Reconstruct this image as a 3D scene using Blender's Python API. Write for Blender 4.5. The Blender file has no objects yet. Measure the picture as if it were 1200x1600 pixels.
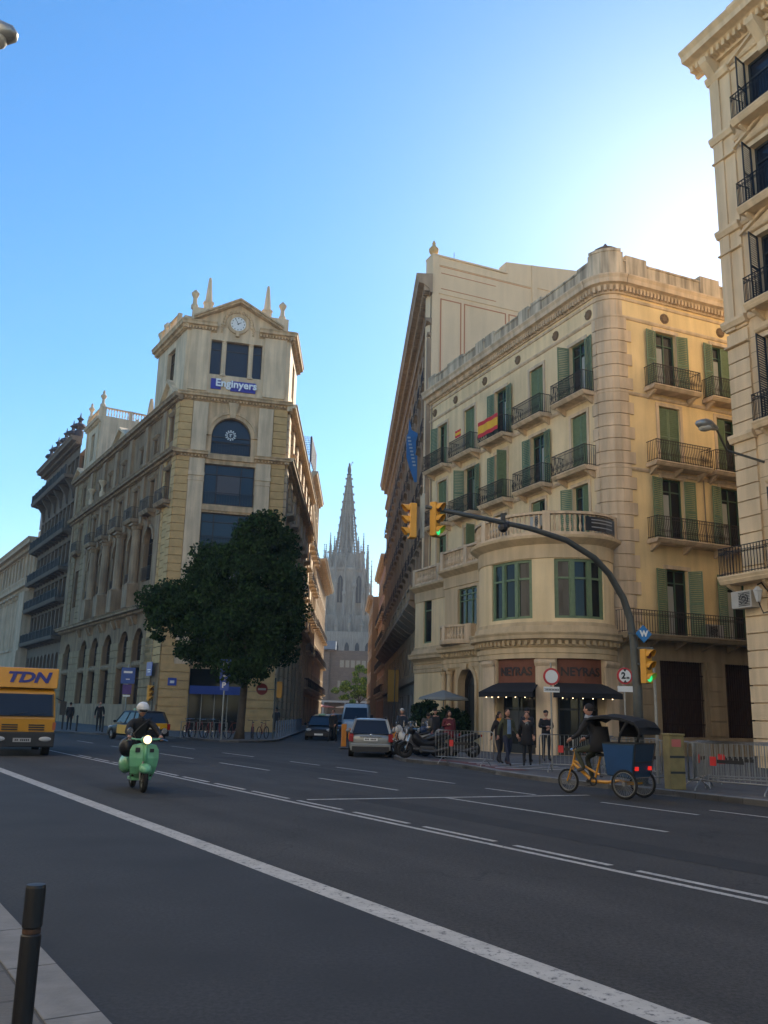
import bpy, bmesh, math, random
from mathutils import Vector, Matrix
random.seed(7)
R=math.radians; PI=math.pi
S=bpy.context.scene; C=S.collection
# ---------------------------------------------------------------- camera
f_px,pitch,roll=1383.0,R(12.85),0.025
fw=Vector((0,math.cos(pitch),math.sin(pitch))); u0=Vector((0,-math.sin(pitch),math.cos(pitch))); r0=Vector((1,0,0))
rt=r0*math.cos(roll)+u0*math.sin(roll); up=u0*math.cos(roll)-r0*math.sin(roll)
cd=bpy.data.cameras.new('camera'); cam=bpy.data.objects.new('camera',cd); C.objects.link(cam)
m=Matrix((rt,up,-fw)).transposed().to_4x4(); m.translation=Vector((0,0,1.65)); cam.matrix_world=m
cd.sensor_fit='VERTICAL'; cd.sensor_height=36.0; cd.lens=36.0*f_px/1600; cd.clip_start=0.05; cd.clip_end=3000
S.camera=cam
# ---------------------------------------------------------------- world, sun, exposure
SUN_AZ,SUN_EL=R(23),R(28.5)
w=bpy.data.worlds.new('World'); S.world=w; w.use_nodes=True
nt=w.node_tree; bg=nt.nodes['Background']
sky=nt.nodes.new('ShaderNodeTexSky'); sky.sky_type='NISHITA'; sky.sun_disc=False
sky.sun_elevation=SUN_EL; sky.sun_rotation=SUN_AZ; sky.air_density=1.3; sky.dust_density=0.3; sky.ozone_density=5.0; sky.altitude=10
hs_=nt.nodes.new('ShaderNodeHueSaturation'); hs_.inputs['Saturation'].default_value=1.24; nt.links.new(sky.outputs[0],hs_.inputs['Color']); nt.links.new(hs_.outputs[0],bg.inputs[0]); bg.inputs[1].default_value=0.09
sd=bpy.data.lights.new('sun','SUN'); sd.energy=5.0; sd.angle=R(0.6); sd.color=(1,.90,.74)
so=bpy.data.objects.new('sun',sd); C.objects.link(so)
sdir=Vector((math.sin(SUN_AZ)*math.cos(SUN_EL),math.cos(SUN_AZ)*math.cos(SUN_EL),math.sin(SUN_EL)))
so.rotation_euler=sdir.to_track_quat('Z','Y').to_euler(); so.location=(30,60,80)
S.view_settings.view_transform='Standard'; S.view_settings.look='None'; S.view_settings.exposure=1.25; S.view_settings.gamma=1
S.render.engine='CYCLES'
# ---------------------------------------------------------------- materials
MC={}
def mat(name,col,rough=.8,var=.0,scale=2.0,bump=0.0,bscale=20.,metal=0.,spec=.5,stain=0.,course=None,emit=None,trans=0,coat=0.):
    if name in MC: return MC[name]
    M=bpy.data.materials.new(name); M.use_nodes=True; MC[name]=M; M.diffuse_color=(*col,1)
    N=M.node_tree.nodes; L=M.node_tree.links; b=N['Principled BSDF']
    b.inputs['Base Color'].default_value=(*col,1); b.inputs['Roughness'].default_value=rough; b.inputs['Metallic'].default_value=metal
    b.inputs['Specular IOR Level'].default_value=spec; b.inputs['Coat Weight'].default_value=coat
    if emit: b.inputs['Emission Color'].default_value=(*emit[0],1); b.inputs['Emission Strength'].default_value=emit[1]
    if trans: b.inputs['Transmission Weight'].default_value=trans
    geo=N.new('ShaderNodeNewGeometry'); src=geo.outputs['Position']
    def mul(c,node,lo,hi,amt):
        r=N.new('ShaderNodeMapRange'); L.new(node,r.inputs[0]); r.inputs[1].default_value=lo; r.inputs[2].default_value=hi; r.inputs[3].default_value=1-amt; r.inputs[4].default_value=1+amt*.55
        x=N.new('ShaderNodeMix'); x.data_type='RGBA'; x.blend_type='MULTIPLY'; x.inputs[0].default_value=1
        if c is None: x.inputs[6].default_value=(*col,1)
        else: L.new(c,x.inputs[6])
        L.new(r.outputs[0],x.inputs[7]); return x.outputs[2]
    c=None; hgt=None
    if course:
        a,rh,bw,mc=course   # facade angle, row height, brick width, mortar darkening
        vr=N.new('ShaderNodeVectorRotate'); vr.rotation_type='Z_AXIS'; L.new(src,vr.inputs['Vector']); vr.inputs['Angle'].default_value=R(a)-PI/2
        sx=N.new('ShaderNodeSeparateXYZ'); L.new(vr.outputs[0],sx.inputs[0])
        cx=N.new('ShaderNodeCombineXYZ'); L.new(sx.outputs[0],cx.inputs[0]); L.new(sx.outputs[2],cx.inputs[1])
        bt=N.new('ShaderNodeTexBrick'); L.new(cx.outputs[0],bt.inputs['Vector']); bt.inputs['Scale'].default_value=1
        bt.inputs['Row Height'].default_value=rh; bt.inputs['Brick Width'].default_value=bw; bt.inputs['Mortar Size'].default_value=.018; bt.inputs['Mortar Smooth'].default_value=.3
        bt.inputs['Color1'].default_value=(*col,1); bt.inputs['Color2'].default_value=(*[x*.86 for x in col],1); bt.inputs['Mortar'].default_value=(*[x*mc for x in col],1)
        c=bt.outputs['Color']; hgt=bt.outputs['Fac']
    if var:
        n=N.new('ShaderNodeTexNoise'); n.inputs['Scale'].default_value=scale; n.inputs['Detail'].default_value=6; L.new(src,n.inputs['Vector']); c=mul(c,n.outputs[0],.3,.7,var)
    if stain:
        mp=N.new('ShaderNodeMapping'); mp.inputs['Scale'].default_value=(1.6,1.6,.16); L.new(src,mp.inputs[0])
        n=N.new('ShaderNodeTexNoise'); n.inputs['Scale'].default_value=1.7; n.inputs['Detail'].default_value=5; L.new(mp.outputs[0],n.inputs['Vector']); c=mul(c,n.outputs[0],.35,.62,stain)
    if c is not None: L.new(c,b.inputs['Base Color'])
    if bump or hgt is not None:
        bp=N.new('ShaderNodeBump'); bp.inputs['Strength'].default_value=bump or .5; bp.inputs['Distance'].default_value=.02
        n=N.new('ShaderNodeTexNoise'); n.inputs['Scale'].default_value=bscale; n.inputs['Detail'].default_value=4; L.new(src,n.inputs['Vector'])
        if hgt is not None:
            mm=N.new('ShaderNodeMath'); mm.operation='SUBTRACT'; L.new(n.outputs[0],mm.inputs[0]); L.new(hgt,mm.inputs[1]); L.new(mm.outputs[0],bp.inputs['Height'])
        else: L.new(n.outputs[0],bp.inputs['Height'])
        L.new(bp.outputs[0],b.inputs['Normal'])
    return M
YEL=mat('yellow_stucco',(.77,.59,.34),.9,.14,.5,.15,30,stain=.09)
YELR=mat('warm_yellow_stucco',(.79,.59,.30),.9,.14,.5,.15,30,stain=.09)
TRIM=mat('trim_stone',(.62,.47,.31),.85,.12,.8,.2,18,stain=.22)
PARA=mat('weathered_parapet',(.53,.43,.30),.9,.15,1.,.2,18,stain=.5)
PODI=mat('podium_stone',(.56,.42,.25),.85,.1,.7,.15,20,stain=.15)
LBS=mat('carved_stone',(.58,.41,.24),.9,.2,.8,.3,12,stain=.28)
LBW=mat('pale_pilaster_stone',(.68,.52,.34),.9,.12,.8,.2,12,stain=.2)
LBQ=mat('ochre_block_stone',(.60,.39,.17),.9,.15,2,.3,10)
LBD=mat('sooty_shaded_stone',(.27,.175,.095),.9,.22,.8,.3,10,stain=.3)  # left facade wall: shade put into the colour along with soot
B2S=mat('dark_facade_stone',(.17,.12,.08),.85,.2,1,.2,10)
B3S=mat('beige_classical_stone',(.56,.40,.26),.9,.15,.7,.2,10,stain=.2)
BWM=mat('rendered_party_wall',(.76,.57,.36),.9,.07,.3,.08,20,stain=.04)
BWL=mat('salmon_painted_line',(.50,.20,.10),.9)
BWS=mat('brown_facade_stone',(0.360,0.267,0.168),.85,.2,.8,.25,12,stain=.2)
RBS=mat('cream_stone',(.70,.53,.33),.88,.1,.7,.15,20,stain=.14)
GRN=mat('green_painted_wood',(.14,.20,.105),.55,.15,6,.1,60)
GRD=mat('dark_green_frame',(.05,.10,.055),.5,.1,5)
DKW=mat('dark_slate_wood',(.03,.035,.04),.6,.15,5)
BRW=mat('dark_brown_wood',(.05,.03,.02),.6,.2,5)
IRON=mat('wrought_iron',(.035,.024,.02),.55,.2,10,metal=.3)
IRONB=mat('black_iron',(.012,.012,.014),.5,metal=.3)
GLASS=mat('window_glass',(.016,.018,.018),.08,spec=.35)
GLASSB=mat('blue_tinted_glass',(.022,.027,.04),.06,spec=.4)
GALV=mat('galvanised_steel',(.30,.30,.29),.42,.15,8,metal=.75)
POLE=mat('grey_pole_paint',(.10,.105,.10),.5,.12,6,metal=.4)
BLK=mat('black_plastic',(.014,.014,.016),.45)
RUB=mat('tyre_rubber',(.012,.012,.012),.9,.2,30)
WHT=mat('white_paint',(.75,.75,.73),.4)
RED=mat('red_sign_paint',(.50,.03,.03),.4)
YTL=mat('signal_yellow',(.62,.30,.03),.45,.08,4)
BLUE=mat('sign_blue',(.02,.07,.35),.4)
CHR=mat('chrome',(.6,.6,.6),.15,metal=1)
SKIN=mat('skin',(.42,.22,.15),.6)
ROOFM=mat('roof_grey',(.2,.17,.14),.9,.2,1)
# ---------------------------------------------------------------- objects
ORG={}
def tag(o,label=None,cat=None,group=None,kind=None):
    if label:o['label']=label
    if cat:o['category']=cat
    if group:o['group']=group
    if kind:o['kind']=kind
    return o
def thing(name,label,cat,loc=(0,0,0),rz=0,group=None,world=False):
    o=bpy.data.objects.new(name,None); C.objects.link(o); o.location=loc; o.rotation_euler=(0,0,rz); o.empty_display_size=.3
    tag(o,label,cat,group); ORG[o.name]=Vector(loc) if world else Vector((0,0,0)); return o
class MB:
    def __init__(s,F=None): s.v=[];s.f=[];s.m=[];s.F=F;s.mi=0
    def pt(s,p):
        q=s.F(*p) if s.F else p
        s.v.append(tuple(q)); return len(s.v)-1
    def face(s,pts): s.f.append([s.pt(p) for p in pts]); s.m.append(s.mi)
    def fi(s,idx): s.f.append(list(idx)); s.m.append(s.mi)
    def box(s,a0,a1,b0,b1,c0,c1,n=None):
        n=n or (max(1,int(abs(a1-a0)/.3)) if getattr(s.F,'curved',0) else 1)
        R4=[]
        for i in range(n+1):
            a=a0+(a1-a0)*i/n; R4.append([s.pt((a,b,c)) for b,c in ((b0,c0),(b1,c0),(b1,c1),(b0,c1))])
        for i in range(n):
            A,B=R4[i],R4[i+1]
            for k in range(4): s.fi((A[k],A[(k+1)%4],B[(k+1)%4],B[k]))
        s.fi(R4[0][::-1]); s.fi(R4[-1]); return s
    def prof(s,pts,a0,a1,n=None):   # (v,z) outline swept along u
        n=n or (max(1,int(abs(a1-a0)/.3)) if getattr(s.F,'curved',0) else 1)
        rr=[]
        for i in range(n+1):
            a=a0+(a1-a0)*i/n; rr.append([s.pt((a,b,c)) for b,c in pts])
        k=len(pts)
        for i in range(n):
            for j in range(k): s.fi((rr[i][j],rr[i][(j+1)%k],rr[i+1][(j+1)%k],rr[i+1][j]))
        s.fi(rr[0][::-1]); s.fi(rr[-1]); return s
    def ext(s,pts,b0,b1):           # (u,z) outline extruded in v
        A=[s.pt((u,b0,z)) for u,z in pts]; B=[s.pt((u,b1,z)) for u,z in pts]; k=len(pts)
        for j in range(k): s.fi((A[j],A[(j+1)%k],B[(j+1)%k],B[j]))
        s.fi(A[::-1]); s.fi(B); return s
    def prism(s,pts,z0,z1):
        A=[s.pt((x,y,z0)) for x,y in pts]; B=[s.pt((x,y,z1)) for x,y in pts]; k=len(pts)
        for j in range(k): s.fi((A[j],A[(j+1)%k],B[(j+1)%k],B[j]))
        s.fi(A[::-1]); s.fi(B); return s
    def lathe(s,c,pr,n=12):
        rr=[]
        for r,z in pr: rr.append([s.pt((c[0]+r*math.cos(2*PI*k/n),c[1]+r*math.sin(2*PI*k/n),c[2]+z)) for k in range(n)])
        for i in range(len(rr)-1):
            for k in range(n): s.fi((rr[i][k],rr[i][(k+1)%n],rr[i+1][(k+1)%n],rr[i+1][k]))
        s.fi(rr[0][::-1]); s.fi(rr[-1]); return s
    def tube(s,pts,r,n=6,caps=True):
        P=[Vector(p) for p in pts]; rs=r if isinstance(r,(list,tuple)) else [r]*len(P); rr=[]; ref=None
        for i,p in enumerate(P):
            d=(P[min(i+1,len(P)-1)]-P[max(i-1,0)])
            if d.length<1e-9: d=Vector((0,0,1))
            d.normalize()
            if ref is None: ref=Vector((0,0,1)) if abs(d.z)<.9 else Vector((1,0,0))
            x=ref.cross(d)
            if x.length<1e-6: x=Vector((1,0,0)).cross(d)
            x.normalize(); y=d.cross(x)
            rr.append([s.pt(p+x*rs[i]*math.cos(2*PI*k/n)+y*rs[i]*math.sin(2*PI*k/n)) for k in range(n)]); ref=y.cross(x)*-1 if False else ref
        for i in range(len(rr)-1):
            for k in range(n): s.fi((rr[i][k],rr[i][(k+1)%n],rr[i+1][(k+1)%n],rr[i+1][k]))
        if caps: s.fi(rr[0][::-1]); s.fi(rr[-1])
        return s
    def disc(s,c,axis,r0,r1,h,n=20):  # ring/disc centred c, axis vector, inner r0, outer r1, thickness h
        A=Vector(axis).normalized(); X=A.orthogonal().normalized(); Y=A.cross(X); c=Vector(c); rr=[]
        for r,o in ((r0,-h/2),(r1,-h/2),(r1,h/2),(r0,h/2)):
            rr.append([s.pt(c+A*o+(X*math.cos(2*PI*k/n)+Y*math.sin(2*PI*k/n))*max(r,1e-4)) for k in range(n)])
        for i in range(4):
            a,b=rr[i],rr[(i+1)%4]
            for k in range(n): s.fi((a[k],a[(k+1)%n],b[(k+1)%n],b[k]))
        return s
    def ball(s,c,r,n=10,m=7):
        r=(r,r,r) if not isinstance(r,(tuple,list)) else r; rr=[]
        for i in range(m+1):
            t=-PI/2+PI*i/m; q=max(math.cos(t),.02)
            rr.append([s.pt((c[0]+r[0]*q*math.cos(2*PI*k/n),c[1]+r[1]*q*math.sin(2*PI*k/n),c[2]+r[2]*math.sin(t))) for k in range(n)])
        for i in range(m):
            for k in range(n): s.fi((rr[i][k],rr[i][(k+1)%n],rr[i+1][(k+1)%n],rr[i+1][k]))
        s.fi(rr[0][::-1]); s.fi(rr[-1]); return s
    def loft(s,rings,closed=True):
        rr=[[s.pt(p) for p in r] for r in rings]; k=len(rr[0])
        for i in range(len(rr)-1):
            for j in range(k): s.fi((rr[i][j],rr[i][(j+1)%k],rr[i+1][(j+1)%k],rr[i+1][j]))
        if closed: s.fi(rr[0][::-1]); s.fi(rr[-1])
        return s
    def each(s,name,ms,parent,gap=.25,**kw):   # one object per separate piece (pieces closer than gap stay together)
        n=len(s.v); par=list(range(n))
        def fd(i):
            while par[i]!=i: par[i]=par[par[i]]; i=par[i]
            return i
        for f in s.f:
            a=fd(f[0])
            for i in f[1:]: par[fd(i)]=a
        cp={}
        for k,f in enumerate(s.f): cp.setdefault(fd(f[0]),[]).append(k)
        bb=[]
        for fs in cp.values():
            P=[s.v[i] for k in fs for i in s.f[k]]; bb.append([[min(p[j] for p in P)-gap/2 for j in range(3)],[max(p[j] for p in P)+gap/2 for j in range(3)],fs])
        grp=list(range(len(bb)))
        def gd(i):
            while grp[i]!=i: i=grp[i]
            return i
        for i in range(len(bb)):
            for j in range(i):
                if all(bb[i][0][k]<=bb[j][1][k] and bb[j][0][k]<=bb[i][1][k] for k in range(3)): grp[gd(i)]=gd(j)
        cl={}
        for i in range(len(bb)): cl.setdefault(gd(i),[]).extend(bb[i][2])
        out=[]
        for fs in cl.values():
            q=MB(); mp={}
            for k in sorted(fs):
                f=[]
                for i in s.f[k]:
                    if i not in mp: mp[i]=len(q.v); q.v.append(s.v[i])
                    f.append(mp[i])
                q.f.append(f); q.m.append(s.m[k])
            out.append(q.mk(name,ms,parent,**kw))
        return out
    def mk(s,name,ms,parent=None,smooth=False,label=None,org=None,normals=True,sub=0,bevel=0):
        ms=ms if isinstance(ms,(list,tuple)) else [ms]
        O=Vector((0,0,0)) if org is None else Vector(org)
        if parent is not None and org is None:
            p=parent
            while p.parent is not None: p=p.parent
            O=ORG.get(p.name,Vector((0,0,0)))
            if p.type=='MESH': O=p.location.copy()
        me=bpy.data.meshes.new(name); me.from_pydata([(x-O.x,y-O.y,z-O.z) for x,y,z in s.v],[],s.f)
        for q in ms: me.materials.append(q)
        me.polygons.foreach_set('material_index',s.m)
        if normals:
            bm=bmesh.new(); bm.from_mesh(me); bmesh.ops.recalc_face_normals(bm,faces=bm.faces); bm.to_mesh(me); bm.free()
        if smooth: me.polygons.foreach_set('use_smooth',[True]*len(me.polygons))
        me.update(); o=bpy.data.objects.new(name,me); C.objects.link(o)
        if parent is not None: o.parent=parent
        elif org is not None: o.location=O
        if sub: md=o.modifiers.new('s','SUBSURF'); md.levels=sub; md.render_levels=sub
        if bevel: md=o.modifiers.new('b','BEVEL'); md.width=bevel; md.segments=2; md.limit_method='ANGLE'
        if label:o['label']=label
        return o
def copy_tree(o,parent=None):
    c=o.copy(); C.objects.link(c)
    if parent is not None: c.parent=parent
    ORG[c.name]=Vector((0,0,0))
    for ch in list(o.children): copy_tree(ch,c)
    return c
def again(o,label,loc,rz,group=None):
    c=copy_tree(o); c.location=loc; c.rotation_euler=(0,0,rz); c['label']=label
    if group:c['group']=group
    return c
def frame(ox,oy,a,s):
    sa,ca=math.sin(R(a)),math.cos(R(a)); nx,ny=(s*ca,-s*sa)
    def F(u,v,z): return (ox+u*sa+v*nx, oy+u*ca+v*ny, z)
    return F
def txt(F,s,u,v,z,size,mt,parent,name='lettering',depth=.01,align='CENTER',sx=1.0,shear=0.,flip=1,label=None,bold=0.,P=None):
    cu=bpy.data.curves.new('t','FONT'); cu.body=s; cu.size=size; cu.extrude=depth; cu.align_x=align; cu.align_y='CENTER'; cu.shear=shear; cu.offset=bold; cu.resolution_u=3
    o=bpy.data.objects.new('t',cu); C.objects.link(o); bpy.context.view_layer.update()
    me=bpy.data.meshes.new_from_object(o.evaluated_get(bpy.context.evaluated_depsgraph_get()))
    mb=MB(F)
    off=len(mb.v)
    for q in me.vertices:
        x,y,d=q.co.x*sx*flip,q.co.y,q.co.z
        mb.pt(P(x,y,d) if P else (u+x,v+d,z+y))
    for pl in me.polygons: mb.fi([i+off for i in pl.vertices])
    bpy.data.objects.remove(o); bpy.data.curves.remove(cu)
    return mb.mk(name,mt,parent,label=label)
# facade pieces --------------------------------------------------
def arcpts(uc,zs,r,n=10): return [(uc+r*math.cos(PI-PI*k/n),zs+r*math.sin(PI-PI*k/n)) for k in range(n+1)]
def wall(mb,u0,u1,z0,z1,holes,depth=.3,v=0.,step=None):
    us={u0,u1}; zs={z0,z1}
    for h in holes: us|={h[0],h[1]}; zs|={h[2],h[3]}
    us=sorted(x for x in us if u0-1e-6<=x<=u1+1e-6); zs=sorted(x for x in zs if z0-1e-6<=x<=z1+1e-6)
    if getattr(mb.F,'curved',0):
        nu=[]
        for a,b in zip(us,us[1:]):
            n=max(1,int((b-a)/.3)); nu+=[a+(b-a)*k/n for k in range(n)]
        us=nu+[us[-1]]
    for a,b in zip(us,us[1:]):
        for c,d in zip(zs,zs[1:]):
            m1,m2=(a+b)/2,(c+d)/2
            if not any(h[0]<m1<h[1] and h[2]<m2<h[3] for h in holes):
                mb.face([(a,v,c),(b,v,c),(b,v,d),(a,v,d)])
    for h in holes:
        a,b,c,d=h[:4]; arch=len(h)>4 and h[4]
        n=max(1,int((b-a)/.3)) if getattr(mb.F,'curved',0) else 1
        zt=d-(b-a)/2 if arch else d
        for x in (a,b): mb.face([(x,v,c),(x,v-depth,c),(x,v-depth,zt),(x,v,zt)])
        for k in range(n):
            p,q=a+(b-a)*k/n,a+(b-a)*(k+1)/n
            mb.face([(p,v,c),(q,v,c),(q,v-depth,c),(p,v-depth,c)])
            if not arch: mb.face([(p,v,d),(q,v,d),(q,v-depth,d),(p,v-depth,d)])
        if arch:
            ap=arcpts((a+b)/2,zt,(b-a)/2,10)
            for (x1,y1),(x2,y2) in zip(ap,ap[1:]):
                mb.face([(x1,v,y1),(x2,v,y2),(x2,v,d),(x1,v,d)]); mb.face([(x1,v,y1),(x2,v,y2),(x2,v-depth,y2),(x1,v-depth,y1)])
def window(par,F,u,z,w_,h,mf=None,mg=None,v=-.25,cols=2,rows=(.72,),arch=False,t=.07,name='window',label=None,curt=False):
    mf=mf or GRD; mg=mg or GLASS
    b=MB(F); zt=z+h-(w_/2 if arch else 0)
    b.box(u,u+t,v,v+.07,z,zt); b.box(u+w_-t,u+w_,v,v+.07,z,zt); b.box(u+t,u+w_-t,v,v+.07,z,z+t)
    if arch:
        ap=arcpts(u+w_/2,zt,w_/2,10); ai=arcpts(u+w_/2,zt,w_/2-t,10)
        for k in range(10): b.ext([ap[k],ap[k+1],ai[k+1],ai[k]],v,v+.07)
        b.box(u+t,u+w_-t,v,v+.06,zt-t/2,zt+t/2)
    else: b.box(u+t,u+w_-t,v,v+.07,zt-t,zt)
    for k in range(1,cols):
        x=u+w_*k/cols; b.box(x-t/2,x+t/2,v+.005,v+.065,z+t,zt-t)
    for r_ in rows: b.box(u+t,u+w_-t,v+.01,v+.06,z+(zt-z)*r_-t*.4,z+(zt-z)*r_+t*.4)
    o=b.mk(name,mf,par,label=label)
    g=MB(F)
    if arch: g.ext([(u+t,z+t)]+arcpts(u+w_/2,zt,w_/2-t,10)+[(u+w_-t,z+t)],v-.02,v+.01)
    else: g.box(u+t*.5,u+w_-t*.5,v-.02,v+.012,z+t*.5,z+h-t*.5)
    g.mk('pane',mg,o); return o
def surround(mb,u,z,w_,h,t=.15,v0=0.,v1=.05,sill=True,head=0.):
    mb.box(u-t,u,v0,v1,z,z+h); mb.box(u+w_,u+w_+t,v0,v1,z,z+h); mb.box(u-t,u+w_+t,v0,v1+.003,z+h,z+h+t)
    if head: mb.prof([(v0,z+h+t),(v1+.12,z+h+t+.04),(v1+.18,z+h+t+.12),(v0,z+h+t+.16)],u-t-.08,u+w_+t+.08)
    if sill: mb.box(u-t-.04,u+w_+t+.04,v0,v1+.06,z-.1,z)
def leaf(par,F,u,z,w_,h,ang,mt=None,v=.02,side=1,label=None,slats=True):
    ca,sa=math.cos(ang),math.sin(ang)
    def F2(a,b,c): return F(u+side*(a*ca-b*sa), v+a*sa+b*ca, c)
    b=MB(F2); t=.06; b.box(0,t,0,.04,z,z+h); b.box(w_-t,w_,0,.04,z,z+h)
    for q in (z,z+h*.5-t/2,z+h-t): b.box(t,w_-t,.002,.038,q,q+t)
    n=int(h/.1)
    for k in range(n):
        q=z+.08+k*(h-.14)/n; b.prof([(.004,q),(.034,q+.062),(.036,q+.085),(.006,q+.028)],t,w_-t)
    return b.mk('shutter',mt or GRN,par,label=label)
def railing(par,F,u0,u1,v0,v1,z,h=1.0,sp=.105,mt=None,belly=.06,sides=True,name='railing',sc=True,bars=None):
    mt=mt or IRON; b=MB(F)
    b.box(u0,u1,v1-.02,v1+.02,z+h-.03,z+h); b.box(u0,u1,v1-.012,v1+.012,z+.06,z+.085); b.box(u0,u1,v1-.01,v1+.01,z+h-.17,z+h-.15)
    if sides:
        for x in (u0+.015,u1-.015):
            b.box(x-.015,x+.015,v0,v1,z+h-.03,z+h-.004); b.box(x-.01,x+.01,v0,v1,z+.06,z+.085)
            k=max(1,int((v1-v0)/sp))
            for i in range(k): y=v0+(v1-v0)*(i+.5)/k; b.box(x-.009,x+.009,y-.009,y+.009,z+.02,z+h-.03)
    n=max(2,int((u1-u0)/sp))
    for i in range(n+1):
        x=u0+.015+(u1-u0-.03)*i/n; r=.0105
        if belly:
            zz=[0,.2,.35,.6,1]; bb=[0,belly*.8,belly,.2*belly,0]
            P=[(x,v1+bb[k],z+.02+zz[k]*(h-.05)) for k in range(5)]
            for p,q in zip(P,P[1:]):
                A=[(p[0]-r,p[1]-r,p[2]),(p[0]+r,p[1]-r,p[2]),(p[0]+r,p[1]+r,p[2]),(p[0]-r,p[1]+r,p[2])]; B=[(a[0],a[1]-p[1]+q[1],q[2]) for a in A]
                for j in range(4): b.face([A[j],A[(j+1)%4],B[(j+1)%4],B[j]])
        else: b.box(x-r,x+r,v1-r,v1+r,z+.02,z+h-.03)
        if sc and i<n:
            xm=x+(u1-u0-.03)/n/2; b.disc((xm,v1+.0,z+h-.23),(0,1,0),.03,.045,.012,8) if not belly else b.disc((xm,v1+belly*.9,z+.32),(0,1,0),.035,.05,.012,8)
    return b.mk(name,mt,par)
def slab(par,F,u0,u1,vd,z,mt,th=.18,br=True,name='balcony'):
    b=MB(F); b.prof([(0,z-th),(vd-.14,z-th),(vd-.06,z-th*.6),(vd-.06,z-th*.5),(vd,z-.05),(vd,z),(0,z)],u0,u1)
    if br:
        n=max(2,int((u1-u0)/1.6)+1)
        for i in range(n):
            x=u0+.25+(u1-u0-.5)*i/(n-1); b.prof([(0,z-th-.35),(.08,z-th-.32),(vd*.7,z-th-.06),(vd*.7,z-th),(0,z-th)],x-.07,x+.07)
    return b.mk(name,mt,par)
def cornice(mb,u0,u1,z,h,d,dent=0,v=0.):
    mb.prof([(v,z),(v+.15*d,z),(v+.2*d,z+.2*h),(v+.55*d,z+.45*h),(v+.85*d,z+.5*h),(v+.88*d,z+.75*h),(v+d,z+.92*h),(v+d,z+h),(v,z+h)],u0,u1)
    if dent:
        n=int((u1-u0)/dent)
        for i in range(n): x=u0+(i+.25)*(u1-u0)/n; mb.box(x,x+dent*.5,v,v+.5*d,z+.1*h,z+.42*h,n=1)
def balus(mb,u0,u1,z,h=1.0,sp=.2,v=0.,r=.07,ped=2.6):
    mb.box(u0,u1,v-.13,v+.13,z,z+.14); mb.box(u0,u1,v-.14,v+.14,z+h-.12,z+h)
    n=max(1,int((u1-u0)/sp))
    for i in range(n):
        x=u0+(u1-u0)*(i+.5)/n; pr=[(.06,.14),(.035,.2),(.075,.36),(.03,.6),(.06,.8),(.06,.88)]
        rr=[]
        for a,b in pr: rr.append([mb.pt((x+a*math.cos(PI/3*k),v+a*math.sin(PI/3*k),z+b*h)) for k in range(6)])
        for j in range(5):
            for k in range(6): mb.fi((rr[j][k],rr[j][(k+1)%6],rr[j+1][(k+1)%6],rr[j+1][k]))
    if ped:
        m_=max(1,round((u1-u0)/ped))
        for i in range(m_+1):
            x=u0+(u1-u0)*i/m_; mb.box(x-.16,x+.16,v-.16,v+.16,z-.002,z+h+.03,n=1)
def quoin(mb,u0,u1,z0,z1,h,v0=0.,v1=.06,gap=.035,alt=0.):
    n=max(1,round((z1-z0)/h)); hh=(z1-z0)/n
    for i in range(n):
        e=alt*(i%2); mb.box(u0-e*0,u1+e,v0,v1,z0+i*hh+gap/2,z0+(i+1)*hh-gap/2)
def column(mb,u,v,z0,z1,r,flute=0,cap=True):
    n=12; h=z1-z0
    pr=[(r*1.35,0),(r*1.35,.02*h),(r*1.15,.03*h),(r*1.0,.05*h),(r*1.02,.3*h),(r*.86,.9*h),(r*1.1,.92*h),(r*1.2,.96*h),(r*1.35,h)]
    mb.lathe((u,v,z0),pr,n)
    if cap: mb.box(u-r*1.4,u+r*1.4,v-r*1.4,v+r*1.4,z1-.03*h,z1+.003); mb.box(u-r*1.5,u+r*1.5,v-r*1.5,v+r*1.5,z0-.1,z0+.02)
def urn(mb,c,h,n=10): mb.lathe(c,[(.16*h,0),(.16*h,.12*h),(.08*h,.2*h),(.09*h,.5*h),(.2*h,.68*h),(.22*h,.76*h),(.12*h,.85*h),(.08*h,.95*h),(.02*h,h)],n)
def obel(mb,x,y,z,h,r):
    mb.lathe((x,y,z),[(r*1.3,0),(r*1.3,.2*h),(r*1.5,.22*h),(r*1.5,.27*h),(r*1.0,.29*h),(r*.45,.92*h),(r*.3,h)],4 if False else 8)
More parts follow.
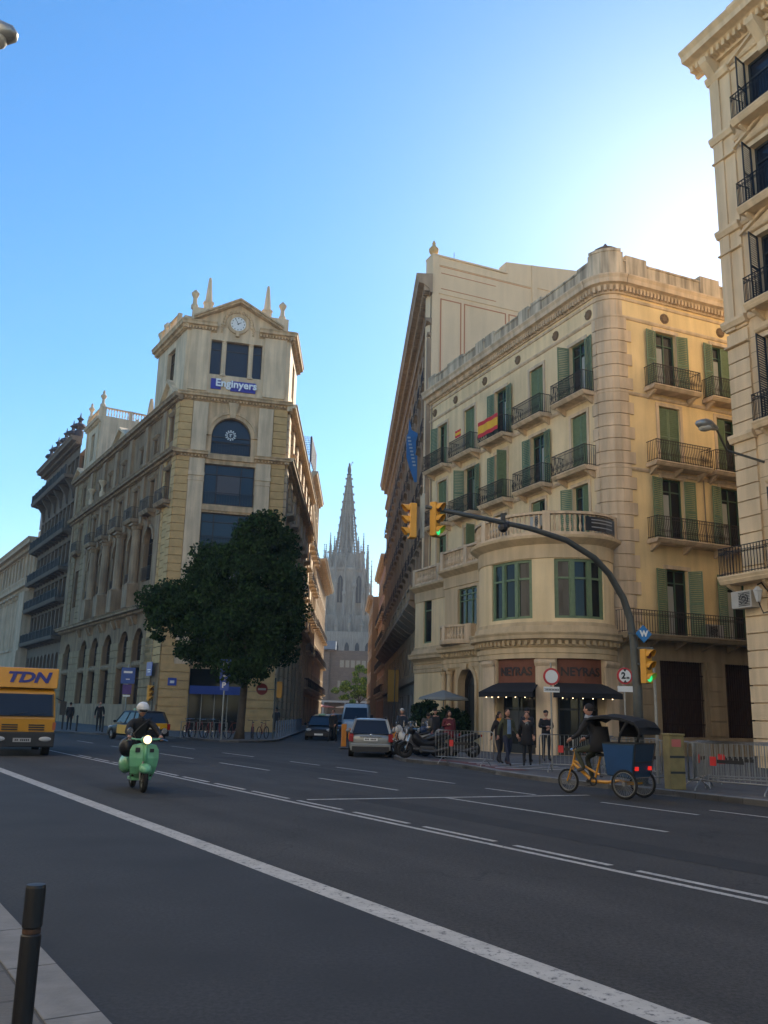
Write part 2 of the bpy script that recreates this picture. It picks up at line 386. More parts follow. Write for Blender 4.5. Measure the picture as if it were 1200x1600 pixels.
# ================================================================ GROUND
def M2(p,a): return (.848*p-.53*a, .53*p+.848*a)     # main road: p across, a along
ASPH=mat('asphalt',(.040,.0375,.0365),.85,.22,.6,.35,160)
def road_mat():
    M=ASPH; N=M.node_tree.nodes; L=M.node_tree.links; b=N['Principled BSDF']
    g=N.new('ShaderNodeNewGeometry'); vr=N.new('ShaderNodeVectorRotate'); vr.rotation_type='Z_AXIS'; vr.inputs['Angle'].default_value=R(-32); L.new(g.outputs['Position'],vr.inputs[0])
    mp=N.new('ShaderNodeMapping'); mp.inputs['Scale'].default_value=(1.1,.05,1); L.new(vr.outputs[0],mp.inputs[0])
    n=N.new('ShaderNodeTexNoise'); n.inputs['Scale'].default_value=1.2; n.inputs['Detail'].default_value=4; L.new(mp.outputs[0],n.inputs['Vector'])
    sp=N.new('ShaderNodeTexNoise'); sp.inputs['Scale'].default_value=26; sp.inputs['Detail'].default_value=7; sp.inputs['Roughness'].default_value=.9; L.new(g.outputs['Position'],sp.inputs['Vector'])
    old=b.inputs['Base Color'].links[0].from_socket
    for src,lo,hi,a0,a1 in ((n,.3,.7,.78,1.25),(sp,.40,.60,.45,1.7)):
        r=N.new('ShaderNodeMapRange'); L.new(src.outputs[0],r.inputs[0]); r.inputs[1].default_value=lo; r.inputs[2].default_value=hi; r.inputs[3].default_value=a0; r.inputs[4].default_value=a1
        x=N.new('ShaderNodeMix'); x.data_type='RGBA'; x.blend_type='MULTIPLY'; x.inputs[0].default_value=1; L.new(old,x.inputs[6]); L.new(r.outputs[0],x.inputs[7]); old=x.outputs[2]
    vo=N.new('ShaderNodeTexVoronoi'); vo.feature='DISTANCE_TO_EDGE'; vo.inputs['Scale'].default_value=.16
    nd=N.new('ShaderNodeTexNoise'); nd.inputs['Scale'].default_value=1.3; nd.inputs['Detail'].default_value=5; L.new(g.outputs['Position'],nd.inputs['Vector'])
    va=N.new('ShaderNodeVectorMath'); va.operation='MULTIPLY_ADD'; va.inputs[1].default_value=(1.6,1.6,0); L.new(nd.outputs['Color'],va.inputs[0]); L.new(g.outputs['Position'],va.inputs[2]); L.new(va.outputs[0],vo.inputs['Vector'])
    r=N.new('ShaderNodeMapRange'); L.new(vo.outputs['Distance'],r.inputs[0]); r.inputs[1].default_value=0; r.inputs[2].default_value=.004; r.inputs[3].default_value=.55; r.inputs[4].default_value=1
    x=N.new('ShaderNodeMix'); x.data_type='RGBA'; x.blend_type='MULTIPLY'; x.inputs[0].default_value=1; L.new(old,x.inputs[6]); L.new(r.outputs[0],x.inputs[7]); L.new(x.outputs[2],b.inputs['Base Color'])
road_mat()
def worn(name,col,under,lo=.36,hi=.47,sc=14,var=.18,vs=3):
    M=mat(name,col,.8,var,vs); N=M.node_tree.nodes; L=M.node_tree.links; b=N['Principled BSDF']; g=N.new('ShaderNodeNewGeometry')
    n=N.new('ShaderNodeTexNoise'); n.inputs['Scale'].default_value=sc; n.inputs['Detail'].default_value=9; n.inputs['Roughness'].default_value=.75; L.new(g.outputs['Position'],n.inputs['Vector'])
    r=N.new('ShaderNodeMapRange'); L.new(n.outputs[0],r.inputs[0]); r.inputs[1].default_value=lo; r.inputs[2].default_value=hi
    x=N.new('ShaderNodeMix'); x.data_type='RGBA'; L.new(r.outputs[0],x.inputs[0]); x.inputs[6].default_value=(*under,1); L.new(b.inputs['Base Color'].links[0].from_socket,x.inputs[7]); L.new(x.outputs[2],b.inputs['Base Color']); return M
LINE=worn('worn_road_paint',(.46,.44,.41),(.06,.062,.07))
b=MB(); b.face([(-900,-300,0),(900,-300,0),(900,1400,0),(-900,1400,0)]); tag(b.mk('ground',ASPH,org=(0,0,0)),kind='structure')
PAV=mat('pavement_tiles',(.13,.125,.12),.85,.2,1.5,.4,40,course=(-32,.4,.6,.55))
def pav_mat():
    M=PAV; N=M.node_tree.nodes; L=M.node_tree.links
    for n in N:
        if n.type=='COMBXYZ':
            for l in list(n.inputs[1].links): L.remove(l)
            s=[q for q in N if q.type=='SEPXYZ'][0]; L.new(s.outputs[1],n.inputs[1])
pav_mat()
KERB=mat('kerb_stone',(.20,.195,.19),.8,.2,5,.3,30)
def pavement(name,pts,kerbs,mt=None):
    b=MB(); b.prism(pts,-.05,.115); o=b.mk(name,mt or PAV,org=(0,0,0)); tag(o,kind='structure')
    k=MB(); 
    for p,q in zip(kerbs,kerbs[1:]):
        d=(Vector(q)-Vector(p)); L_=d.length; d/=L_; n=Vector((-d.y,d.x)); m_=max(1,int(L_/1.0))
        for i in range(m_):
            a=Vector(p)+d*(L_*i/m_+.008); c=Vector(p)+d*(L_*(i+1)/m_-.008)
            k.prism([tuple(a-n*.0),tuple(c-n*.0),tuple(c+n*.28),tuple(a+n*.28)],-.05,.122)
    tag(k.mk(name+'_kerb',KERB,org=(0,0,0)),kind='structure')
kl=[(-120,216),(-22.0,59.2),(-18.4,55.8),(-12.8,53.3),(-9.2,48.9),(-8.3,47.9),(-7.3,47.8),(-6.2,48.9),(-5.65,50.6),(-5.6,52),(-6.45,79),(-9.0,170)]
pavement('pavement_far_left',kl+[(-30,260),(-120,300)],kl)
kr=[(-4.0,170),(-.95,85),(.25,50),(.6,39),(.62,34.5),(1.0,32.6),(1.6,31.6),(2.4,30.8),(3.1,28.6),(3.45,26.9),(3.9,25.6),(4.5,24.3),(7.9,18.8),(16.0,5.0),(30,-20)]
pavement('pavement_right',kr+[(80,-20),(80,160),(20,170)],kr)
kn=[M2(1.48,120),M2(1.48,-10)]; kn=[M2(1.48,-12),M2(1.48,140)]
pavement('pavement_near',[M2(1.48,-12),M2(1.48,140),M2(-14,140),M2(-14,-12)],kn[::1])
# road markings
b=MB()
def ln(p0,a0,p1,a1,wd,z=.004,mb=None):
    P,Q=Vector(M2(p0,a0)),Vector(M2(p1,a1)); d=(Q-P).normalized(); n=Vector((-d.y,d.x))*wd/2
    (mb or b).face([(*(P-n),z),(*(Q-n),z),(*(Q+n),z),(*(P+n),z)])
ln(4.37,-8,4.37,70,.27)
tag(b.mk('thick_bus_lane_line',LINE,org=(0,0,0)),kind='structure')
b=MB(); ln(7.86,-6,7.86,70,.1)
for a in range(-3,15): ln(8.1,2.1*a+1.3+.2,8.1,2.1*a+3.2,.1)
for i,(a,c) in enumerate(((15.5,9.7),(20.9,17.2),(27.6,23.9),(33.5,30),(40,36.5),(46,43),(3.5,-2))): ln(11.3,c,11.3,a,.1)
for a,c,p in ((28,25.9,14),(24.9,22.5,14.05),(20.6,18.5,13.85),(17.1,15.35,13.7),(13.6,11.2,13.9),(34,31,14),(40,37,14),(11.7,9.5,14.85),(46,43,14),(7.5,5,14.8)): ln(p,c,p,a,.1)
P=Vector((-1.34,17.85)); Q=Vector((4.69,20.49)); d=(Q-P).normalized(); n=Vector((-d.y,d.x))*.07; b.face([(*(P-n),.008),(*(Q-n),.008),(*(Q+n),.008),(*(P+n),.008)])
tag(b.mk('lane_markings',LINE,org=(0,0,0)),kind='structure')
PATCH=mat('fresh_asphalt_patch',(.029,.029,.031),.9,.2,2,.35,150)
b=MB()
def pq(p0,a0,p1,a1): b.face([(*M2(p,a),.003) for p,a in ((p0,a0),(p1,a0),(p1,a1),(p0,a1))])
pq(9.2,4,9.9,16.5); pq(12.3,21.5,13.3,31); pq(5.3,17,7.2,20.5); pq(8.6,27,10.4,29)
tag(b.mk('asphalt_patches',PATCH,org=(0,0,0)),kind='structure')
BUSL=worn('bus_lane_asphalt',(.038,.0375,.039),(.017,.017,.019),.40,.60,30,.5,.7)
b=MB(); b.face([(*M2(p,a),.0025) for p,a in ((1.3,-12),(4.3,-12),(4.3,140),(1.3,140))]); tag(b.mk('bus_lane',BUSL,org=(0,0,0)),kind='structure')
REDP=mat('red_tactile_paving',(.16,.055,.05),.9,.2,4,.3,60)
b=MB(); b.face([(x,y,.126) for x,y in ((1.75,31.95),(2.5,31.2),(3.35,28.6),(3.7,27.0),(4.5,27.2),(3.7,30.2),(2.3,32.6))]); tag(b.mk('red_paving',REDP,org=(0,0,0)),kind='structure')
b=MB()
for i in range(4):
    y=28.0+i*.95; b.face([(3.6-.18*i,y,.131),(6.2-.18*i,y-.35,.131),(6.2-.18*i,y,.131),(3.6-.18*i,y+.36,.131)])
tag(b.mk('crossing_stripes',LINE,org=(0,0,0)),kind='structure')
# ================================================================ YELLOW CORNER BUILDING
FL=frame(10.6,40,-23.7,-1); FR=frame(10.6,40,66.3,1)
def pathframe(pts,side=1):
    P=[Vector(p) for p in pts]; cum=[0]
    for a,b in zip(P,P[1:]): cum.append(cum[-1]+(b-a).length)
    def nrm(i):
        d=(P[min(i+1,len(P)-1)]-P[max(i-1,0)]).normalized(); return Vector((d.y,-d.x))*side
    NN=[nrm(i) for i in range(len(P))]
    def F(u,v,z):
        i=0
        while i<len(P)-2 and cum[i+1]<u: i+=1
        t=(u-cum[i])/max(1e-6,cum[i+1]-cum[i]); q=P[i]+(P[i+1]-P[i])*t; n=(NN[i]+(NN[i+1]-NN[i])*max(0,min(1,t))).normalized()
        return (q.x+n.x*v,q.y+n.y*v,z)
    F.curved=1; F.length=cum[-1]; F.P=P; return F
n1=Vector((-.9157,-.4019)); n2=Vector((.4019,-.9157)); cc=Vector(FL(1.0,-1.0,0)[:2])
FC=pathframe([cc+n1*math.cos(R(t))+n2*math.sin(R(t)) for t in range(0,91,9)],-1)
if (Vector(FC(.8,1,0)[:2])-cc).length<1: FC=pathframe([cc+n1*math.cos(R(t))+n2*math.sin(R(t)) for t in range(0,91,9)],1)
Y=thing('corner_building','yellow five storey corner building with green shutters, rounded stone block corner and curved shop podium','building',(10.6,40,0),world=True)
LC=[17.05,13.45,9.8,6.05,2.35]; RCN=[3.65,7.35,11.2]; ww=1.3
HL=[(c-ww/2,c+ww/2,z,z+h) for c in LC for z,h in ((17.35,3.0),(13.55,2.95),(10.1,2.75))]
b=MB(FL); wall(b,1.0,18.9,0,22.3,HL); b.mk('wall',YEL,Y,normals=False)
HR=[(c-ww/2,c+ww/2,z,z+h) for c in RCN for z,h in ((17.6,3.1),(13.75,3.0),(10.0,3.1),(5.5,3.15))]
HRG=[(2.4,5.0,.95,4.35),(6.3,8.9,.95,4.35)]
b=MB(FR); wall(b,1.0,14,5.35,22.3,HR); b.mk('wall',YELR,Y,normals=False)
b=MB(FR); wall(b,.3,14,0,5.35,HRG,.35); b.mk('ground_floor_wall',mat('block_stone',(.30,.235,.15),.9,.15,1,.25,15,stain=.2),Y,normals=False)
b=MB(FR); 
for a,c in ((.9,2.2),(5.2,6.1),(9.1,12)): quoin(b,a,c,1.0,4.4,.62,0,.05,.04)
b.box(.3,14,0,.08,0,.9)
b.each('block_courses',MC['block_stone'],Y)
b=MB(FC); b.box(0,FC.length,-.3,0,0,22.3); quoin(b,-.02,1.59,5.4,21.0,.62,0,.07,.04)
b2=MB(FR); 
for i in range(25): b2.box(.98,1.02+.28*(i%2)+.15,0,.068,5.42+.624*i,5.42+.624*i+.58)
b2.F=FL
for i in range(25): b2.box(.75,1.0+.14*(i%2)+.05,0,.066,5.42+.624*i,5.42+.624*i+.58)
b2.each('quoin',TRIM,Y); b.mk('rounded_corner',TRIM,Y)
b=MB(FL); b.prism([(.6,-.45),(18.9,-.45),(18.9,-13.5),(.6,-13.5)],0,0.1)
b=MB(); b.prism([FL(.9,-.9,0)[:2],FL(18.9,-.42,0)[:2],FL(18.9,-34,0)[:2],FL(.42,-34,0)[:2]],0,22.9); b.mk('roof',ROOFM,Y)
b=MB(FL)
for F_,a,c in ((FL,1.0,19.15),(FC,0,FC.length),(FR,1.0,14.2)):
    b.F=F_; cornice(b,a,c,22.25,.85,.62,.22)
    for z in (20.95,17.02,13.22): b.prof([(0,z),(.05,z+.02),(.09,z+.1),(.09,z+.16),(0,z+.2)],a,c)
    b.prof([(0,21.95),(.06,21.97),(.06,22.1),(0,22.12)],a,c)
b.mk('cornice',TRIM,Y)
b=MB(FL)
for F_,a,c in ((FL,1.0,18.9),(FC,0,FC.length),(FR,1.0,14.2)):
    b.F=F_; b.box(a,c,-.25,.12,23.1,24.0); b.box(a,c,-.3,.17,24.0,24.1)
b.F=FL
for u in (1.0,5.3,6.6,10.3,11.5,14.2,15.2,18.0): b.box(u,u+1.0,-.3,.17,23.1,24.24)
for k in range(44): u=1.3+.4*k; b.box(u,u+.12,.12,.135,23.15,23.9)
b.F=FR
for u in (1.2,6.0,11): b.box(u,u+1.3,-.3,.2,23.1,24.35)
b.F=FC; b.box(0,FC.length,-.4,.25,23.1,24.45); b.box(.1,1.45,-.55,.3,24.45,24.6)
b.mk('parapet',PARA,Y)
b=MB(); q=FC(.8,-.3,24.6); b.lathe(q,[(.6,0),(.65,.07),(.45,.2),(.2,.3),(.07,.36),(.12,.42),(.03,.55)],14); b.mk('roof_cap',mat('lead_grey',(.12,.10,.09),.8,.2,5),Y)
b=MB(FL)
for F_,cs in ((FL,[15.3,11.6,7.9,4.2,1.35,18.2]),(FR,[3.65,7.35])):
    b.F=F_
    for c in cs:
        b.disc(Vector((0,0,0)),(0,1,0),.001,.001,.001,3) if False else None
        for r_,v_ in ((.27,.035),(.2,.06)):
            b.ext([(c+r_*math.cos(2*PI*k/14),21.5+r_*math.sin(2*PI*k/14)) for k in range(14)],0,v_)
        for k in range(6):
            x,z=c+.18*math.cos(k*PI/3),21.5+.18*math.sin(k*PI/3); b.ext([(x+.05*math.cos(2*PI*j/6),z+.05*math.sin(2*PI*j/6)) for j in range(6)],.06,.09)
b.each('medallion',mat('terracotta_brown',(.20,.13,.07),.9),Y)
CURT=mat('pale_curtain',(.35,.36,.33),.9)
def ywin(F,c,z,h,mode,bal=None,bh=1.05,zs=None,lab=None):
    o=window(Y,F,c-ww/2,z,ww,h,GRD,GLASS,cols=2,rows=(.8,))
    s=MB(F); surround(s,c-ww/2,z,ww,h,.17,0,.05,True,0); s.mk('surround',TRIM,o)
    L_,Rr=mode
    for sd,an in ((1,L_),(-1,Rr)):
        if an is None: continue
        x=c-ww/2 if sd==1 else c+ww/2
        if an=='c': leaf(o,F,x,z+.02,ww/2-.01,h-.06,R(0),v=-.12,side=sd)
        elif an=='f': leaf(o,F,x-sd*.02,z+.02,ww/2,h-.06,R(172),v=.07,side=sd)
        else: leaf(o,F,x,z+.02,ww/2,h-.06,R(an),v=-.02 if an<90 else .04,side=sd)
    if mode[0] not in('c',): 
        k=MB(F); k.box(c-ww/2+.12,c-.06,-.236,-.232,z+.1,z+h*.75); k.mk('curtain',CURT,o)
    if bal:
        p=slab(Y,F,bal[0],bal[1],.8,(zs or z)-.05,TRIM,.2); railing(p,F,bal[0]+.03,bal[1]-.03,.03,.74,(zs or z)-.05,bh)
modes1=[('c',160),('c','c'),('f','f'),('c','c'),('f',100)]; modes2=[('c','c'),('f',110),(80,'f'),('f','f'),('c','c')]
for i,c in enumerate(LC):
    ywin(FL,c,17.35,3.0,modes1[i],(c-1.38,c+1.38))
    ywin(FL,c,13.55,2.95,modes2[i],(c-1.38,c+1.38))
    ywin(FL,c,10.1,2.75,[('c',None),(100,None),(None,None),(None,'c'),('c',150)][i])
for i,c in enumerate(RCN):
    m_=[('f','f'),('f','c'),('c','c')][i]; ywin(FR,c,17.6,3.1,m_,(c-1.5,c+1.5))
    ywin(FR,c,13.75,3.0,[('c','c'),('c',100),('c','c')][i],(c-1.55,c+1.9 if i==0 else c+1.5))
    ywin(FR,c,10.0,3.1,[('f','f'),('f','f'),('c','c')][i],((1.95,6.35),(6.5,9.6),(9.7,12.6))[i])
    ywin(FR,c,5.5,3.15,[('f',130),('f','f'),('c','c')][i])
p=slab(Y,FR,-.1,13.2,.95,5.45,MC['block_stone'],.25); railing(p,FR,-.05,13,.03,.88,5.45,1.05,.15,belly=0)
for h in HRG:
    o=MB(FR); 
    for k in range(18): x=h[0]+.1+(h[1]-h[0]-.2)*k/17; o.box(x-.012,x+.012,-.12,-.09,h[2],h[3])
    for z in (1.5,2.6,3.7): o.box(h[0],h[1],-.13,-.08,z,z+.04)
    o=o.mk('window_grille',mat('rusty_brown_iron',(.03,.012,.008),.7,.3,6),Y)
    g=MB(FR); g.box(h[0],h[1],-.32,-.28,h[2],h[3]); g.mk('shutter_panel',BRW,o)
# podium
pp=[(0.1,0.0),(-.35,.8),(-.45,1.7),(-.1,2.7),(.6,3.6),(1.6,4.25),(2.9,4.5),(4.1,4.5),(5.1,4.15),(5.8,3.6),(6.2,3.0),(6.35,2.4)]
def cr(P,n=6):
    P=[Vector(p) for p in P]; P=[2*P[0]-P[1]]+P+[2*P[-1]-P[-2]]; o=[]
    for i in range(1,len(P)-2):
        a,b_,c,d=P[i-1:i+3]
        for k in range(n):
            t=k/n; o.append(.5*((2*b_)+(c-a)*t+(2*a-5*b_+4*c-d)*t*t+(3*b_-a-3*c+d)*t**3))
    o.append(P[-2]); return o
PQ=[Vector(FL(q.x,q.y,0)[:2]) for q in cr(pp)]
FP=pathframe(PQ,1)
if (Vector(FP(4,1,0)[:2])-Vector((10.6,40))).length<(Vector(FP(4,0,0)[:2])-Vector((10.6,40))).length: FP=pathframe(PQ,-1)
LP=FP.length
FB=lambda u,v,z: FL(u,v+2.4,z)
FCC=lambda u,v,z: FL(u,v+.9,z)
SH=[(1.25,3.4,.12,4.2),(4.35,6.6,.12,4.2)]; WN=[(1.05,3.45,5.95,8.6),(4.45,6.95,5.95,8.6)]
b=MB(FP); wall(b,0,LP,0,5.0,SH,.55); b.mk('podium_wall',PODI,Y,normals=False)
b=MB(FP); wall(b,0,LP,5.0,8.75,WN,.3); b.mk('podium_wall',YEL,Y,normals=False)
b=MB(FB); wall(b,6.35,12,0,8.75,[(8.5,10.3,.12,4.15,1),(8.4,10.5,6.35,8.45)],.45); b.face([(12,0,0),(12,-1.5,0),(12,-1.5,8.75),(12,0,8.75)]); b.mk('podium_wall',PODI,Y,normals=False)
b=MB(FCC); wall(b,12,18.9,0,8.75,[(13.2,14.2,.9,3.6),(16.6,17.7,6.0,8.7)],.3); b.mk('podium_wall',YEL,Y,normals=False)
def inset(F,a,c,n,d): return [F(a+(c-a)*i/n,-d,0)[:2] for i in range(n+1)]
b=MB(); b.prism(inset(FP,.4,LP-.3,26,.62)+[FL(6.1,.3,0)[:2],FL(1.2,-.2,0)[:2]],.0,9.55)
b.prism([FB(6.4,-.5,0)[:2],FB(11.9,-.5,0)[:2],FL(11.9,.1,0)[:2],FL(6.4,.1,0)[:2]],0,9.5)
b.prism([FCC(12,-.35,0)[:2],FCC(18.8,-.35,0)[:2],FL(18.8,.05,0)[:2],FL(12,.05,0)[:2]],0,9.45)
b.mk('podium_core',mat('dark_interior',(.03,.025,.02),.9),Y)
def ent(mb,a,c,z0=4.2,den=True):
    mb.prof([(0,z0),(.06,z0),(.06,z0+.22),(.1,z0+.24),(.1,z0+.45),(.0,z0+.47)],a,c)
    cornice(mb,a,c,4.72,.62,.5,.28 if den else 0); mb.prof([(0,5.34),(.25,5.34),(.2,5.6),(.08,5.62),(.08,5.78),(0,5.8)],a,c)
b=MB(FP); ent(b,.0,LP); b.F=FB; ent(b,6.3,12.1); b.F=FCC; ent(b,12,18.9,den=False)
b.F=FP; z=8.75
for F_,a,c in ((FP,0,LP),(FB,6.3,12.1),(FCC,12,18.9)):
    b.F=F_; b.prof([(0,8.62),(.05,8.64),(.05,9.25),(.12,9.3),(.3,9.42),(.42,9.5),(.45,9.62),(0,9.65)],a,c)
b.mk('entablature',PODI,Y)
b=MB(FP); balus(b,.15,LP-.2,9.65,1.08,.22,.1,ped=3.3); b.F=FB; balus(b,6.5,12,9.65,1.08,.22,.1,ped=2.6); b.F=FCC; balus(b,12.1,18.7,9.65,1.08,.22,.1,ped=3.2)
b.F=FB; b.F=lambda u,v,z:(FB(u,v+(.75*math.sin(PI*(u-8.6)/3.3) if 8.6<u<11.9 else 0),z)); b.F.curved=1
b.prof([(0,5.35),(.25,5.4),(.3,5.55),(0,5.56)],8.6,11.9); balus(b,8.7,11.8,5.5,.9,.17,.12,ped=1.6)
b.each('balustrade',TRIM,Y)
for h in WN:
    o=MB(FP); a,c,d,e=h; n=None
    for x in (a,c-.12): o.box(x,x+.12,-.2,-.08,d,e)
    x1,x2=a+(c-a)*.33,a+(c-a)*.67
    for x in (x1,x2): o.box(x-.09,x+.09,-.2,-.05,d+.1,e-.1)
    for z in (d,e-.12): o.box(a+.12,c-.12,-.19,-.09,z,z+.12)
    o.box(a+.12,c-.12,-.185,-.085,d+(e-d)*.66,d+(e-d)*.66+.09)
    for x,y in ((a+.12,x1-.09),(x1+.09,x2-.09),(x2+.09,c-.12)): o.box(x,x+.05,-.18,-.1,d+.12,e-.12); o.box(y-.05,y,-.18,-.1,d+.12,e-.12)
    o=o.mk('bay_window',GRN,Y); g=MB(FP); g.box(a+.05,c-.05,-.17,-.15,d+.05,e-.05); g.mk('pane',GLASS,o)
window(Y,FB,8.4,6.35,2.1,2.1,GRN,cols=3,rows=(.68,.84),v=-.2); window(Y,FCC,16.6,6.0,1.1,2.7,GRN,cols=1,rows=(.75,),v=-.15,t=.1)
window(Y,FCC,13.2,.9,1.0,2.7,BRW,cols=1,v=-.15)
o=MB(FB); o.ext([(8.5,.12)]+arcpts(9.4,3.25,.9)+[(10.3,.12)],-.42,-.36)
for k in range(9): x=8.6+k*.2; o.box(x-.015,x+.015,-.36,-.33,.2,3.3)
for k in range(3): o.ext(arcpts(9.4,3.25,.25+.2*k,8)+arcpts(9.4,3.25,.28+.2*k,8)[::-1],-.36,-.33)
o.mk('arched_door',mat('black_door',(.012,.010,.010),.4),Y)
b=MB(FB)
for k in range(11):
    t=PI*k/10; c_,s_=math.cos(PI-t),math.sin(PI-t)
    if k<10: 
        t2=PI-PI*(k+1)/10; b.ext([(9.4+.9*c_,3.25+.9*s_),(9.4+.9*math.cos(t2),3.25+.9*math.sin(t2)),(9.4+1.13*math.cos(t2),3.25+1.13*math.sin(t2)),(9.4+1.13*c_,3.25+1.13*s_)],0,.08)
for x in (8.27,10.3): b.box(x,x+.23,0,.08,.12,3.25)
b.ext([(9.22,4.05),(9.58,4.05),(9.68,4.35),(9.12,4.35)],0,.2)
for u in (10.95,11.65): column(b,u,.22,.6,4.15,.18); b.box(u-.32,u+.32,0,.5,.1,.52)
for u in (7.25,): b.box(u-.2,u+.2,0,.12,.1,4.1)
b.each('door_surround',PODI,Y,gap=.1)
b=MB(FP)
for a,c in ((-.0,1.2),(3.45,4.3),(6.65,7.6)): b.box(a,c,0,.1,.1,4.0); b.box(a-.0,c+.03,0,.16,.1,.4); b.prof([(0,3.85),(.12,3.87),(.2,4.0),(.2,4.12),(0,4.18)],a-.0,c+.04)
b.each('pillar',TRIM,Y,gap=.1)
SIGNB=mat('rust_sign_panel',(.17,.055,.025),.7,.15,3); LT=mat('dark_letter',(.022,.013,.01),.5)
AWN=mat('black_awning_cloth',(.012,.013,.016),.9,.2,3)
BULB=mat('warm_bulb',(1,.8,.5),.5,emit=((1,.72,.38),3))
for i,h in enumerate(SH):
    a,c=h[0],h[1]; s_=MB(FP); s_.box(a,c,-.25,-.12,3.1,4.2); sg=s_.mk('shop_sign',SIGNB,Y)
    txt(FP,'NEYRAS',(a+c)/2,-.11,3.62,.52,LT,sg,sx=1.0 if FP(a,0,0)[0]<FP(c,0,0)[0] else -1.0,bold=.012,depth=.02)
    s_=MB(FP); s_.prof([(-.1,3.15),(.9,2.72),(.9,2.5),(.88,2.5),(.86,2.7),(-.1,3.1)],a-.12,c+.12); s_.mk('awning',AWN,Y)
    s_=MB(FP); s_.box(a,c,-.52,-.45,.12,3.1); g=s_.mk('shop_window',GLASS,Y)
    s_=MB(FP); 
    for x in (a,(a+c)/2,c-.08): s_.box(x,x+.08,-.45,-.4,.12,3.1)
    s_.box(a,c,-.45,-.39,2.0,2.08); s_.box(a,c,-.45,-.38,.12,.5); s_.mk('shop_frame',BLK,g)
    for k in range(6): s_=MB(); s_.ball(FP(a+.2+(c-a-.4)*k/5,.72,2.5),.026,8,5); s_.mk('string_light',BULB,Y)
s_=MB(FP); s_.box(5.0,6.2,-.44,-.4,1.05,1.95)
s_.mk('menu_board',mat('board_grey',(.05,.05,.05),.6),Y)
# air conditioners, pipes on the terrace level
def ac(F,u,z,v=.0,par=None):
    o=MB(F); o.box(u,u+.95,v,v+.42,z,z+.62); o.box(u+.02,u+.06,v+.42,v+.43,z,z+.62)
    o=o.mk('air_conditioner',mat('ac_casing',(.42,.40,.36),.6,.1,4),par)
    g=MB(F); 
    for k in range(9): g.box(u+.06,u+.6,v+.42,v+.435,z+.06+.058*k,z+.085+.058*k)
    for r_ in (.1,.2): g.ext([(u+.35+r_*math.cos(2*PI*k/12),z+.31+r_*math.sin(2*PI*k/12)) for k in range(12)]+[(u+.35+(r_-.02)*math.cos(2*PI*k/12),z+.31+(r_-.02)*math.sin(2*PI*k/12)) for k in range(11,-1,-1)],v+.43,v+.45)
    g.mk('grille',BLK,o)
ac(FL,5.2,11.3,.05,Y); ac(FL,9.4,11.3,.05,Y); ac(FR,4.9,5.5,.1,Y)
b=MB(FL); b.tube([(18.6,.06,9.8),(18.6,.06,22.2)],.05); b.F=FR; b.tube([(5.6,.05,9.9),(5.6,.05,13.3)],.03); b.each('drain_pipe',mat('zinc_pipe',(.25,.2,.14),.6),Y)
# banner on the terrace balustrade
b=MB(FP); b.box(.45,2.1,.26,.28,9.85,10.5); o=b.mk('terrace_banner',BLK,None,org=FP(1.2,.27,10)); tag(o,'black banner hung on the white terrace balustrade above the curved bay','banner')
b=MB(FP); 
for z in (10.0,10.2,10.34): b.box(.7,1.85,.285,.29,z,z+.05)
b.mk('banner_text',mat('grey_print',(.3,.3,.3),.8),o)
# flags
def flag(u0,u1,z0,z1,lab,seg):
    o=MB(FL); n=12
    for k in range(n):
        a,c=u0+(u1-u0)*k/n,u0+(u1-u0)*(k+1)/n; va,vc=.9+.03*math.sin(k*1.3),.9+.03*math.sin((k+1)*1.3)
        dz=lambda q:-.12*math.sin(q*.8)
        for i,(p,q,mi) in enumerate(seg):
            o.mi=mi if not(seg is FS and (k<2 or k>9)) else (1 if (i%2) else 0)
            A,B_=z1-(z1-z0)*p,z1-(z1-z0)*q; o.face([(a,va,B_),(c,vc,B_),(c,vc,A),(a,va,A)]); o.face([(a,va-.012,B_),(c,vc-.012,B_),(c,vc-.012,A),(a,va-.012,A)])
    o=o.mk('flag',[mat('flag_red',(.55,.03,.04),.8),mat('flag_yellow',(.75,.42,.03),.8)],None,org=FL((u0+u1)/2,.9,z0)); tag(o,lab,'flag')
FS=[(0,.25,0),(.25,.75,1),(.75,1,0)]
flag(8.7,10.9,17.5,18.45,'red and yellow striped flag draped over a top floor balcony railing',FS)
flag(13.0,13.7,18.3,18.75,'small red and yellow flag tied to the balcony beside the large flag',[(0,.3,0),(.3,.7,1),(.7,1,0)])
# ================================================================ CREAM CORNER BUILDING (right)
RB=thing('cream_building','tall cream stone building with black balconies at the right edge of the photo','building',(13.3,33.2,0),world=True)
G1=frame(13.3,33.2,-23.7,-1)
wc=(-3.55,-7.6,-11.6,-15.6)
LV=[(25.1,27.9),(21.2,24.0),(17.15,20.1),(12.45,15.9),(6.85,10.0)]
hs=[(c-1.15,c+1.15 if 0 else c+1.25,z0,z1) for c in wc for z0,z1 in LV]+[(c-1.3,c+1.3,.5,5.2) for c in wc]
RBC=mat('cream_coursed_stone',(.70,.53,.33),.88,.1,.7,.3,20,course=(-23.7,.62,40,.45),stain=.14)
b=MB(G1); wall(b,-26,-.6,0,16.6,[h for h in hs if h[3]<16.6],.35); b.mk('wall',RBC,RB,normals=False)
b=MB(G1); wall(b,-26,-.6,16.6,29.5,[h for h in hs if h[2]>16.6],.35); b.mk('wall',RBS,RB,normals=False)
b=MB(); b.prism([G1(-26,-.4,0)[:2],G1(-.61,-.4,0)[:2],G1(-.61,-34,0)[:2],G1(-26,-34,0)[:2]],0,29.4); b.prism([G1(-.6,0,0)[:2],G1(-.6,-34,0)[:2],G1(-.72,-34,0)[:2],G1(-.72,-.01,0)[:2]],0,29.4); b.mk('side_wall',RBS,RB)
b=MB(G1)
for i in range(26): b.box(-1.6,-.55,0,.09,.5+.62*i+.02,.5+.62*i+.59); 
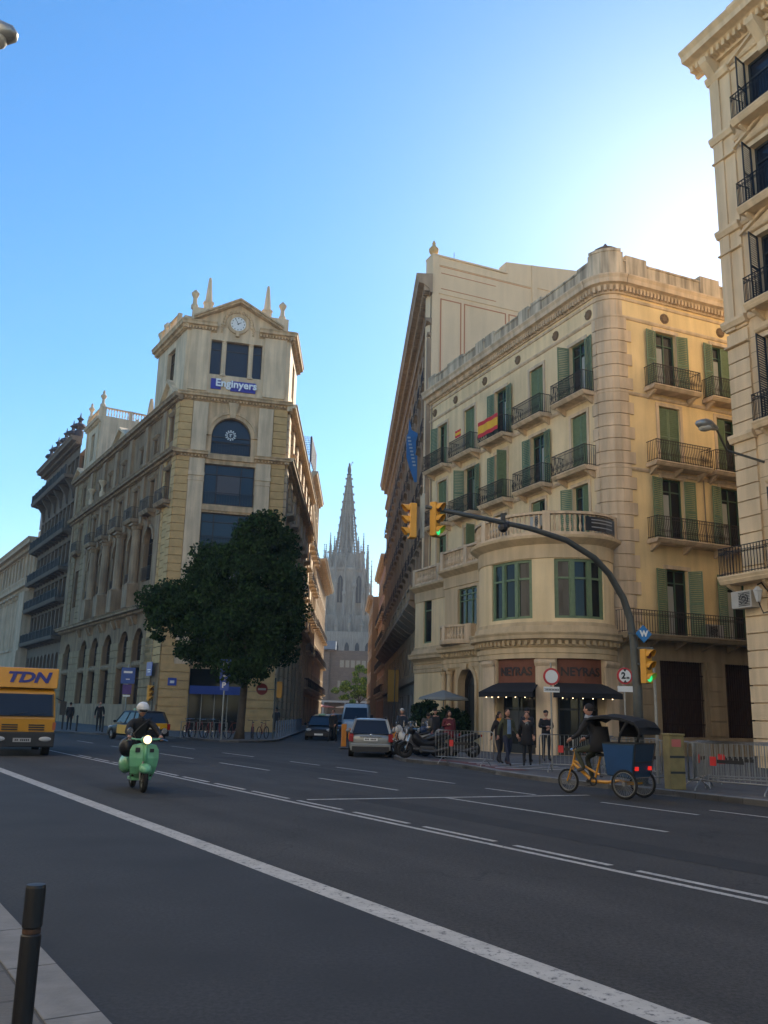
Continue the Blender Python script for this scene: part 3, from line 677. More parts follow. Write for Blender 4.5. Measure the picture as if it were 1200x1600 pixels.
b.box(-1.05,-.55,0,.15,16.7,28.6); b.box(-1.6,-1.05,0,.08,16.7,28.6)
for z in (28.2,25.3,21.0,17.0,12.3): b.prof([(0,z-.2),(.2,z-.18),(.24,z-.1),(.3,z),(.3,z+.12),(0,z+.16)],-1.65,-.45)
for z in (24.2,20.0,16.0): b.prof([(0,z),(.22,z+.02),(.22,z+.08),(0,z+.1)],-1.62,-.48)
b.mk('corner_pilaster',RBS,RB)
b=MB(G1); cornice(b,-26,.15,28.9,.95,1.1,.3); 
for z in (24.75,20.9,16.9,12.2): b.prof([(0,z),(.06,z),(.12,z+.12),(.12,z+.2),(0,z+.24)],-26,-1.5)
b.prof([(0,28.0),(.08,28.02),(.12,28.15),(0,28.17)],-26,-1.45)
b.mk('cornice',RBS,RB)
b=MB(G1)
for u in (-.85,-3.4,-6.1,-8.8,-11.5,-14.2): b.prof([(.0,27.7),(.15,27.75),(.2,28.1),(.45,28.4),(.75,28.75),(.8,28.95),(0,28.95)],u-.2,u+.2)
b.each('cornice_bracket',RBS,RB)
b=MB(G1); b.box(-26,-1.5,-.8,-.1,29.85,31.3); b.mk('attic_wall',RBS,RB)
for i,c in enumerate(wc):
    for j,(z0,z1) in enumerate(LV):
        o=window(RB,G1,c-1.15,z0,2.4,z1-z0,DKW,GLASSB,v=-.3,cols=2,rows=(.75,),t=.1)
        if i<2:
            s=MB(G1); surround(s,c-1.15,z0,2.4,z1-z0,.2,0,.07,False,.1)
            if j<3: s.ext([(c-1.7,z1+.35),(c+1.7,z1+.35),(c,z1+.95)],0,.12); s.ext([(c-1.9,z1+.3),(c,z1+1.0),(c+1.9,z1+.3),(c+1.9,z1+.42),(c,z1+1.15),(c-1.9,z1+.42)],.12,.25)
            s.mk('surround',RBS,o)
            leaf(o,G1,c+1.18,z0+.02,.7,z1-z0-.1,R(75),DKW,v=.02,side=-1); leaf(o,G1,c-1.12,z0+.02,.7,z1-z0-.1,R(100),DKW,v=.02,side=1)
        if j<4 and i<3:
            p=slab(RB,G1,c-1.5,c+1.42,.82,z0,RBS,.26); railing(p,G1,c-1.46,c+1.38,.03,.76,z0,1.05,.14,IRONB,belly=0)
p=slab(RB,G1,-14,-.05,.85,6.95,RBS,.3); railing(p,G1,-13.9,-.1,.03,.78,6.95,1.05,.14,IRONB,belly=0)
ac(G1,-1.3,5.75,.1,RB)
# ================================================================ CLOCK TOWER BUILDING (left)
lo=(-16.13,66.0)
LB=thing('clock_tower_building','ornate stone corner building with clock tower, pediment and obelisks behind the big tree','building',(*lo,0),world=True)
FF=frame(*lo,75,1); FS_=frame(*lo,-31.5,-1); re=FF(8.4,0,0)[:2]; FRt=frame(re[0],re[1],-1.2,1)
b=MB(FF)
wall(b,0,8.4,0,25.8,[(2.15,6.05,.15,4.6),(2.15,6.05,5.6,9.4),(2.15,6.05,10.2,13.1),(2.15,6.05,13.7,16.5),(2.15,6.05,17.15,20.4),(2.5,5.6,21.25,24.25,1)],.35)
b.mk('front_wall',LBS,LB,normals=False)
b=MB(FF); wall(b,.0,8.4,25.8,31.9,[(1.98,2.85,27.8,30.75),(3.2,5.0,27.8,30.75),(5.35,6.1,27.8,30.75)],.45); b.mk('tower_front_wall',LBW,LB,normals=False)
b=MB(FS_); wall(b,.0,7.3,25.8,31.7,[(2.6,4.6,27.5,30.7)],.45); b.mk('tower_side_wall',LBW,LB,normals=False)
b=MB(FRt); wall(b,0,7,25.8,31.7,[(2.6,4.6,27.5,30.7)],.3); b.mk('tower_side_wall',LBW,LB,normals=False)
tc=[FF(.3,-.5,0)[:2],FF(8.1,-.5,0)[:2],FRt(7,-.5,0)[:2],FS_(7.3,-.5,0)[:2]]
b=MB(); b.prism(tc,25.5,31.8); b.prism([FF(.5,-.5,0)[:2],FF(7.95,-.5,0)[:2],FRt(34,-.5,0)[:2],FS_(34.3,-.5,0)[:2]],0,25.6); b.mk('roof',ROOFM,LB)
b=MB(FF)
for a,c,z0,z1 in ((.95,2.1,0,20.7),(6.1,7.25,0,20.7),(.95,2.1,21.3,25.3),(6.1,7.25,21.3,25.3)): b.box(a,c,0,.22,z0,z1)
for a,c in ((.95,2.1),(6.1,7.25)):
    b.box(a-.05,c+.05,.0,.3,19.3,19.6); b.box(a-.05,c+.05,0,.27,18.9,19.0)
for a,c in ((.35,1.85),(6.25,8.05)): b.box(a,c,0,.15,26.3,31.4)
b.each('pilaster',LBW,LB)
b=MB(FF)
for a,c in ((.0,.9),(7.3,8.4)): quoin(b,a,c,4.9,25.4,.62,0,.1,.05)
for a,c in ((.0,2.1),(6.1,8.4)): quoin(b,a,c,1.2,4.9,.62,.22,.34,.05); b.box(a,c,.0,.22,0,4.95); b.box(a,c,.22,.42,0,1.2)
b.F=FS_; 
for a,c in ((0,1.05),(2.3,3.9)): quoin(b,a,c,4.9,25.4,.62,0,.1,.05)
quoin(b,1.05,2.3,4.9,17.0,.62,0,.05,.05)
b.each('block_stonework',LBQ,LB)
b=MB(FF)
cornice(b,-.35,8.75,25.45,.55,.6,.25); cornice(b,-.35,2.3,20.75,.5,.6,.25); cornice(b,5.9,8.75,20.75,.5,.6,.25); b.box(2.3,5.9,0,.15,20.75,21.1)
cornice(b,-.4,2.35,31.35,.7,.6,.25); cornice(b,5.75,8.75,31.35,.7,.6,.25)
for z in (4.9,9.6,13.25,16.65): b.box(2.1,6.1,0,.12,z,z+.35)
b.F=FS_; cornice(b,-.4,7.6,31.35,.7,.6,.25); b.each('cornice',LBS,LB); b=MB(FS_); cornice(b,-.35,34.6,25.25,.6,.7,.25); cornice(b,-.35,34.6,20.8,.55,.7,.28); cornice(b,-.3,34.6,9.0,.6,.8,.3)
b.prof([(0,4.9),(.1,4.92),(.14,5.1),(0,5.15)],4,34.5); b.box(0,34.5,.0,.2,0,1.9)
b.mk('side_cornice',mat('aged_shaded_stone',(.34,.235,.14),.9,.22,.8,.3,12,stain=.3),LB); b=MB(FRt); cornice(b,-.4,7.4,31.35,.7,.6,.25)  # side_cornice: carved stone darkened in colour for the shaded side, partly dirt
b.each('cornice',LBS,LB)
# pediment
b=MB(FF); b.ext([(1.3,32.9),(7.1,32.9),(7.1,31.6),(1.3,31.6)],-.4,.05) if 0 else None
b.ext([(1.5,31.9),(6.7,31.9),(6.7,32.6),(4.05,34.0),(1.5,32.6)],-.6,.04)
b.mk('pediment',LBW,LB)
b=MB(FF)
for s_ in (1,-1):
    x0,x1=4.05,4.05+s_*3.6
    for dz,th,v1 in ((0,.16,.65),(.16,.14,.8)): b.ext([(x0,34.0+dz),(x1,32.05+dz),(x1,32.05+dz+th),(x0,34.0+dz+th)],-.4,v1)
b.mk('pediment_moulding',LBS,LB)
b=MB(FF); b.box(.3,2.2,-2.5,.1,32.05,33.3); b.box(6.0,8.1,-2.5,.1,32.05,33.3); b.F=FS_; b.box(.2,6.6,-2,.2,32.05,32.6)
balus(b,2.2,6.6,32.6,.9,.3,0,ped=2.2)
b.each('attic_block',LBW,LB)
def solo(F,fn,name,m,par,smooth=False,label=None): b=MB(F); fn(b); return b.mk(name,m,par,smooth=smooth,label=label)
for u,v in ((1.55,-.5),(6.35,-.5)): solo(None,lambda q:(obel(q,*FF(u,v,0)[:2],33.3,3.0,.3),q.box(*[0]*0) if 0 else None),'obelisk',LBW,LB)
for c in (FF(.45,-.3,33.3),FF(7.6,-.3,33.3),FS_(6.9,0,32.05),FS_(5.4,0,32.3)): solo(None,lambda q:q.lathe(c,[(.3,0),(.3,.3),(.2,.4),(.16,.9),(.3,1.2),(.33,1.35),(.2,1.5),(.08,1.65)],10),'urn',LBW,LB)
ck=MB(FF); ck.ext([(4.0+.62*math.cos(2*PI*k/28),32.3+.62*math.sin(2*PI*k/28)) for k in range(28)],.04,.1); ck=ck.mk('clock',mat('clock_face',(.78,.78,.76),.5),LB)
b=MB(FF); 
ring=lambda r,n=28:[(4.0+r*math.cos(2*PI*k/n),32.3+r*math.sin(2*PI*k/n)) for k in range(n)]
for k in range(28):
    A=ring(.88)[k],ring(.88)[(k+1)%28],ring(.62)[(k+1)%28],ring(.62)[k]; b.ext(A,.03,.16)
for k in range(16):
    t=R(-10+200*k/15); c=(4.0+1.12*math.cos(t),32.3+1.05*math.sin(t)); b.ball((c[0],.1,c[1]),(.15,.1,.15),6,4)
for sx_ in (-1,1):
    for k in range(4): b.ball((4+sx_*1.25,.1,32.1-.2*k),(.12-.015*k,.09,.12),6,4)
b.box(3.86,4.14,.1,.3,31.15,31.6)
b.mk('garland',LBS,ck)
b=MB(FF)
for k in range(12):
    t=2*PI*k/12; x,z=4+.5*math.cos(t),32.3+.5*math.sin(t); b.ext([(x-.03,z-.05),(x+.03,z-.05),(x+.03,z+.05),(x-.03,z+.05)],.1,.11)
def hand(ang,l,w_): 
    dx,dz=math.sin(ang),math.cos(ang); b.ext([(4-dx*.08-dz*w_,32.3-dz*.08+dx*w_),(4+dx*l-dz*w_*.5,32.3+dz*l+dx*w_*.5),(4+dx*l+dz*w_*.5,32.3+dz*l-dx*w_*.5),(4-dx*.08+dz*w_,32.3-dz*.08-dx*w_)],.112,.125)
hand(R(58),.3,.035); hand(R(-28),.46,.025)
b.mk('clock_hands',BLK,ck)
for u,w_ in ((1.98,.87),(3.2,1.8),(5.35,.75)): window(LB,FF,u,27.8,w_,2.95,BRW,GLASSB,v=-.4,cols=1,rows=(.75,),t=.06)
window(LB,FS_,2.6,27.5,2.0,3.2,BRW,GLASS,v=-.4,cols=1)
for u in (3.02,5.18): solo(FF,lambda q:column(q,u,-.08,27.8,30.75,.15),'column',LBW,LB)
for z,h in ((5.6,3.8),(10.2,2.9),(13.7,2.8),(17.15,3.25)):
    o=window(LB,FF,2.15,z,3.9,h,BRW,GLASSB,v=-.3,cols=1,rows=(.75,),t=.07)
    b=MB(FF); b.box(3.1,3.16,-.28,-.2,z+.05,z+h-.05); b.box(5.0,5.06,-.28,-.2,z+.05,z+h-.05); b.mk('mullion',BRW,o)
    if z in (17.15,10.2): b=MB(FF); b.box(3.2,4.95,-.285,-.28,z+.9,z+h*.75); b.mk('blind',mat('grey_blind',(.10,.10,.11),.8),o)
    if z>9: railing(LB,FF,2.15,6.05,-.1,.02,z-.02,1.0,.2,IRON,belly=.0,sides=False,sc=False)
window(LB,FF,2.5,21.25,3.1,3.0,BRW,GLASSB,v=-.3,cols=1,rows=(.7,),arch=True)
railing(LB,FF,2.5,5.6,-.1,.02,21.25,1.0,.2,IRON,belly=0,sides=False,sc=False)
b=MB(FF)
ap=arcpts(4.05,22.7,1.57,14)
for e0,e1,v1 in ((0,.28,.12),(.28,.5,.2)):
    A=arcpts(4.05,22.7,1.55+e0,14); Bq=arcpts(4.05,22.7,1.55+e1,14)
    for k in range(14): b.ext([A[k],A[k+1],Bq[k+1],Bq[k]],0,v1)
b.ext([(3.85,24.2),(4.25,24.2),(4.45,25.45),(3.65,25.45)],0,.35)
b.mk('arch_moulding',LBS,LB)
b=MB(FF)   # roundel emblem on the arched glass
for k in range(12):
    t=2*PI*k/12; x,z=4.0+.38*math.cos(t),22.9+.38*math.sin(t); b.box(x-.05,x+.05,-.23,-.2,z-.05,z+.05)
b.disc((4.0,-.22,22.9),(0,1,0),.26,.31,.02,18); b.box(3.88,4.12,-.23,-.2,22.98,23.03); b.box(3.97,4.03,-.23,-.2,22.75,23.0); b.box(3.86,4.0,-.23,-.2,22.83,22.87)
b.mk('emblem',WHT,LB)
b=MB(FF); b.box(2.15,2.95,.02,.12,26.55,27.4); b.box(3.7,5.7,.02,.12,26.5,27.35); sgn=b.mk('name_sign',mat('sign_royal_blue',(.03,.03,.30),.5),LB)
txt(FF,'Enginyers',4.15,.16,27.05,.86,mat('sign_white',(.85,.86,.88),.4),sgn,bold=.022,depth=.05,sx=1.0)
b=MB(FF); b.box(2.2,6.0,.1,.28,2.75,3.35); sgn=b.mk('shop_fascia',mat('bank_blue',(.02,.06,.28),.4),LB)
txt(FF,'Banca',3.9,.29,3.05,.36,WHT,sgn) if 0 else None
b=MB(FF); b.box(2.2,6.0,-.3,-.25,.15,2.75); g=b.mk('shop_window',GLASS,LB)
b=MB(FF); [b.box(x,x+.07,-.25,-.17,.15,2.75) for x in (2.15,3.1,4.05,5.0,5.95)]; b.mk('shop_frame',GALV,g)
b=MB(FF); b.box(2.2,6.0,-.3,-.25,3.35,4.6); b.mk('transom_glass',GLASS,LB)
# left facade
arch=[(.9,1.7),(6.2,2.6),(10.3,2.6),(15.4,2.8),(19.9,2.6),(24.1,2.6),(30.9,2.8)]
H_=[(c-w_/2,c+w_/2,5.3,7.9,1) for c,w_ in arch]+[(c-w_/2,c+w_/2,1.9,4.8) for c,w_ in arch[1:]]
H2=[(c-1.15,c+1.15,11.6,16.0,1) for c in (5.6,10.3,15.1,19.7,24.2)]+[(1.1,2.2,12,16),(29.3,30.8,11.6,15.4)]
H3=[(c-.6,c+.6,17.4,20.0) for c in (1.7,5.6,10.3,15.1,19.7,24.2,30.0)]
H4=[(c-.45,c+.45,22.3,23.5) for c in (5.6,9.3,15.1,19.7,23.4)]+[(1.1,2.1,22.4,24.4),(29.3,30.5,22.3,24.4)]
b=MB(FS_); wall(b,0,34.5,0,25.3,H_+H2+H3+H4,.55); b.mk('left_wall',LBD,LB,normals=False); LBA=mat('aged_shaded_stone',(.34,.235,.14),.9,.22,.8,.3,12,stain=.3)  # LBA: left facade trim, shade painted into its darker tone besides grime
b=MB(FS_); wall(b,0,34.5,25.3,25.9,[],.5); b.mk('left_parapet',LBS,LB,normals=False)
def dk(h,rail=None,ar=False):
    window(LB,FS_,h[0],h[2],h[1]-h[0],h[3]-h[2],BRW,GLASS,v=-.45,cols=2,rows=(.7,),arch=ar,t=.06)
for h in H_[:7]: dk(h,ar=True)
for h in H_[7:]: dk(h)
for h in H2: dk(h,ar=len(h)>4)
for h in H3:
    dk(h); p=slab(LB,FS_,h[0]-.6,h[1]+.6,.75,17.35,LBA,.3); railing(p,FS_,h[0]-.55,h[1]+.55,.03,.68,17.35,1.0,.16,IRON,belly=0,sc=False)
for h in H4: dk(h)
for h in H2[:5]: railing(LB,FS_,h[0],h[1],.0,.1,11.7,1.05,.16,IRON,belly=0,sides=False,sc=False)
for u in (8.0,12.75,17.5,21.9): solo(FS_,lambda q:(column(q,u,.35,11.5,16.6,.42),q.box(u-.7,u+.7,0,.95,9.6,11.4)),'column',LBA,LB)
b=MB(FS_)
for u in (8.0,12.75,17.5,21.9,3.2,26.8,33.5): b.box(u-.42,u+.42,0,.25,21.4,25.2); b.box(u-.3,u+.3,0,.2,16.7,20.7)
for u in (3.2,26.8,33.4): b.box(u-.5,u+.5,0,.15,9.6,16.6)
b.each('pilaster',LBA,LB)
b=MB(FS_)
for a,c in ((26.0,29.0),(31.3,34.4)): quoin(b,a,c,9.7,25.2,.62,0,.1,.05)
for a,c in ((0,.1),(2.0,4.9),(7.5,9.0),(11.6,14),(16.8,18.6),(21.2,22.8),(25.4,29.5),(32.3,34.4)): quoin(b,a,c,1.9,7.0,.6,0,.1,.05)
b.each('block_stonework',mat('ochre_block_aged_shaded',(.33,.23,.12),.9,.2,2,.3,10,stain=.25),LB)  # ochre blocks of the left side, colour lowered to hold shade and ageing
def tri(b,c,w_,z,h): b.ext([(c-w_,z),(c+w_,z),(c,z+h)],-.3,.15); b.ext([(c-w_-.2,z),(c,z+h+.05),(c+w_+.2,z),(c+w_+.2,z+.18),(c,z+h+.28),(c-w_-.2,z+.18)],-.3,.5)
b=MB(FS_); tri(b,16.6,2.3,25.9,1.3); tri(b,32.8,1.9,25.9,1.0); tri(b,2.6,1.7,25.9,1.6); b.each('gable_pediment',LBW,LB)
b=MB(FS_)
wall(b,26.5,31.7,25.9,31.0,[(28.4,29.8,27.1,30.1)],.4); b.box(26.5,31.7,-6,-.42,25.8,31.0); b.box(26.52,26.85,0,.12,26,31); b.box(31.3,31.7,0,.12,26,31)
cornice(b,26.2,32.0,30.8,.55,.5,.25); b.box(26.3,26.7,-.4,.2,31.3,32.4); b.box(31.3,31.8,-.4,.2,31.3,32.4); balus(b,26.7,31.3,31.3,1.1,.28,0,ped=0)
b.box(26.2,26.5,-6,.0,25.9,31.35); b.F=lambda u,v,z:FS_(26.4-v,-u,z) if 0 else FS_(26.4,-u,z); 
b.F=lambda u,v,z:FS_(26.35-v,-u,z); balus(b,.3,5.8,31.35,1.1,.28,0,ped=2.7)
b.mk('rear_turret',LBW,LB)
window(LB,FS_,28.4,27.1,1.4,3.0,BRW,GLASS,v=-.35,cols=1)
for u in (26.5,31.5): solo(None,lambda q:q.lathe(FS_(u,-.1,32.4),[(.3,0),(.3,.3),(.16,.5),(.14,.9),(.32,1.2),(.32,1.3),(.15,1.5),(.12,1.8),(.02,1.95)],10),'urn',LBW,LB)
for u,h in ((12.5,3.5),(16.6,2.6)): solo(None,lambda q:obel(q,*FS_(u,-1.2,0)[:2],25.9,h,.42),'obelisk',LBW,LB)
solo(None,lambda q:q.lathe(FS_(8.6,-1.2,25.9),[(.5,0),(.5,.8),(.3,1.0),(.32,1.8),(.55,2.1),(.5,2.4),(.25,2.7)],10),'urn',LBW,LB)
b=MB(FS_)
for h in H3+H4: b.box(h[0]-.18,h[0],0,.1,h[2],h[3]); b.box(h[1],h[1]+.18,0,.1,h[2],h[3]); b.prof([(0,h[3]),(.12,h[3]+.03),(.28,h[3]+.2),(.28,h[3]+.28),(0,h[3]+.32)],h[0]-.25,h[1]+.25)
for h in H2[:5]:
    A=arcpts((h[0]+h[1])/2,h[3]-1.15,1.17,10); Bq=arcpts((h[0]+h[1])/2,h[3]-1.15,1.42,10)
    for k in range(10): b.ext([A[k],A[k+1],Bq[k+1],Bq[k]],0,.14)
    b.box((h[0]+h[1])/2-.16,(h[0]+h[1])/2+.16,0,.3,h[3],h[3]+.55)
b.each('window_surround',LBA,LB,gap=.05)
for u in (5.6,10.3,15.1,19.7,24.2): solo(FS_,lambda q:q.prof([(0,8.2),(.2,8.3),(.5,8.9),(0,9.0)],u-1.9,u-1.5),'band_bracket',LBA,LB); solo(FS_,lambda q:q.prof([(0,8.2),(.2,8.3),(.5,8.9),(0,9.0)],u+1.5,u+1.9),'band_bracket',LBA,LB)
for u in (20.5,24.6): solo(None,lambda q:q.lathe(FS_(u,.55,21.4),[(.25,0),(.25,.5),(.15,.6),(.12,1.0),(.3,1.35),(.42,1.5),(.42,1.6),(.1,1.65)],10),'urn',LBW,LB)
b=MB(FS_); b.box(14,22,-8,-4,25.6,29.6); b.box(14.3,14.9,-5,-4.2,29.6,30.6); b.mk('roof_shed',mat('brown_brick',(.16,.08,.06),.9,.2,2,course=(-31.5,.1,.3,.6)),LB)
# right (sunlit) facade of the tower building
HH=[(c-.7,c+.7,z,z+2.6) for c in (3,7.5,12,16.5,21,25.5,30) for z in (6,10.5,14,17.5)]+[(c-.5,c+.5,22.3,24) for c in (3,7.5,12,16.5,21,25.5,30)]
b=MB(FRt); wall(b,0,33,0,25.3,HH+[(c-1,c+1,.4,4.2) for c in (3,7.5,12,16.5,21,25.5,30)],.4); b.mk('side_wall',LBS,LB,normals=False)
b=MB(FRt); cornice(b,-.35,33.2,25.25,.6,.8,.3); cornice(b,-.35,33.2,20.8,.55,.8,.3); cornice(b,0,33,9,.6,.8,.3)
for i in range(8):
    u=.2+4.5*i; quoin(b,u,u+1.3,.5,25.2,.65,0,.22,.06)
    if i<7: b.ext([(u+1.6,25.9),(u+4.0,25.9),(u+2.8,27.1)],-.3,.3) if i%3==1 else None
    if i<7:
        for z in (10.3,13.8,17.3): b.prof([(0,z-.25),(.7,z-.1),(.75,z),(0,z)],u+1.7,u+4.1); b.box(u+1.8,u+4,.68,.71,z,z+.95); b.lathe((u+2.9,.4,21.4),[(.2,0),(.1,.5),(.3,1.1),(.05,1.3)],6)
b.mk('side_stonework',LBW,LB)
b=MB(FRt)
for h in HH: b.box(h[0],h[1],-.35,-.3,h[2],h[3])
for c in (3,7.5,12,16.5,21,25.5,30): b.box(c-1,c+1,-.35,-.3,.4,4.2)
b.each('side_window',GLASS,LB)
# roof trellis
TR=thing('roof_trellis','dark blue steel grid canopy on the roof above the sunny side street facade','trellis',(-9,108,30.2),world=True)
b=MB()
for i in range(8): x=-12.0+i*.4; b.box(x-.02,x+.02,104,112,34.6,34.66)
for i in range(11): y=104+i*.76; b.box(-12.1,-9.0,y-.02,y+.02,34.55,34.6)
for i in range(11): z=31.6+i*.3; b.box(-9.1,-9.02,104,112,z-.05,z+.05)
for i in range(9): y=104+i*1.0; b.box(-9.15,-9.05,y-.04,y+.04,31.4,34.7)
b.mk('grid',mat('steel_blue',(.012,.012,.045),.6),TR)
for i,(x,y) in enumerate(((-11.9,104.2),(-9.2,104.2),(-11.9,111.8),(-9.2,111.8))): solo(None,lambda q:q.box(x-.06,x+.06,y-.06,y+.06,29.5,34.6),'leg',MC['steel_blue'],TR)
# ================================================================ generic street building
def strip(name,label,F,L_,Hh,floors,bay,wallm,trim,depth=10,gf=4.2,ww=1.1,wh=2.0,balc=0.7,eave=.8,pil=.0,balm=None,par=0.5,gm=None,winm=None,cat='building',split=True,u00=0,cell=None):
    T=thing(name,label,cat,(*F(u00,0,0)[:2],0),world=True); n=max(1,round(L_/bay)); bw=L_/n; fh=(Hh-gf-.9)/floors; hs=[]; gh=[]
    for i in range(n):
        c=u00+(i+.5)*bw
        for j in range(floors): z=gf+.25+j*fh; hs.append((c-ww/2,c+ww/2,z,z+wh*(.8 if j==floors-1 else 1)))
        gh.append((c-bw*.32,c+bw*.32,.3,gf-.8))
    b=MB(F); wall(b,u00,u00+L_,0,Hh,hs+gh,.35); b.mk('wall',wallm,T,normals=False)
    b=MB(); b.prism([F(u00+.01,-.45,0)[:2],F(u00+L_-.01,-.45,0)[:2],F(u00+L_-.01,-depth,0)[:2],F(u00+.01,-depth,0)[:2]],0,Hh-.1); b.prism([F(u00+.0,-.01,0)[:2],F(u00+.2,-.01,0)[:2],F(u00+.2,-.5,0)[:2],F(u00+.0,-.5,0)[:2]],0,Hh-.12); b.prism([F(u00+L_-.2,-.01,0)[:2],F(u00+L_,-.01,0)[:2],F(u00+L_,-.5,0)[:2],F(u00+L_-.2,-.5,0)[:2]],0,Hh-.12); b.mk('body',wallm,T)
    b=MB(F); cornice(b,u00,u00+L_,Hh-.7,.75,eave,.4)
    b.prof([(0,gf-.4),(.2,gf-.35),(.25,gf-.15),(0,gf-.1)],u00,u00+L_)
    if pil:
        for i in range(n+1): x=max(u00+.2,min(u00+L_-.2,u00+i*bw)); b.box(x-.2,x+.2,0,pil,gf,Hh-.7)
    for h in hs: b.box(h[0]-.14,h[1]+.14,0,.1,h[3],h[3]+.18); b.box(h[0]-.14,h[0],0,.07,h[2],h[3]); b.box(h[1],h[1]+.14,0,.07,h[2],h[3])
    b.mk('cornice_and_surrounds',trim,T)
    k=0
    for h in hs[:98]:
        o=MB(F); a,c,z0,z1=h; m_=(a+c)/2; o.box(a,a+.07,-.28,-.2,z0,z1); o.box(c-.07,c,-.28,-.2,z0,z1); o.box(m_-.04,m_+.04,-.28,-.2,z0,z1); o.box(a,c,-.27,-.19,z0+(z1-z0)*.75,z0+(z1-z0)*.75+.06); o=o.mk('window',winm or BRW,T)
        g=MB(F); g.box(a,c,-.32,-.29,z0,z1); g.mk('pane',GLASS,o)
    if balc:
        for h in hs[:98]:
            if (h[2]-gf)>.1 and h[2]<Hh-fh*1.2:
                p=slab(T,F,h[0]-.5,h[1]+.5,balc,h[2]-.02,trim,.2,br=False); q=MB(F); z=h[2]
                q.box(h[0]-.46,h[1]+.46,balc-.08,balc-.04,z+.92,z+.97)
                for x in (h[0]-.46,h[1]+.42): q.box(x,x+.04,0,balc-.04,z+.92,z+.97)
                m_=max(3,int((h[1]-h[0]+.9)/.2))
                for i in range(m_+1): x=h[0]-.45+(h[1]-h[0]+.88)*i/m_; q.box(x-.012,x+.012,balc-.07,balc-.046,z,z+.93)
                for i in range(3):
                    y=balc*(i+.5)/3
                    for x in (h[0]-.44,h[1]+.44): q.box(x-.012,x+.012,y-.012,y+.012,z,z+.93)
                q.mk('railing',IRON,p)
    b=MB(F)
    for h in gh: b.box(h[0],h[1],-.33,-.3,h[2],h[3])
    b.each('shopfront_glass',GLASS,T)
    return T
fr2=FRt
strip('stone_building','tan stone building with deep cornice next to the clock tower building down the side street',FRt,17,29.5,6,3.4,LBS,LBW,pil=.18,u00=33.2)
strip('eaves_building','lower sunlit building with broad projecting eaves further along the left of the side street',FRt,34,22,4,3.4,LBS,LBW,eave=1.5,pil=.1,u00=50.4)
# B2 dark balcony building
D2=thing('dark_balcony_building','dark grey building with continuous glazed balconies and urns along its roof edge','building',(*FS_(34.6,0,0)[:2],0),world=True)
hs=[(34.9+i*2.0+.2,34.9+i*2.0+1.8,z,z+h) for i in range(9) for z,h in ((9.4,2.8),(13.2,2.3),(17.0,2.5),(21.0,3.0),(27.2,2.0))]+[(34.9+i*2.0+.25,34.9+i*2.0+1.75,1.2,7.3,1) for i in range(9)]
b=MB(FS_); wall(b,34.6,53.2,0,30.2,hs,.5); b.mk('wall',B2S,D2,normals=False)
b=MB(); b.prism([FS_(34.6,-.6,0)[:2],FS_(53.2,-.6,0)[:2],FS_(53.2,-14,0)[:2],FS_(34.6,-14,0)[:2]],0,30.1); b.prism([FS_(53.0,0,0)[:2],FS_(53.2,0,0)[:2],FS_(53.2,-.6,0)[:2],FS_(53.0,-.6,0)[:2]],0,30.1); b.mk('body',mat('tan_side_wall',(.3,.22,.15),.9,.15,1),D2)
b=MB(FS_); cornice(b,34.3,53.6,30.2,1.0,1.3,.3); b.mk('cornice',mat('grey_cornice',(.20,.15,.11),.9,.2,2),D2)
for z,lab in ((8.3,0),(12.4,0),(15.8,0),(20.0,0),(26.1,0)):
    p=slab(D2,FS_,34.7,53.6,1.1 if z!=26.1 else 1.5,z+.7,mat('charcoal_slab',(.13,.10,.075),.8,.2,3),.4,br=True)
    b=MB(FS_); v=.98 if z!=26.1 else 1.35
    b.box(34.7,53.4,v,v+.04,z+1.65,z+1.7)
    for i in range(94): x=34.75+.2*i; b.box(x-.015,x+.015,v,v+.03,z+.7,z+1.65)
    for i in range(10): x=34.8+2.06*i; b.box(x-.1,x+.1,v-.06,v+.1,z+.7,z+1.75)
    b.box(34.7,53.4,v-.02,v-.01,z+.75,z+1.5); b.mk('railing',mat('dark_railing_panel',(.045,.045,.042),.7),p)
for h in hs: 
    o=MB(FS_); g=MB(FS_); a,c=h[0],h[1]
    if len(h)>4: g.ext([(a,h[2])]+arcpts((a+c)/2,h[3]-(c-a)/2,(c-a)/2)+[(c,h[2])],-.48,-.45)
    else: g.box(a,c,-.48,-.44,h[2],h[3]); o.box((a+c)/2-.05,(a+c)/2+.05,-.44,-.36,h[2],h[3]); o.box(a,c,-.43,-.37,h[2]+1.6,h[2]+1.7)
    o.box(a,a+.07,-.44,-.38,h[2],h[3]-.8); o=o.mk('window',GRD,D2); g.mk('pane',GLASS,o)
b=MB(FS_)
for i in range(6):
    x=35.5+3.2*i; b.prof([(0,24.2),(.2,24.3),(.35,25.2),(1.2,26.4),(1.3,26.75),(0,26.8)],x-.15,x+.15)
b.each('corbel',MC['charcoal_slab'],D2)
for u in (34.9,38.2,41.7,46.1,50): solo(None,lambda q:q.lathe(FS_(u,.3,31.2),[(.5,0),(.5,.7),(.3,.9),(.75,1.2),(.6,1.5),(.2,1.7),(.22,2.0),(.4,2.15),(.1,2.4),(.03,2.9)],10),'urn',mat('urn_dark',(.06,.05,.06),.9),D2)
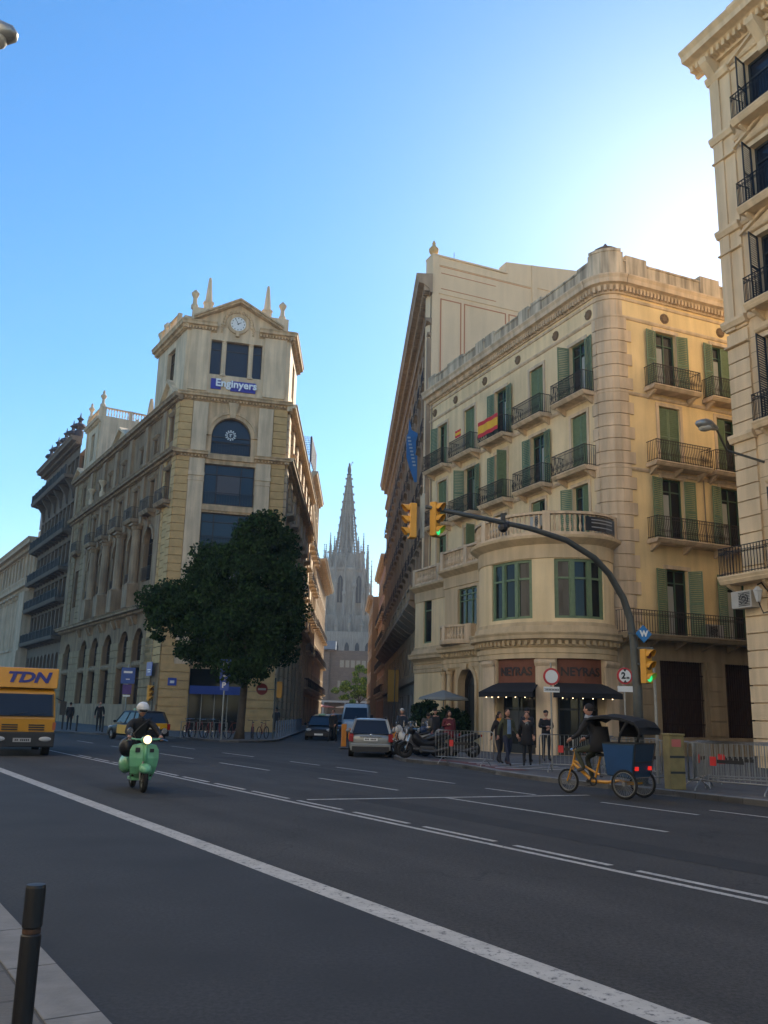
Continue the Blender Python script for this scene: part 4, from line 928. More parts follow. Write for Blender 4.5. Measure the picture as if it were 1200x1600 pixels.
# B3 classical
D3=thing('columned_bank_building','beige classical building with tall fluted columns at the far left','building',(*FS_(53.4,0,0)[:2],0),world=True)
b=MB(FS_); wall(b,53.4,95,0,22,[(54.5+2.6*i,55.9+2.6*i,z,z+h) for i in range(15) for z,h in ((18.4,2.0),(9.5,4.3),(1.5,4.5))],.5); b.mk('wall',B3S,D3,normals=False)
b=MB(); b.prism([FS_(53.4,-.6,0)[:2],FS_(95,-.6,0)[:2],FS_(95,-20,0)[:2],FS_(53.4,-20,0)[:2]],0,21.9); b.prism([FS_(57,-2,0)[:2],FS_(66,-2,0)[:2],FS_(66,-12,0)[:2],FS_(57,-12,0)[:2]],21,25.6); b.mk('body',B3S,D3)
b=MB(FS_); cornice(b,53.0,95,21.2,1.4,1.4,.5); cornice(b,53.0,95,15.6,1.8,1.2,.5); b.box(53.2,95,0,1.3,0,8.2); b.box(53.2,57,0,1.1,8.2,15.6)
for i in range(16): x=54+2.6*i; b.box(x-.25,x+.25,0,.25,17.4,21.2)
b.mk('cornice',B3S,D3)
for i in range(13): solo(FS_,lambda q:column(q,58.4+2.6*i,.55,8.3,15.6,.62),'column',B3S,D3)
b=MB(FS_)
for i in range(15):
    for z,h in ((18.4,2.0),(9.5,4.3),(1.5,4.5)): b.box(54.5+2.6*i,55.9+2.6*i,-.5,-.45,z,z+h)
b.each('window',GLASS,D3)
AN=thing('rooftop_antenna','thin lattice phone mast on the roof between the two far left buildings','antenna',(*FS_(57.5,-1,22)[:2],22.6),world=True)
b=MB(); q=FS_(57.5,-1,22.6); b.tube([q,(q[0],q[1],26.5)],.05)
for a in (0,2.1,4.2): b.box(q[0]+.4*math.cos(a)-.12,q[0]+.4*math.cos(a)+.12,q[1]+.4*math.sin(a)-.05,q[1]+.4*math.sin(a)+.05,24.3,26.6)
b.box(q[0]-.45,q[0]+.45,q[1]-.03,q[1]+.03,25,25.06); b.mk('mast',mat('antenna_grey',(.3,.3,.3),.6),AN)
# ================================================================ PARTY WALL BUILDING
bw=(3.0,57.3); W1=frame(*bw,66.3,1); W2=frame(*bw,-2.4,-1)
BW=thing('party_wall_building','tall building with a blank painted party wall and a long dark street facade','building',(*bw,0),world=True)
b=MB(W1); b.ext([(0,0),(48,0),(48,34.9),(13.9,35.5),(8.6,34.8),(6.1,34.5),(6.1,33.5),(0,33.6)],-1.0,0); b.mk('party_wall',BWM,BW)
b=MB(W1); b.box(-.02,.5,0,.08,22,33.6); b.box(8.3,8.75,0,.08,22,34.75); 
for z in (30.7,32.9): b.box(.5,8.3,0,.05,z,z+.09); b.box(8.75,14,0,.05,z+.1,z+.19)
b.box(0,6.2,-1.1,.08,33.55,33.68); b.mk('wall_ribs',BWM,BW)
b=MB(W1)
for a,c in ((.7,2.3),(2.6,6.0),(6.3,8.1)):
    for x in (a,c): b.box(x-.045,x+.045,0,.012,22,30.35)
    b.box(a-.045,c+.045,0,.014,30.28,30.36)
for a,c in ((.7,5.2),): b.box(a,c,0,.012,32.3,32.35); b.box(a,c,0,.012,31.1,31.15)
b.box(.6,8.2,0,.013,32.95-.15,32.99-.15)
b.each('painted_line',BWL,BW,gap=.02)
b=MB(); b.prism([(bw[0]-.1,bw[1]-.0),W1(.5,-.9,0)[:2],W1(47.9,-.9,0)[:2],W1(47.9,-14,0)[:2],W2(59,-12,0)[:2],W2(59,-.45,0)[:2],W2(.6,-.45,0)[:2]],0,31.5); b.mk('body',ROOFM,BW)
solo(None,lambda q:q.lathe(W1(.25,-.3,33.6),[(.25,0),(.2,.15),(.33,.35),(.36,.6),(.2,.8),(.1,.95),(.14,1.05),(.03,1.3)],12),'finial',LBQ,BW)
b=MB(); q=W1(2,-.5,33.6); b.tube([q,(q[0],q[1],34.5)],.025); b.mk('roof_rod',GALV,BW)
NB=17; hs=[(1.3+3.4*i,2.6+3.4*i,z,z+h) for i in range(NB) for z,h in ((9.3,2.7),(13.2,2.7),(17.0,2.7),(20.8,2.7),(24.5,2.4))]+[(1.2+3.4*i,2.7+3.4*i,4.8,7.2) for i in range(NB)]
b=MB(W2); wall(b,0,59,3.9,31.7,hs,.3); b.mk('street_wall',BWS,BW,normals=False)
b=MB(W2); wall(b,0,59,0,3.9,[(.9+3.4*i,3.0+3.4*i,.2,3.2) for i in range(NB)],.3); b.mk('street_wall',mat('grey_render',(.25,.23,.2),.9,.15,1,stain=.3),BW,normals=False)
b=MB(W2); cornice(b,-.4,59.2,30.5,1.4,1.15,.35); cornice(b,-.1,59,28.2,.5,.45,0); cornice(b,0,59,27.3,.35,.3,0)
b.prof([(0,3.9),(.3,4.0),(.35,4.3),(0,4.35)],0,59)
for i in range(NB):
    for x in (1.05+3.4*i,2.6+3.4*i): b.box(x,x+.25,0,.16,8.9,27.2)
    b.box(.0+3.4*i,.5+3.4*i,0,.3,8.9,27.2)
b.mk('cornice',mat('brown_cornice',(.33,.24,.16),.85,.15,1,stain=.2),BW)
k=0
for h in hs:
    o=MB(W2); a,c=h[0],h[1]; m_=(a+c)/2; o.box(a,a+.08,-.2,-.1,h[2],h[3]); o.box(c-.08,c,-.2,-.1,h[2],h[3]); o.box(m_-.05,m_+.05,-.2,-.1,h[2],h[3])
    if k<98: o=o.mk('window',BRW,BW); g=MB(W2); g.box(a,c,-.26,-.22,h[2],h[3]); g.mk('pane',GLASS,o)
    k+=1
for i in range(NB):
    for j,z in enumerate((13.1,16.9,20.7,24.4)):
        q=MB(W2); a,c=1.0+3.4*i,2.9+3.4*i; q.prof([(0,z-.4),(.1,z-.36),(.4,z-.14),(.5,z-.12),(.5,z),(0,z)],a,c); p=q.mk('balcony',MC['brown_cornice'],BW)
        q=MB(W2); q.box(a,c,.44,.47,z+.9,z+.95); 
        for x in (a,c-.03): q.box(x,x+.03,0,.46,z+.9,z+.95)
        for t in range(9): x=a+.03+(c-a-.06)*t/8; q.box(x-.012,x+.012,.44,.465,z,z+.9)
        for t in range(3):
            for x in (a+.015,c-.015): q.box(x-.012,x+.012,.08+.13*t,.1+.13*t,z,z+.9)
        q.mk('railing',IRON,p)
    q=MB(W2); a=.4+3.4*i; q.prof([(0,7.9),(.3,8.0),(1.0,8.5),(1.25,8.7),(1.25,8.95),(0,8.95)],a,a+2.9); p=q.mk('balcony',MC['brown_cornice'],BW)
    q=MB(W2); balus(q,a,a+2.9,8.95,.95,.3,1.05,ped=2.9); q.mk('balustrade',BWS,p)
b=MB(W2)
for i in range(NB): b.box(.9+3.4*i,3.0+3.4*i,-.28,-.24,.2,3.2)
b.each('shopfront_glass',GLASS,BW)
# blue hanging banner
pts=[(.25,18.7),(.6,18.65),(1.1,19.8),(1.4,20.6),(1.42,22.3),(1.25,22.5),(1.2,23.6),(1.1,23.4),(.95,22.8),(.3,22.5)]
b=MB(W2); A=[b.pt((7.0+.06*math.sin(z*2),v*.8,z)) for v,z in pts]; B_=[b.pt((7.04+.06*math.sin(z*2),v*.8,z)) for v,z in pts]
for j in range(len(pts)): b.fi((A[j],A[(j+1)%len(pts)],B_[(j+1)%len(pts)],B_[j]))
b.fi(A[::-1]); b.fi(B_)
o=b.mk('hanging_banner',mat('banner_blue',(.04,.17,.42),.7,.15,2),None,org=W2(7.0,.6,21)); tag(o,'blue cloth banner hanging from the dark facade beside the yellow building','banner')
b=MB(W2)
for k in range(9): z=19.9+k*.27; v=.4+k*.055; b.box(6.91,6.925,v,v+.24,z,z+.13)
b.each('banner_print',mat('pale_blue_print',(.35,.45,.55),.7),o,gap=.02)
# buildings beyond
W3=frame(*W2(59,0,0)[:2],-2.4,-1)
strip('pink_plaster_building','pink plaster building just past the long dark facade in the side street',W3,24,22.5,5,3.2,mat('pink_plaster',(.40,.23,.15),.9,.1,.5,stain=.15),TRIM,u00=.2,balc=.5)
W3b=frame(W2(83.5,.9,0)[0],W2(83.5,.9,0)[1],-2.4,-1)
strip('tan_far_building','tan building furthest along the right side of the side street',W3b,20,20,4,3.4,mat('tan_plaster',(.36,.26,.16),.9,.1,.5),TRIM,balc=0)

# building row on the camera's side of the main road (behind the camera; its sunlit front lights the shaded side)
fb=frame(*M2(-3.6,-45),-32,1)
strip('opposite_building','tall cream apartment building on the near pavement across the main road, behind the photographer',fb,85,27,6,4.0,mat('white_render',(.74,.70,.62),.9,.05,.5),TRIM,balc=0,eave=.8)
# ================================================================ CATHEDRAL
CS=mat('cathedral_stone',(.36,.30,.235),.95,.15,.3,.3,3,stain=.2)
CT=thing('cathedral','grey gothic cathedral tower with openwork spire and pinnacles at the end of the side street','cathedral',(-10.9,262,0),world=True)
cx,cy=-10.9,262.
def octo(r,z,a0=22.5,c=(cx,cy)): return [(c[0]+r*math.cos(R(a0+45*k)),c[1]+r*math.sin(R(a0+45*k)),z) for k in range(8)]
b=MB(); b.loft([octo(7.3,0),octo(7.3,27),octo(6.9,27.4),octo(6.9,42),octo(7.2,42.5),octo(7.2,43.2),octo(6.3,43.5),octo(5.6,47.5)])
b.mk('tower_wall',CS,CT)
CW=mat('lancet_shadow',(.05,.05,.05),.9)
def lan(mb,x,z0,z1,w_,y,th=.2):
    mb.F=None; pts=[(x-w_/2,z0),(x+w_/2,z0),(x+w_/2,z1-w_),(x+w_*.3,z1-w_*.35),(x,z1),(x-w_*.3,z1-w_*.35),(x-w_/2,z1-w_)]
    A=[mb.pt((p,y,q)) for p,q in pts]; B_=[mb.pt((p,y+th,q)) for p,q in pts]; k=len(pts)
    for j in range(k): mb.fi((A[j],A[(j+1)%k],B_[(j+1)%k],B_[j]))
    mb.fi(A[::-1]); mb.fi(B_)
fy=cy-6.4
for x in (-12.2,-6.8): b=MB(); lan(b,x+.0,32.8,40.8,1.5,cy-6.5,.25); b.mk('lancet_window',CW,CT)
b=MB()
for x in (-12.2,-6.8):
    for d in (-1.05,1.05): b.box(x+d-.18,x+d+.18,cy-7.0,cy-6.3,31,41.5)
    b.box(x-.06,x+.06,cy-6.6,cy-6.45,33,40); b.ext([(x-1.5,41),(x,45.4),(x+1.5,41),(x+1.1,41),(x,44.3),(x-1.1,41)],0,0) if 0 else None
    for s_ in (-1,1):
        for k in range(8): b.box(x+s_*1.5*(1-k/8)-.12,x+s_*1.5*(1-k/8)+.12,cy-7.1,cy-6.5,41+k*.55,41.65+k*.55)
    lan(b,x,45,47.5,.4,cy-6.9,.3)
b.mk('tracery',CS,CT)
def pinn(x,y,z0,z1,r,name='pinnacle'):
    b=MB(); h=z1-z0; b.loft([octo(r,z0,c=(x,y)),octo(r,z0+h*.45,c=(x,y)),octo(r*1.35,z0+h*.46,c=(x,y)),octo(r*1.35,z0+h*.5,c=(x,y)),octo(r*.75,z0+h*.52,c=(x,y)),octo(.05,z1,c=(x,y))])
    for k in range(6):
        z=z0+h*(.56+.07*k); q=r*(.75-.11*k)+.1
        for a in range(4): b.ball((x+q*math.cos(a*PI/2),y+q*math.sin(a*PI/2),z),.13,5,3)
    b.ball((x,y,z1-.3),.2,6,4); b.mk(name,CS,CT)
for k in range(8):
    a=R(45*k); pinn(cx+7.6*math.cos(a),cy+7.6*math.sin(a),25,46.5+(k%2)*1.5,.5)
    a=R(22.5+45*k); pinn(cx+7.1*math.cos(a),cy+7.1*math.sin(a),27,49.5+(k%3)*1.2,.62); 
    pinn(cx+5.0*math.cos(a+.39),cy+5.0*math.sin(a+.39),43,53.0+(k%2)*1.8,.45); pinn(cx+6.2*math.cos(a+.39),cy+6.2*math.sin(a+.39),42,50.2+(k%2),.36)
# openwork spire : 8 ribs + rings + crockets
def sr(z): return 4.0*(1-(z-47)/(73.5-47))**1.0*.82+.42
b=MB()
for k in range(8):
    a=R(22.5+45*k); P=[(cx+sr(z)*math.cos(a),cy+sr(z)*math.sin(a),z) for z in (46.5,52,58,64,69,72.6)]; b.tube(P,[.32,.3,.27,.22,.18,.15],5)
b.mk('spire_rib',CS,CT)
b=MB(); z=47.2
while z<72:
    r_=sr(z)
    for k in range(8):
        a,c=R(22.5+45*k),R(67.5+45*k); b.tube([(cx+r_*math.cos(a),cy+r_*math.sin(a),z),(cx+r_*math.cos(c),cy+r_*math.sin(c),z)],.13,4)
        if z<60:
            am=(a+c)/2; rm=r_*.93; r2=sr(z+1.0); b.tube([(cx+rm*math.cos(am),cy+rm*math.sin(am),z),(cx+r2*.93*math.cos(am),cy+r2*.93*math.sin(am),z+1.0)],.2,4)
    z+=.95 if z<60 else .62
b.each('spire_tracery',CS,CT,gap=.02)
b=MB(); b.loft([octo(sr(47)*.55,47),octo(sr(61)*.86,61),octo(.35,72.8)]); b.mk('spire_core',CS,CT)
b=MB(); z=49.5
while z<72.5:
    for k in range(8):
        a=R(22.5+45*k); q=sr(z)+.38; b.ball((cx+q*math.cos(a),cy+q*math.sin(a),z),(.3,.3,.2),5,3)
    z+=2.45
b.each('crocket',CS,CT,gap=.02)
BRZ=mat('dark_bronze',(.05,.06,.06),.7)
b=MB(); b.lathe((cx,cy,72.6),[(.7,0),(.8,.4),(.45,.7),(.5,1.0),(.62,1.5),(.55,2.4),(.3,3.2),(.26,3.4),(.3,3.7),(.1,4.0)],10); b.tube([(cx+.3,cy,75.4),(cx+.9,cy,77.1)],.08); b.box(cx+.6,cx+1.2,cy-.06,cy+.06,76.6,76.75)
b.mk('spire_statue',BRZ,CT)
b=MB(); b.box(cx-9.3,cx-4,cy-3,cy+8,0,45.5); b.box(cx-12,cx+12,cy-8,cy+30,0,29); b.box(cx-12,cx+10,cy-12,cy-8,0,24)
for i in range(9): x=cx-11+i*2.6; b.box(x-.3,x+.3,cy-8.6,cy-8,10,28.5)
b.mk('nave',CS,CT)
for x,z1 in ((-19.2,46.5),(-17.6,41)): pinn(x,cy-3,28,z1,.9)
for i in range(6): pinn(cx-9+i*3.6,cy-11,22,30+(i%2)*1.5,.5)
for i in range(7): b=MB(); lan(b,cx-10.2+i*2.9,14,21,1.2,cy-12.2,.25); b.mk('lancet_window',CW,CT)
# block closing the street
EB=thing('end_building','brown brick building with a strip of windows closing the end of the side street','building',(-7,205,0),world=True)
b=MB(); b.prism([(-22,205),(-1,205),(-1,225),(-22,225)],0,15.6); b.prism([(-22,204),(-11.6,204),(-11.6,205),(-22,205)],0,15.1); b.mk('wall',mat('brown_brick_far',(.24,.17,.12),.9,.1,.4,.2,5,course=(90,.3,.8,.8)),EB)
b=MB()
for i in range(6): b.box(-9.2+i*1.25,-8.3+i*1.25,204.9,205.02,11.8,13.4)
b.box(-9.6,-9.0,204.9,205.02,7.3,8.8); b.mk('window_strip',mat('lit_window_glass',(.35,.30,.22),.3),EB)
b=MB(); b.box(-13,-2,201.5,204.9,3.9,4.3); 
for x in (-12.5,-7.6,-3): b.box(x-.15,x+.15,201.6,201.9,0,3.9)
b.mk('awning_frame',mat('pale_canopy',(.5,.45,.38),.7),EB)
b=MB(); b.box(-13.6,-10.2,203,206,15.7,17.6); o=b.mk('roof_cabin',mat('pale_blue_sheet',(.20,.23,.27),.6,.1,1),EB)
# ================================================================ TREES
def leaves(mb,blobs,n,s,flat=.5):
    tot=sum(r[3]**2 for r in blobs)
    for (x,y,z,r) in blobs:
        k=int(n*r*r/tot)
        for _ in range(k):
            d=Vector((random.gauss(0,1),random.gauss(0,1),random.gauss(0,1))).normalized(); q=r*(random.random()**.6)
            c=Vector((x,y,z))+Vector((d.x*q,d.y*q,d.z*q*.75))
            a=Vector((random.gauss(0,1),random.gauss(0,1),random.gauss(0,flat))).normalized(); t=a.orthogonal().normalized(); t=Matrix.Rotation(random.uniform(0,6.3),3,a)@t; u_=a.cross(t)
            L_=s*random.uniform(.6,1.35); w2=L_*.32; mb.mi=0 if random.random()<.55 else (1 if random.random()<.6 else 2)
            mb.face([c-t*L_*.5,c-u_*w2,c+t*L_*.5,c+u_*w2])
def leafmats(nm,cs):
    out=[]
    for i,c in enumerate(cs):
        M=mat(f'{nm}_{("mid","light","dark")[i]}',c,.9,spec=.1); b=M.node_tree.nodes['Principled BSDF']; b.inputs['Subsurface Weight'].default_value=0
        out.append(M)
    return out
BARK=mat('bark',(.07,.055,.04),.95,.3,6,.5,30)
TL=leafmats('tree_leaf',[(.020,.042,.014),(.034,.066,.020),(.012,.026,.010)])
def tree(name,label,base,h,blobs,n,s,mats,trunkr=.22,limbs=None,fork=.4,group=None):
    T=thing(name,label,'tree',base,world=True,group=group); bx,by,bz=base; b=MB()
    fk=Vector((bx+.15,by,bz+h*fork)); b.tube([(bx,by,bz-.05),(bx+.03,by,bz+.5),(bx+.1,by,bz+h*fork*.6),fk],[trunkr*1.4,trunkr,trunkr*.85,trunkr*.8],10)
    for bl in sorted(blobs,key=lambda q:-q[3])[:limbs or 12]:
        c=Vector(bl[:3]); m_=(fk+c)/2+Vector((random.uniform(-.4,.4),random.uniform(-.4,.4),.2)); b.tube([fk,fk.lerp(m_,.5),m_,c],[trunkr*.55,trunkr*.42,trunkr*.3,trunkr*.1],6)
    b.mk('trunk',BARK,T,smooth=True); m_=MB(); leaves(m_,blobs,n,s); m_.mk('crown',mats,T,normals=False); return T
# big tree : silhouette measured in metres around the trunk
random.seed(11); bl=[]
tx,ty=-7.65,50.2
prof=[(4.2,-1.3,1.5),(5.2,-3.6,2.9),(6.2,-5.2,3.3),(7.2,-5.6,3.4),(8.2,-5.0,3.2),(9.2,-3.4,3.2),(10.2,-2.4,3.0),(11.1,-.8,2.8),(11.7,.3,2.0)]
for z,x0,x1 in prof:
    n=int((x1-x0)/.62)+1
    for i in range(n):
        for dy in (-1,1):
            x=x0+(x1-x0)*(i+random.random()*.8)/n; ey=math.sqrt(max(.05,1-((x-(x0+x1)/2)/((x1-x0)/2+.3))**2)); bl.append((tx+x*(.93 if x<0 else .84),ty+dy*random.uniform(.2,1)*2.3*ey,z+random.uniform(-.5,.5),random.choice((.45,.6,.9,1.15))))
for _ in range(46):
    z,x0,x1=random.choice(prof); sd=random.choice((0,1)); bl.append((tx+.9*((x0-.2) if sd==0 else (x1-.1)),ty+random.uniform(-1.2,1.2),z+random.uniform(-.7,.5),random.uniform(.25,.42)))
tree('street_tree','large dark green street tree in front of the clock tower building','_' and (tx,ty,.1),13,bl,85000,.19,TL,.24,16,.3)
random.seed(5)
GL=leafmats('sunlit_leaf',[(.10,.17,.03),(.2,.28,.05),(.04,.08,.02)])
bl=[(-4.0+random.gauss(0,2.0),174+random.gauss(0,1.5),6.0+random.gauss(0,1.5),random.uniform(.6,1.1)) for _ in range(28)]
tree('far_street_tree','small sunlit green tree at the far end of the side street',(-4.0,174,.02),9,bl,9000,.4,GL,.2,8)
BS=leafmats('shrub_leaf',[(.012,.028,.014),(.022,.042,.02),(.006,.014,.008)])
T=thing('potted_shrub','dark leafy shrub in a planter by the yellow building entrance','shrub',(3.1,44.5,.12),world=True)
random.seed(9)
b=MB(); b.box(2.1,4.3,44,45.0,.12,.65); b.mk('planter',BRW,T)
b=MB(); leaves(b,[(3.2+random.uniform(-1.3,1.2),44.5+random.uniform(-.5,.5),1.35+random.uniform(-.6,.75),random.uniform(.35,.5)) for _ in range(34)],11000,.15); b.mk('foliage',BS,T,normals=False)
# ================================================================ STREET FURNITURE
def tlight(par_name,label,F,base,h,arms,lamps=True): pass
REDL=mat('red_lens_off',(.10,.01,.01),.3); AMBL=mat('amber_lens_off',(.12,.06,.01),.3); GRNL=mat('green_lens_off',(.01,.06,.03),.3)
GON=mat('green_lens_lit',(.0,.4,.12),.3,emit=((.03,1,.30),.35)); RON=mat('red_lens_dull',(.3,.02,.01),.3)
def signal(name,label,c,yaw,lit=2,group='three lamp traffic signals',sc=1.0):
    t=thing(name,label,'traffic light',c,yaw,group); t.scale=(sc,sc,sc)   # local -y is the face
    b=MB(); b.box(-.15,.15,-.08,.1,0,.92); b.mk('housing',YTL,t,bevel=.02)
    for i,z in enumerate((.77,.46,.15)):
        m_=[REDL,AMBL,GRNL][i]; m_=GON if (i==2 and lit==2) else m_
        b=MB(); b.disc((0,-.085,z),(0,1,0),0,.11,.02,16); b.mk('lens',m_,t)
        b=MB(); n=14
        for k in range(n):
            a0,a1=R(-20)+R(220)*k/n,R(-20)+R(220)*(k+1)/n; r_=.125
            P=lambda a,y,q:(q*math.cos(a),y,z+q*math.sin(a)); dip=lambda a:-.09-.2*max(.25,math.sin(a)*.5+.5)
            for q0,q1 in ((r_,r_+.008),): 
                A=[P(a0,-.08,q0),P(a1,-.08,q0),P(a1,dip(a1),q0),P(a0,dip(a0),q0)]; B_=[P(a0,-.08,q1),P(a1,-.08,q1),P(a1,dip(a1),q1),P(a0,dip(a0),q1)]
                b.face(A); b.face(B_); b.face([A[2],A[3],B_[3],B_[2]])
        b.mk('visor',YTL,t,smooth=False)
    return t
MP=thing('signal_mast','tall grey curved mast arching over the road to carry traffic lights','mast',(6.45,22.6,.1),world=True)
bx,by=6.45,22.6; ad=Vector((-.848,-.53)); 
P=[(0,.1,.13),(-.03,2.4,.115),(.05,3.63,.10),(.16,4.19,.092),(.36,4.66,.088),(.84,5.24,.082),(1.36,5.6,.078),(2.29,5.93,.072),(3.43,6.07,.065),(4.8,6.12,.055),(6.5,6.16,.045)]
b=MB(); b.tube([(bx+ad.x*s_,by+ad.y*s_,z) for s_,z,r_ in P],[r_ for *_,r_ in P],14); b.mk('mast_tube',POLE,MP,smooth=True)
b=MB(); b.lathe((bx,by,.1),[(.26,0),(.26,.03),(.2,.08),(.2,.5),(.17,.55)],16); b.mk('base',POLE,MP)
b=MB(); q=(bx+ad.x*4.3,by+ad.y*4.3,6.1); b.ball((q[0],q[1],q[2]-.12),(.12,.12,.12),8,6); b.box(q[0]-.05,q[0]+.05,q[1]-.05,q[1]+.05,q[2],q[2]+.22); b.ball((q[0]+.1,q[1],q[2]-.05),.08,6,4); b.mk('cable_bracket',BLK,MP)
tip=lambda s_:(bx+ad.x*s_,by+ad.y*s_)
x,y=tip(6.88); t=signal('traffic_light','yellow traffic light with its back to the others, leftmost on the mast arm',(x,y,5.4),R(-78),lit=0,sc=.84)
x2,y2=tip(6.25); t=signal('traffic_light','yellow traffic light with green lamp lit at the tip of the mast arm, facing right',(x2,y2,5.52),R(62),sc=.84)
b=MB(); b.box(tip(6.58)[0]-.03,tip(6.58)[0]+.03,tip(6.58)[1]-.02,tip(6.58)[1]+.02,5.45,6.45); b.box(tip(6.5)[0]-.13,tip(6.5)[0]-.09,tip(6.5)[1],tip(6.5)[1]+.03,5.45,6.4); b.mk('hanger',mat('pale_bracket',(.3,.32,.3),.5),MP)
t=signal('traffic_light','yellow traffic light with green lamp lit, mounted on the side of the thick mast',(6.66,22.4,2.55),R(38),sc=.92)
b=MB(); b.box(bx,bx+.4,by-.2,by-.15,3.0,3.05); b.box(bx,bx+.4,by-.2,by-.15,3.4,3.45); b.mk('signal_bracket',POLE,MP)
def rsign(name,label,c,yaw,poleh,kind,z=2.7,d=.3):
    t=thing(name,label,'road sign',(c[0],c[1],.12),yaw)
    b=MB(); b.tube([(0,.03,0),(0,.03,poleh)],.03,8); b.mk('pole',GALV,t)
    if kind=='noentry' or kind=='width':
        b=MB(); b.disc((0,-.02,z),(0,1,0),0,d,.02,30); p=b.mk('sign_plate',RED,t); b=MB(); b.disc((0,-.034,z),(0,1,0),0,d*.76,.01,30); w_=b.mk('sign_face',WHT,p)
        b=MB(); b.box(-d*.95,d*.95,-.03,-.01,z-d-.22,z-d-.05); pl=b.mk('sub_plate',WHT,t)
        if kind=='width':
            fr=lambda u,v,zz:(u,-v,zz); txt(fr,'2',-.05,.042,z,.26,BLK,p,bold=.012,depth=.004); txt(fr,'m',.09,.042,z-.05,.12,BLK,p,bold=.006,depth=.004)
            b=MB(); b.ext([(-.06,z+.2),(.06,z+.2),(0,z+.12)],-.045,-.04); b.ext([(-.06,z-.2),(.06,z-.2),(0,z-.12)],-.045,-.04); b.mk('arrow_marks',BLK,p)
        else:
            b=MB(); b.box(-.24,.24,-.033,-.031,z-d-.17,z-d-.16); b.box(-.24,.24,-.033,-.031,z-d-.12,z-d-.11); [b.box(-.2+.05*k,-.17+.05*k,-.034,-.031,z-d-.155,z-d-.125) for k in range(9)]; b.mk('plate_text',BLK,pl)
    return t
rsign('no_vehicles_sign','round white sign with red ring and small plate on a thin post before the shop',(5.45,28.6),R(8),3.25,'noentry',2.82,.27)
rsign('width_limit_sign','round two metre width limit sign with red ring next to the thick mast',(7.35,27.0),R(10),3.1,'width',2.82,.25)
t=thing('metro_entrance_sign','small blue diamond sign with a white letter on the mast','sign',(6.6,22.35,3.77),R(12)); b=MB(); b.ext([(0,-.22),(.22,0),(0,.22),(-.22,0)],-.02,.02); 
p=b.mk('sign_plate',mat('diamond_blue',(.02,.16,.40),.4),t); txt(lambda u,v,zz:(u,-v,zz),'W',0,.025,0,.2,WHT,p,depth=.004,bold=.01)
b=MB(); b.box(-.42,-.2,-.01,.01,-.02,.02); b.mk('arm',POLE,t)
t=thing('slim_post','slim galvanised post standing right of the mast behind the pedicab','post',(7.0,22.9,.12)); b=MB(); b.tube([(0,0,0),(0,0,2.95)],[.045,.035],10); b.ball((0,0,2.95),.05,8,5); b.mk('shaft',GALV,t)
t=thing('control_cabinet','yellow green electrical cabinet covered with faded pink sticker behind the barriers','cabinet',(6.9,21.35,.12),R(12)); b=MB(); b.box(-.19,.19,-.15,.15,0,1.2); b.box(-.21,.21,-.17,.17,1.2,1.25); c_=b.mk('body',mat('ochre_cabinet',(.24,.19,.075),.7,.25,4),t,bevel=.01)
b=MB(); b.box(-.13,.1,-.155,-.151,.95,1.12); b.mk('sticker',mat('pink_sticker',(.45,.12,.10),.7),c_); b=MB(); [b.box(-.19,.19,-.153,-.15,z,z+.05) for z in (.35,.7)]; b.each('slot',BLK,c_)
# lamp heads
def slamp(name,label,head,yaw,wallp,sc=1.0):
    t=thing(name,label,'street lamp',head,world=True); hx,hy,hz=head; d=Vector((math.cos(yaw),math.sin(yaw)))
    rings=[]
    for s_,w_,h0,h1 in ((-.42,.03,.02,.06),(-.38,.11,-.02,.11),(-.2,.17,-.05,.17),(.05,.16,-.05,.18),(.25,.09,-.02,.14),(.4,.05,0,.10)):
        s_*=sc;w_*=sc;h0*=sc;h1*=sc; c=Vector((hx+d.x*s_,hy+d.y*s_)); n=Vector((-d.y,d.x)); rings.append([(c.x+n.x*w_*a,c.y+n.y*w_*a,hz+q) for a,q in ((-.75,h0),(-1,(h0+h1)/2),(-.6,h1),(.6,h1),(1,(h0+h1)/2),(.75,h0))])
    b=MB(); b.loft(rings); b.mk('housing',mat('lamp_aluminium',(.35,.35,.33),.35,.1,4,metal=.6),t,smooth=True)
    b=MB(); c=(hx-d.x*.12*sc,hy-d.y*.12*sc,hz-.05*sc); b.ball(c,(.17*sc,.17*sc,.08*sc),12,7); b.mk('lens',mat('lamp_glass',(.5,.48,.42),.15),t,smooth=True)
    b=MB(); b.tube([(hx+d.x*.35*sc,hy+d.y*.35*sc,hz+.06*sc)]+wallp,[.03*sc]+[.035*sc]*len(wallp),8); b.mk('arm',POLE,t)
    return t
g=G1(-1.85,0,11.1)
slamp('wall_street_lamp','grey street lamp on a slanting arm fixed to the cream building',(11.3,29.6,11.75),math.atan2(g[1]-29.6,g[0]-11.3),[(12.6,31.3,11.45),g],1.35)
slamp('overhead_street_lamp','street lamp head poking in at the top left corner of the photo',(-6.66,12.3,12.2),PI,[(-8.2,12.3,12.0),(-8.6,12.3,11.2),(-8.6,12.3,.1)],1.25)
b=MB()
WL=thing('wall_lantern','black wall lantern with white glass under the long balcony of the cream building','lantern',G1(-1.6,.5,6.2),world=True)
q=G1(-1.6,.5,6.2); b=MB(); b.lathe((q[0],q[1],q[2]-.3),[(.08,0),(.16,.35),(.18,.4),(.05,.55)],6); b.mk('glass',mat('lantern_glass',(.5,.5,.48),.3),WL); b=MB(); b.tube([G1(-1.6,.5,6.5),G1(-1.6,.3,6.6),G1(-1.6,0,6.3)],.025); b.tube([G1(-1.6,.5,5.9),G1(-1.6,.3,5.5),G1(-1.6,0,5.6)],.02); b.mk('bracket',IRONB,WL)
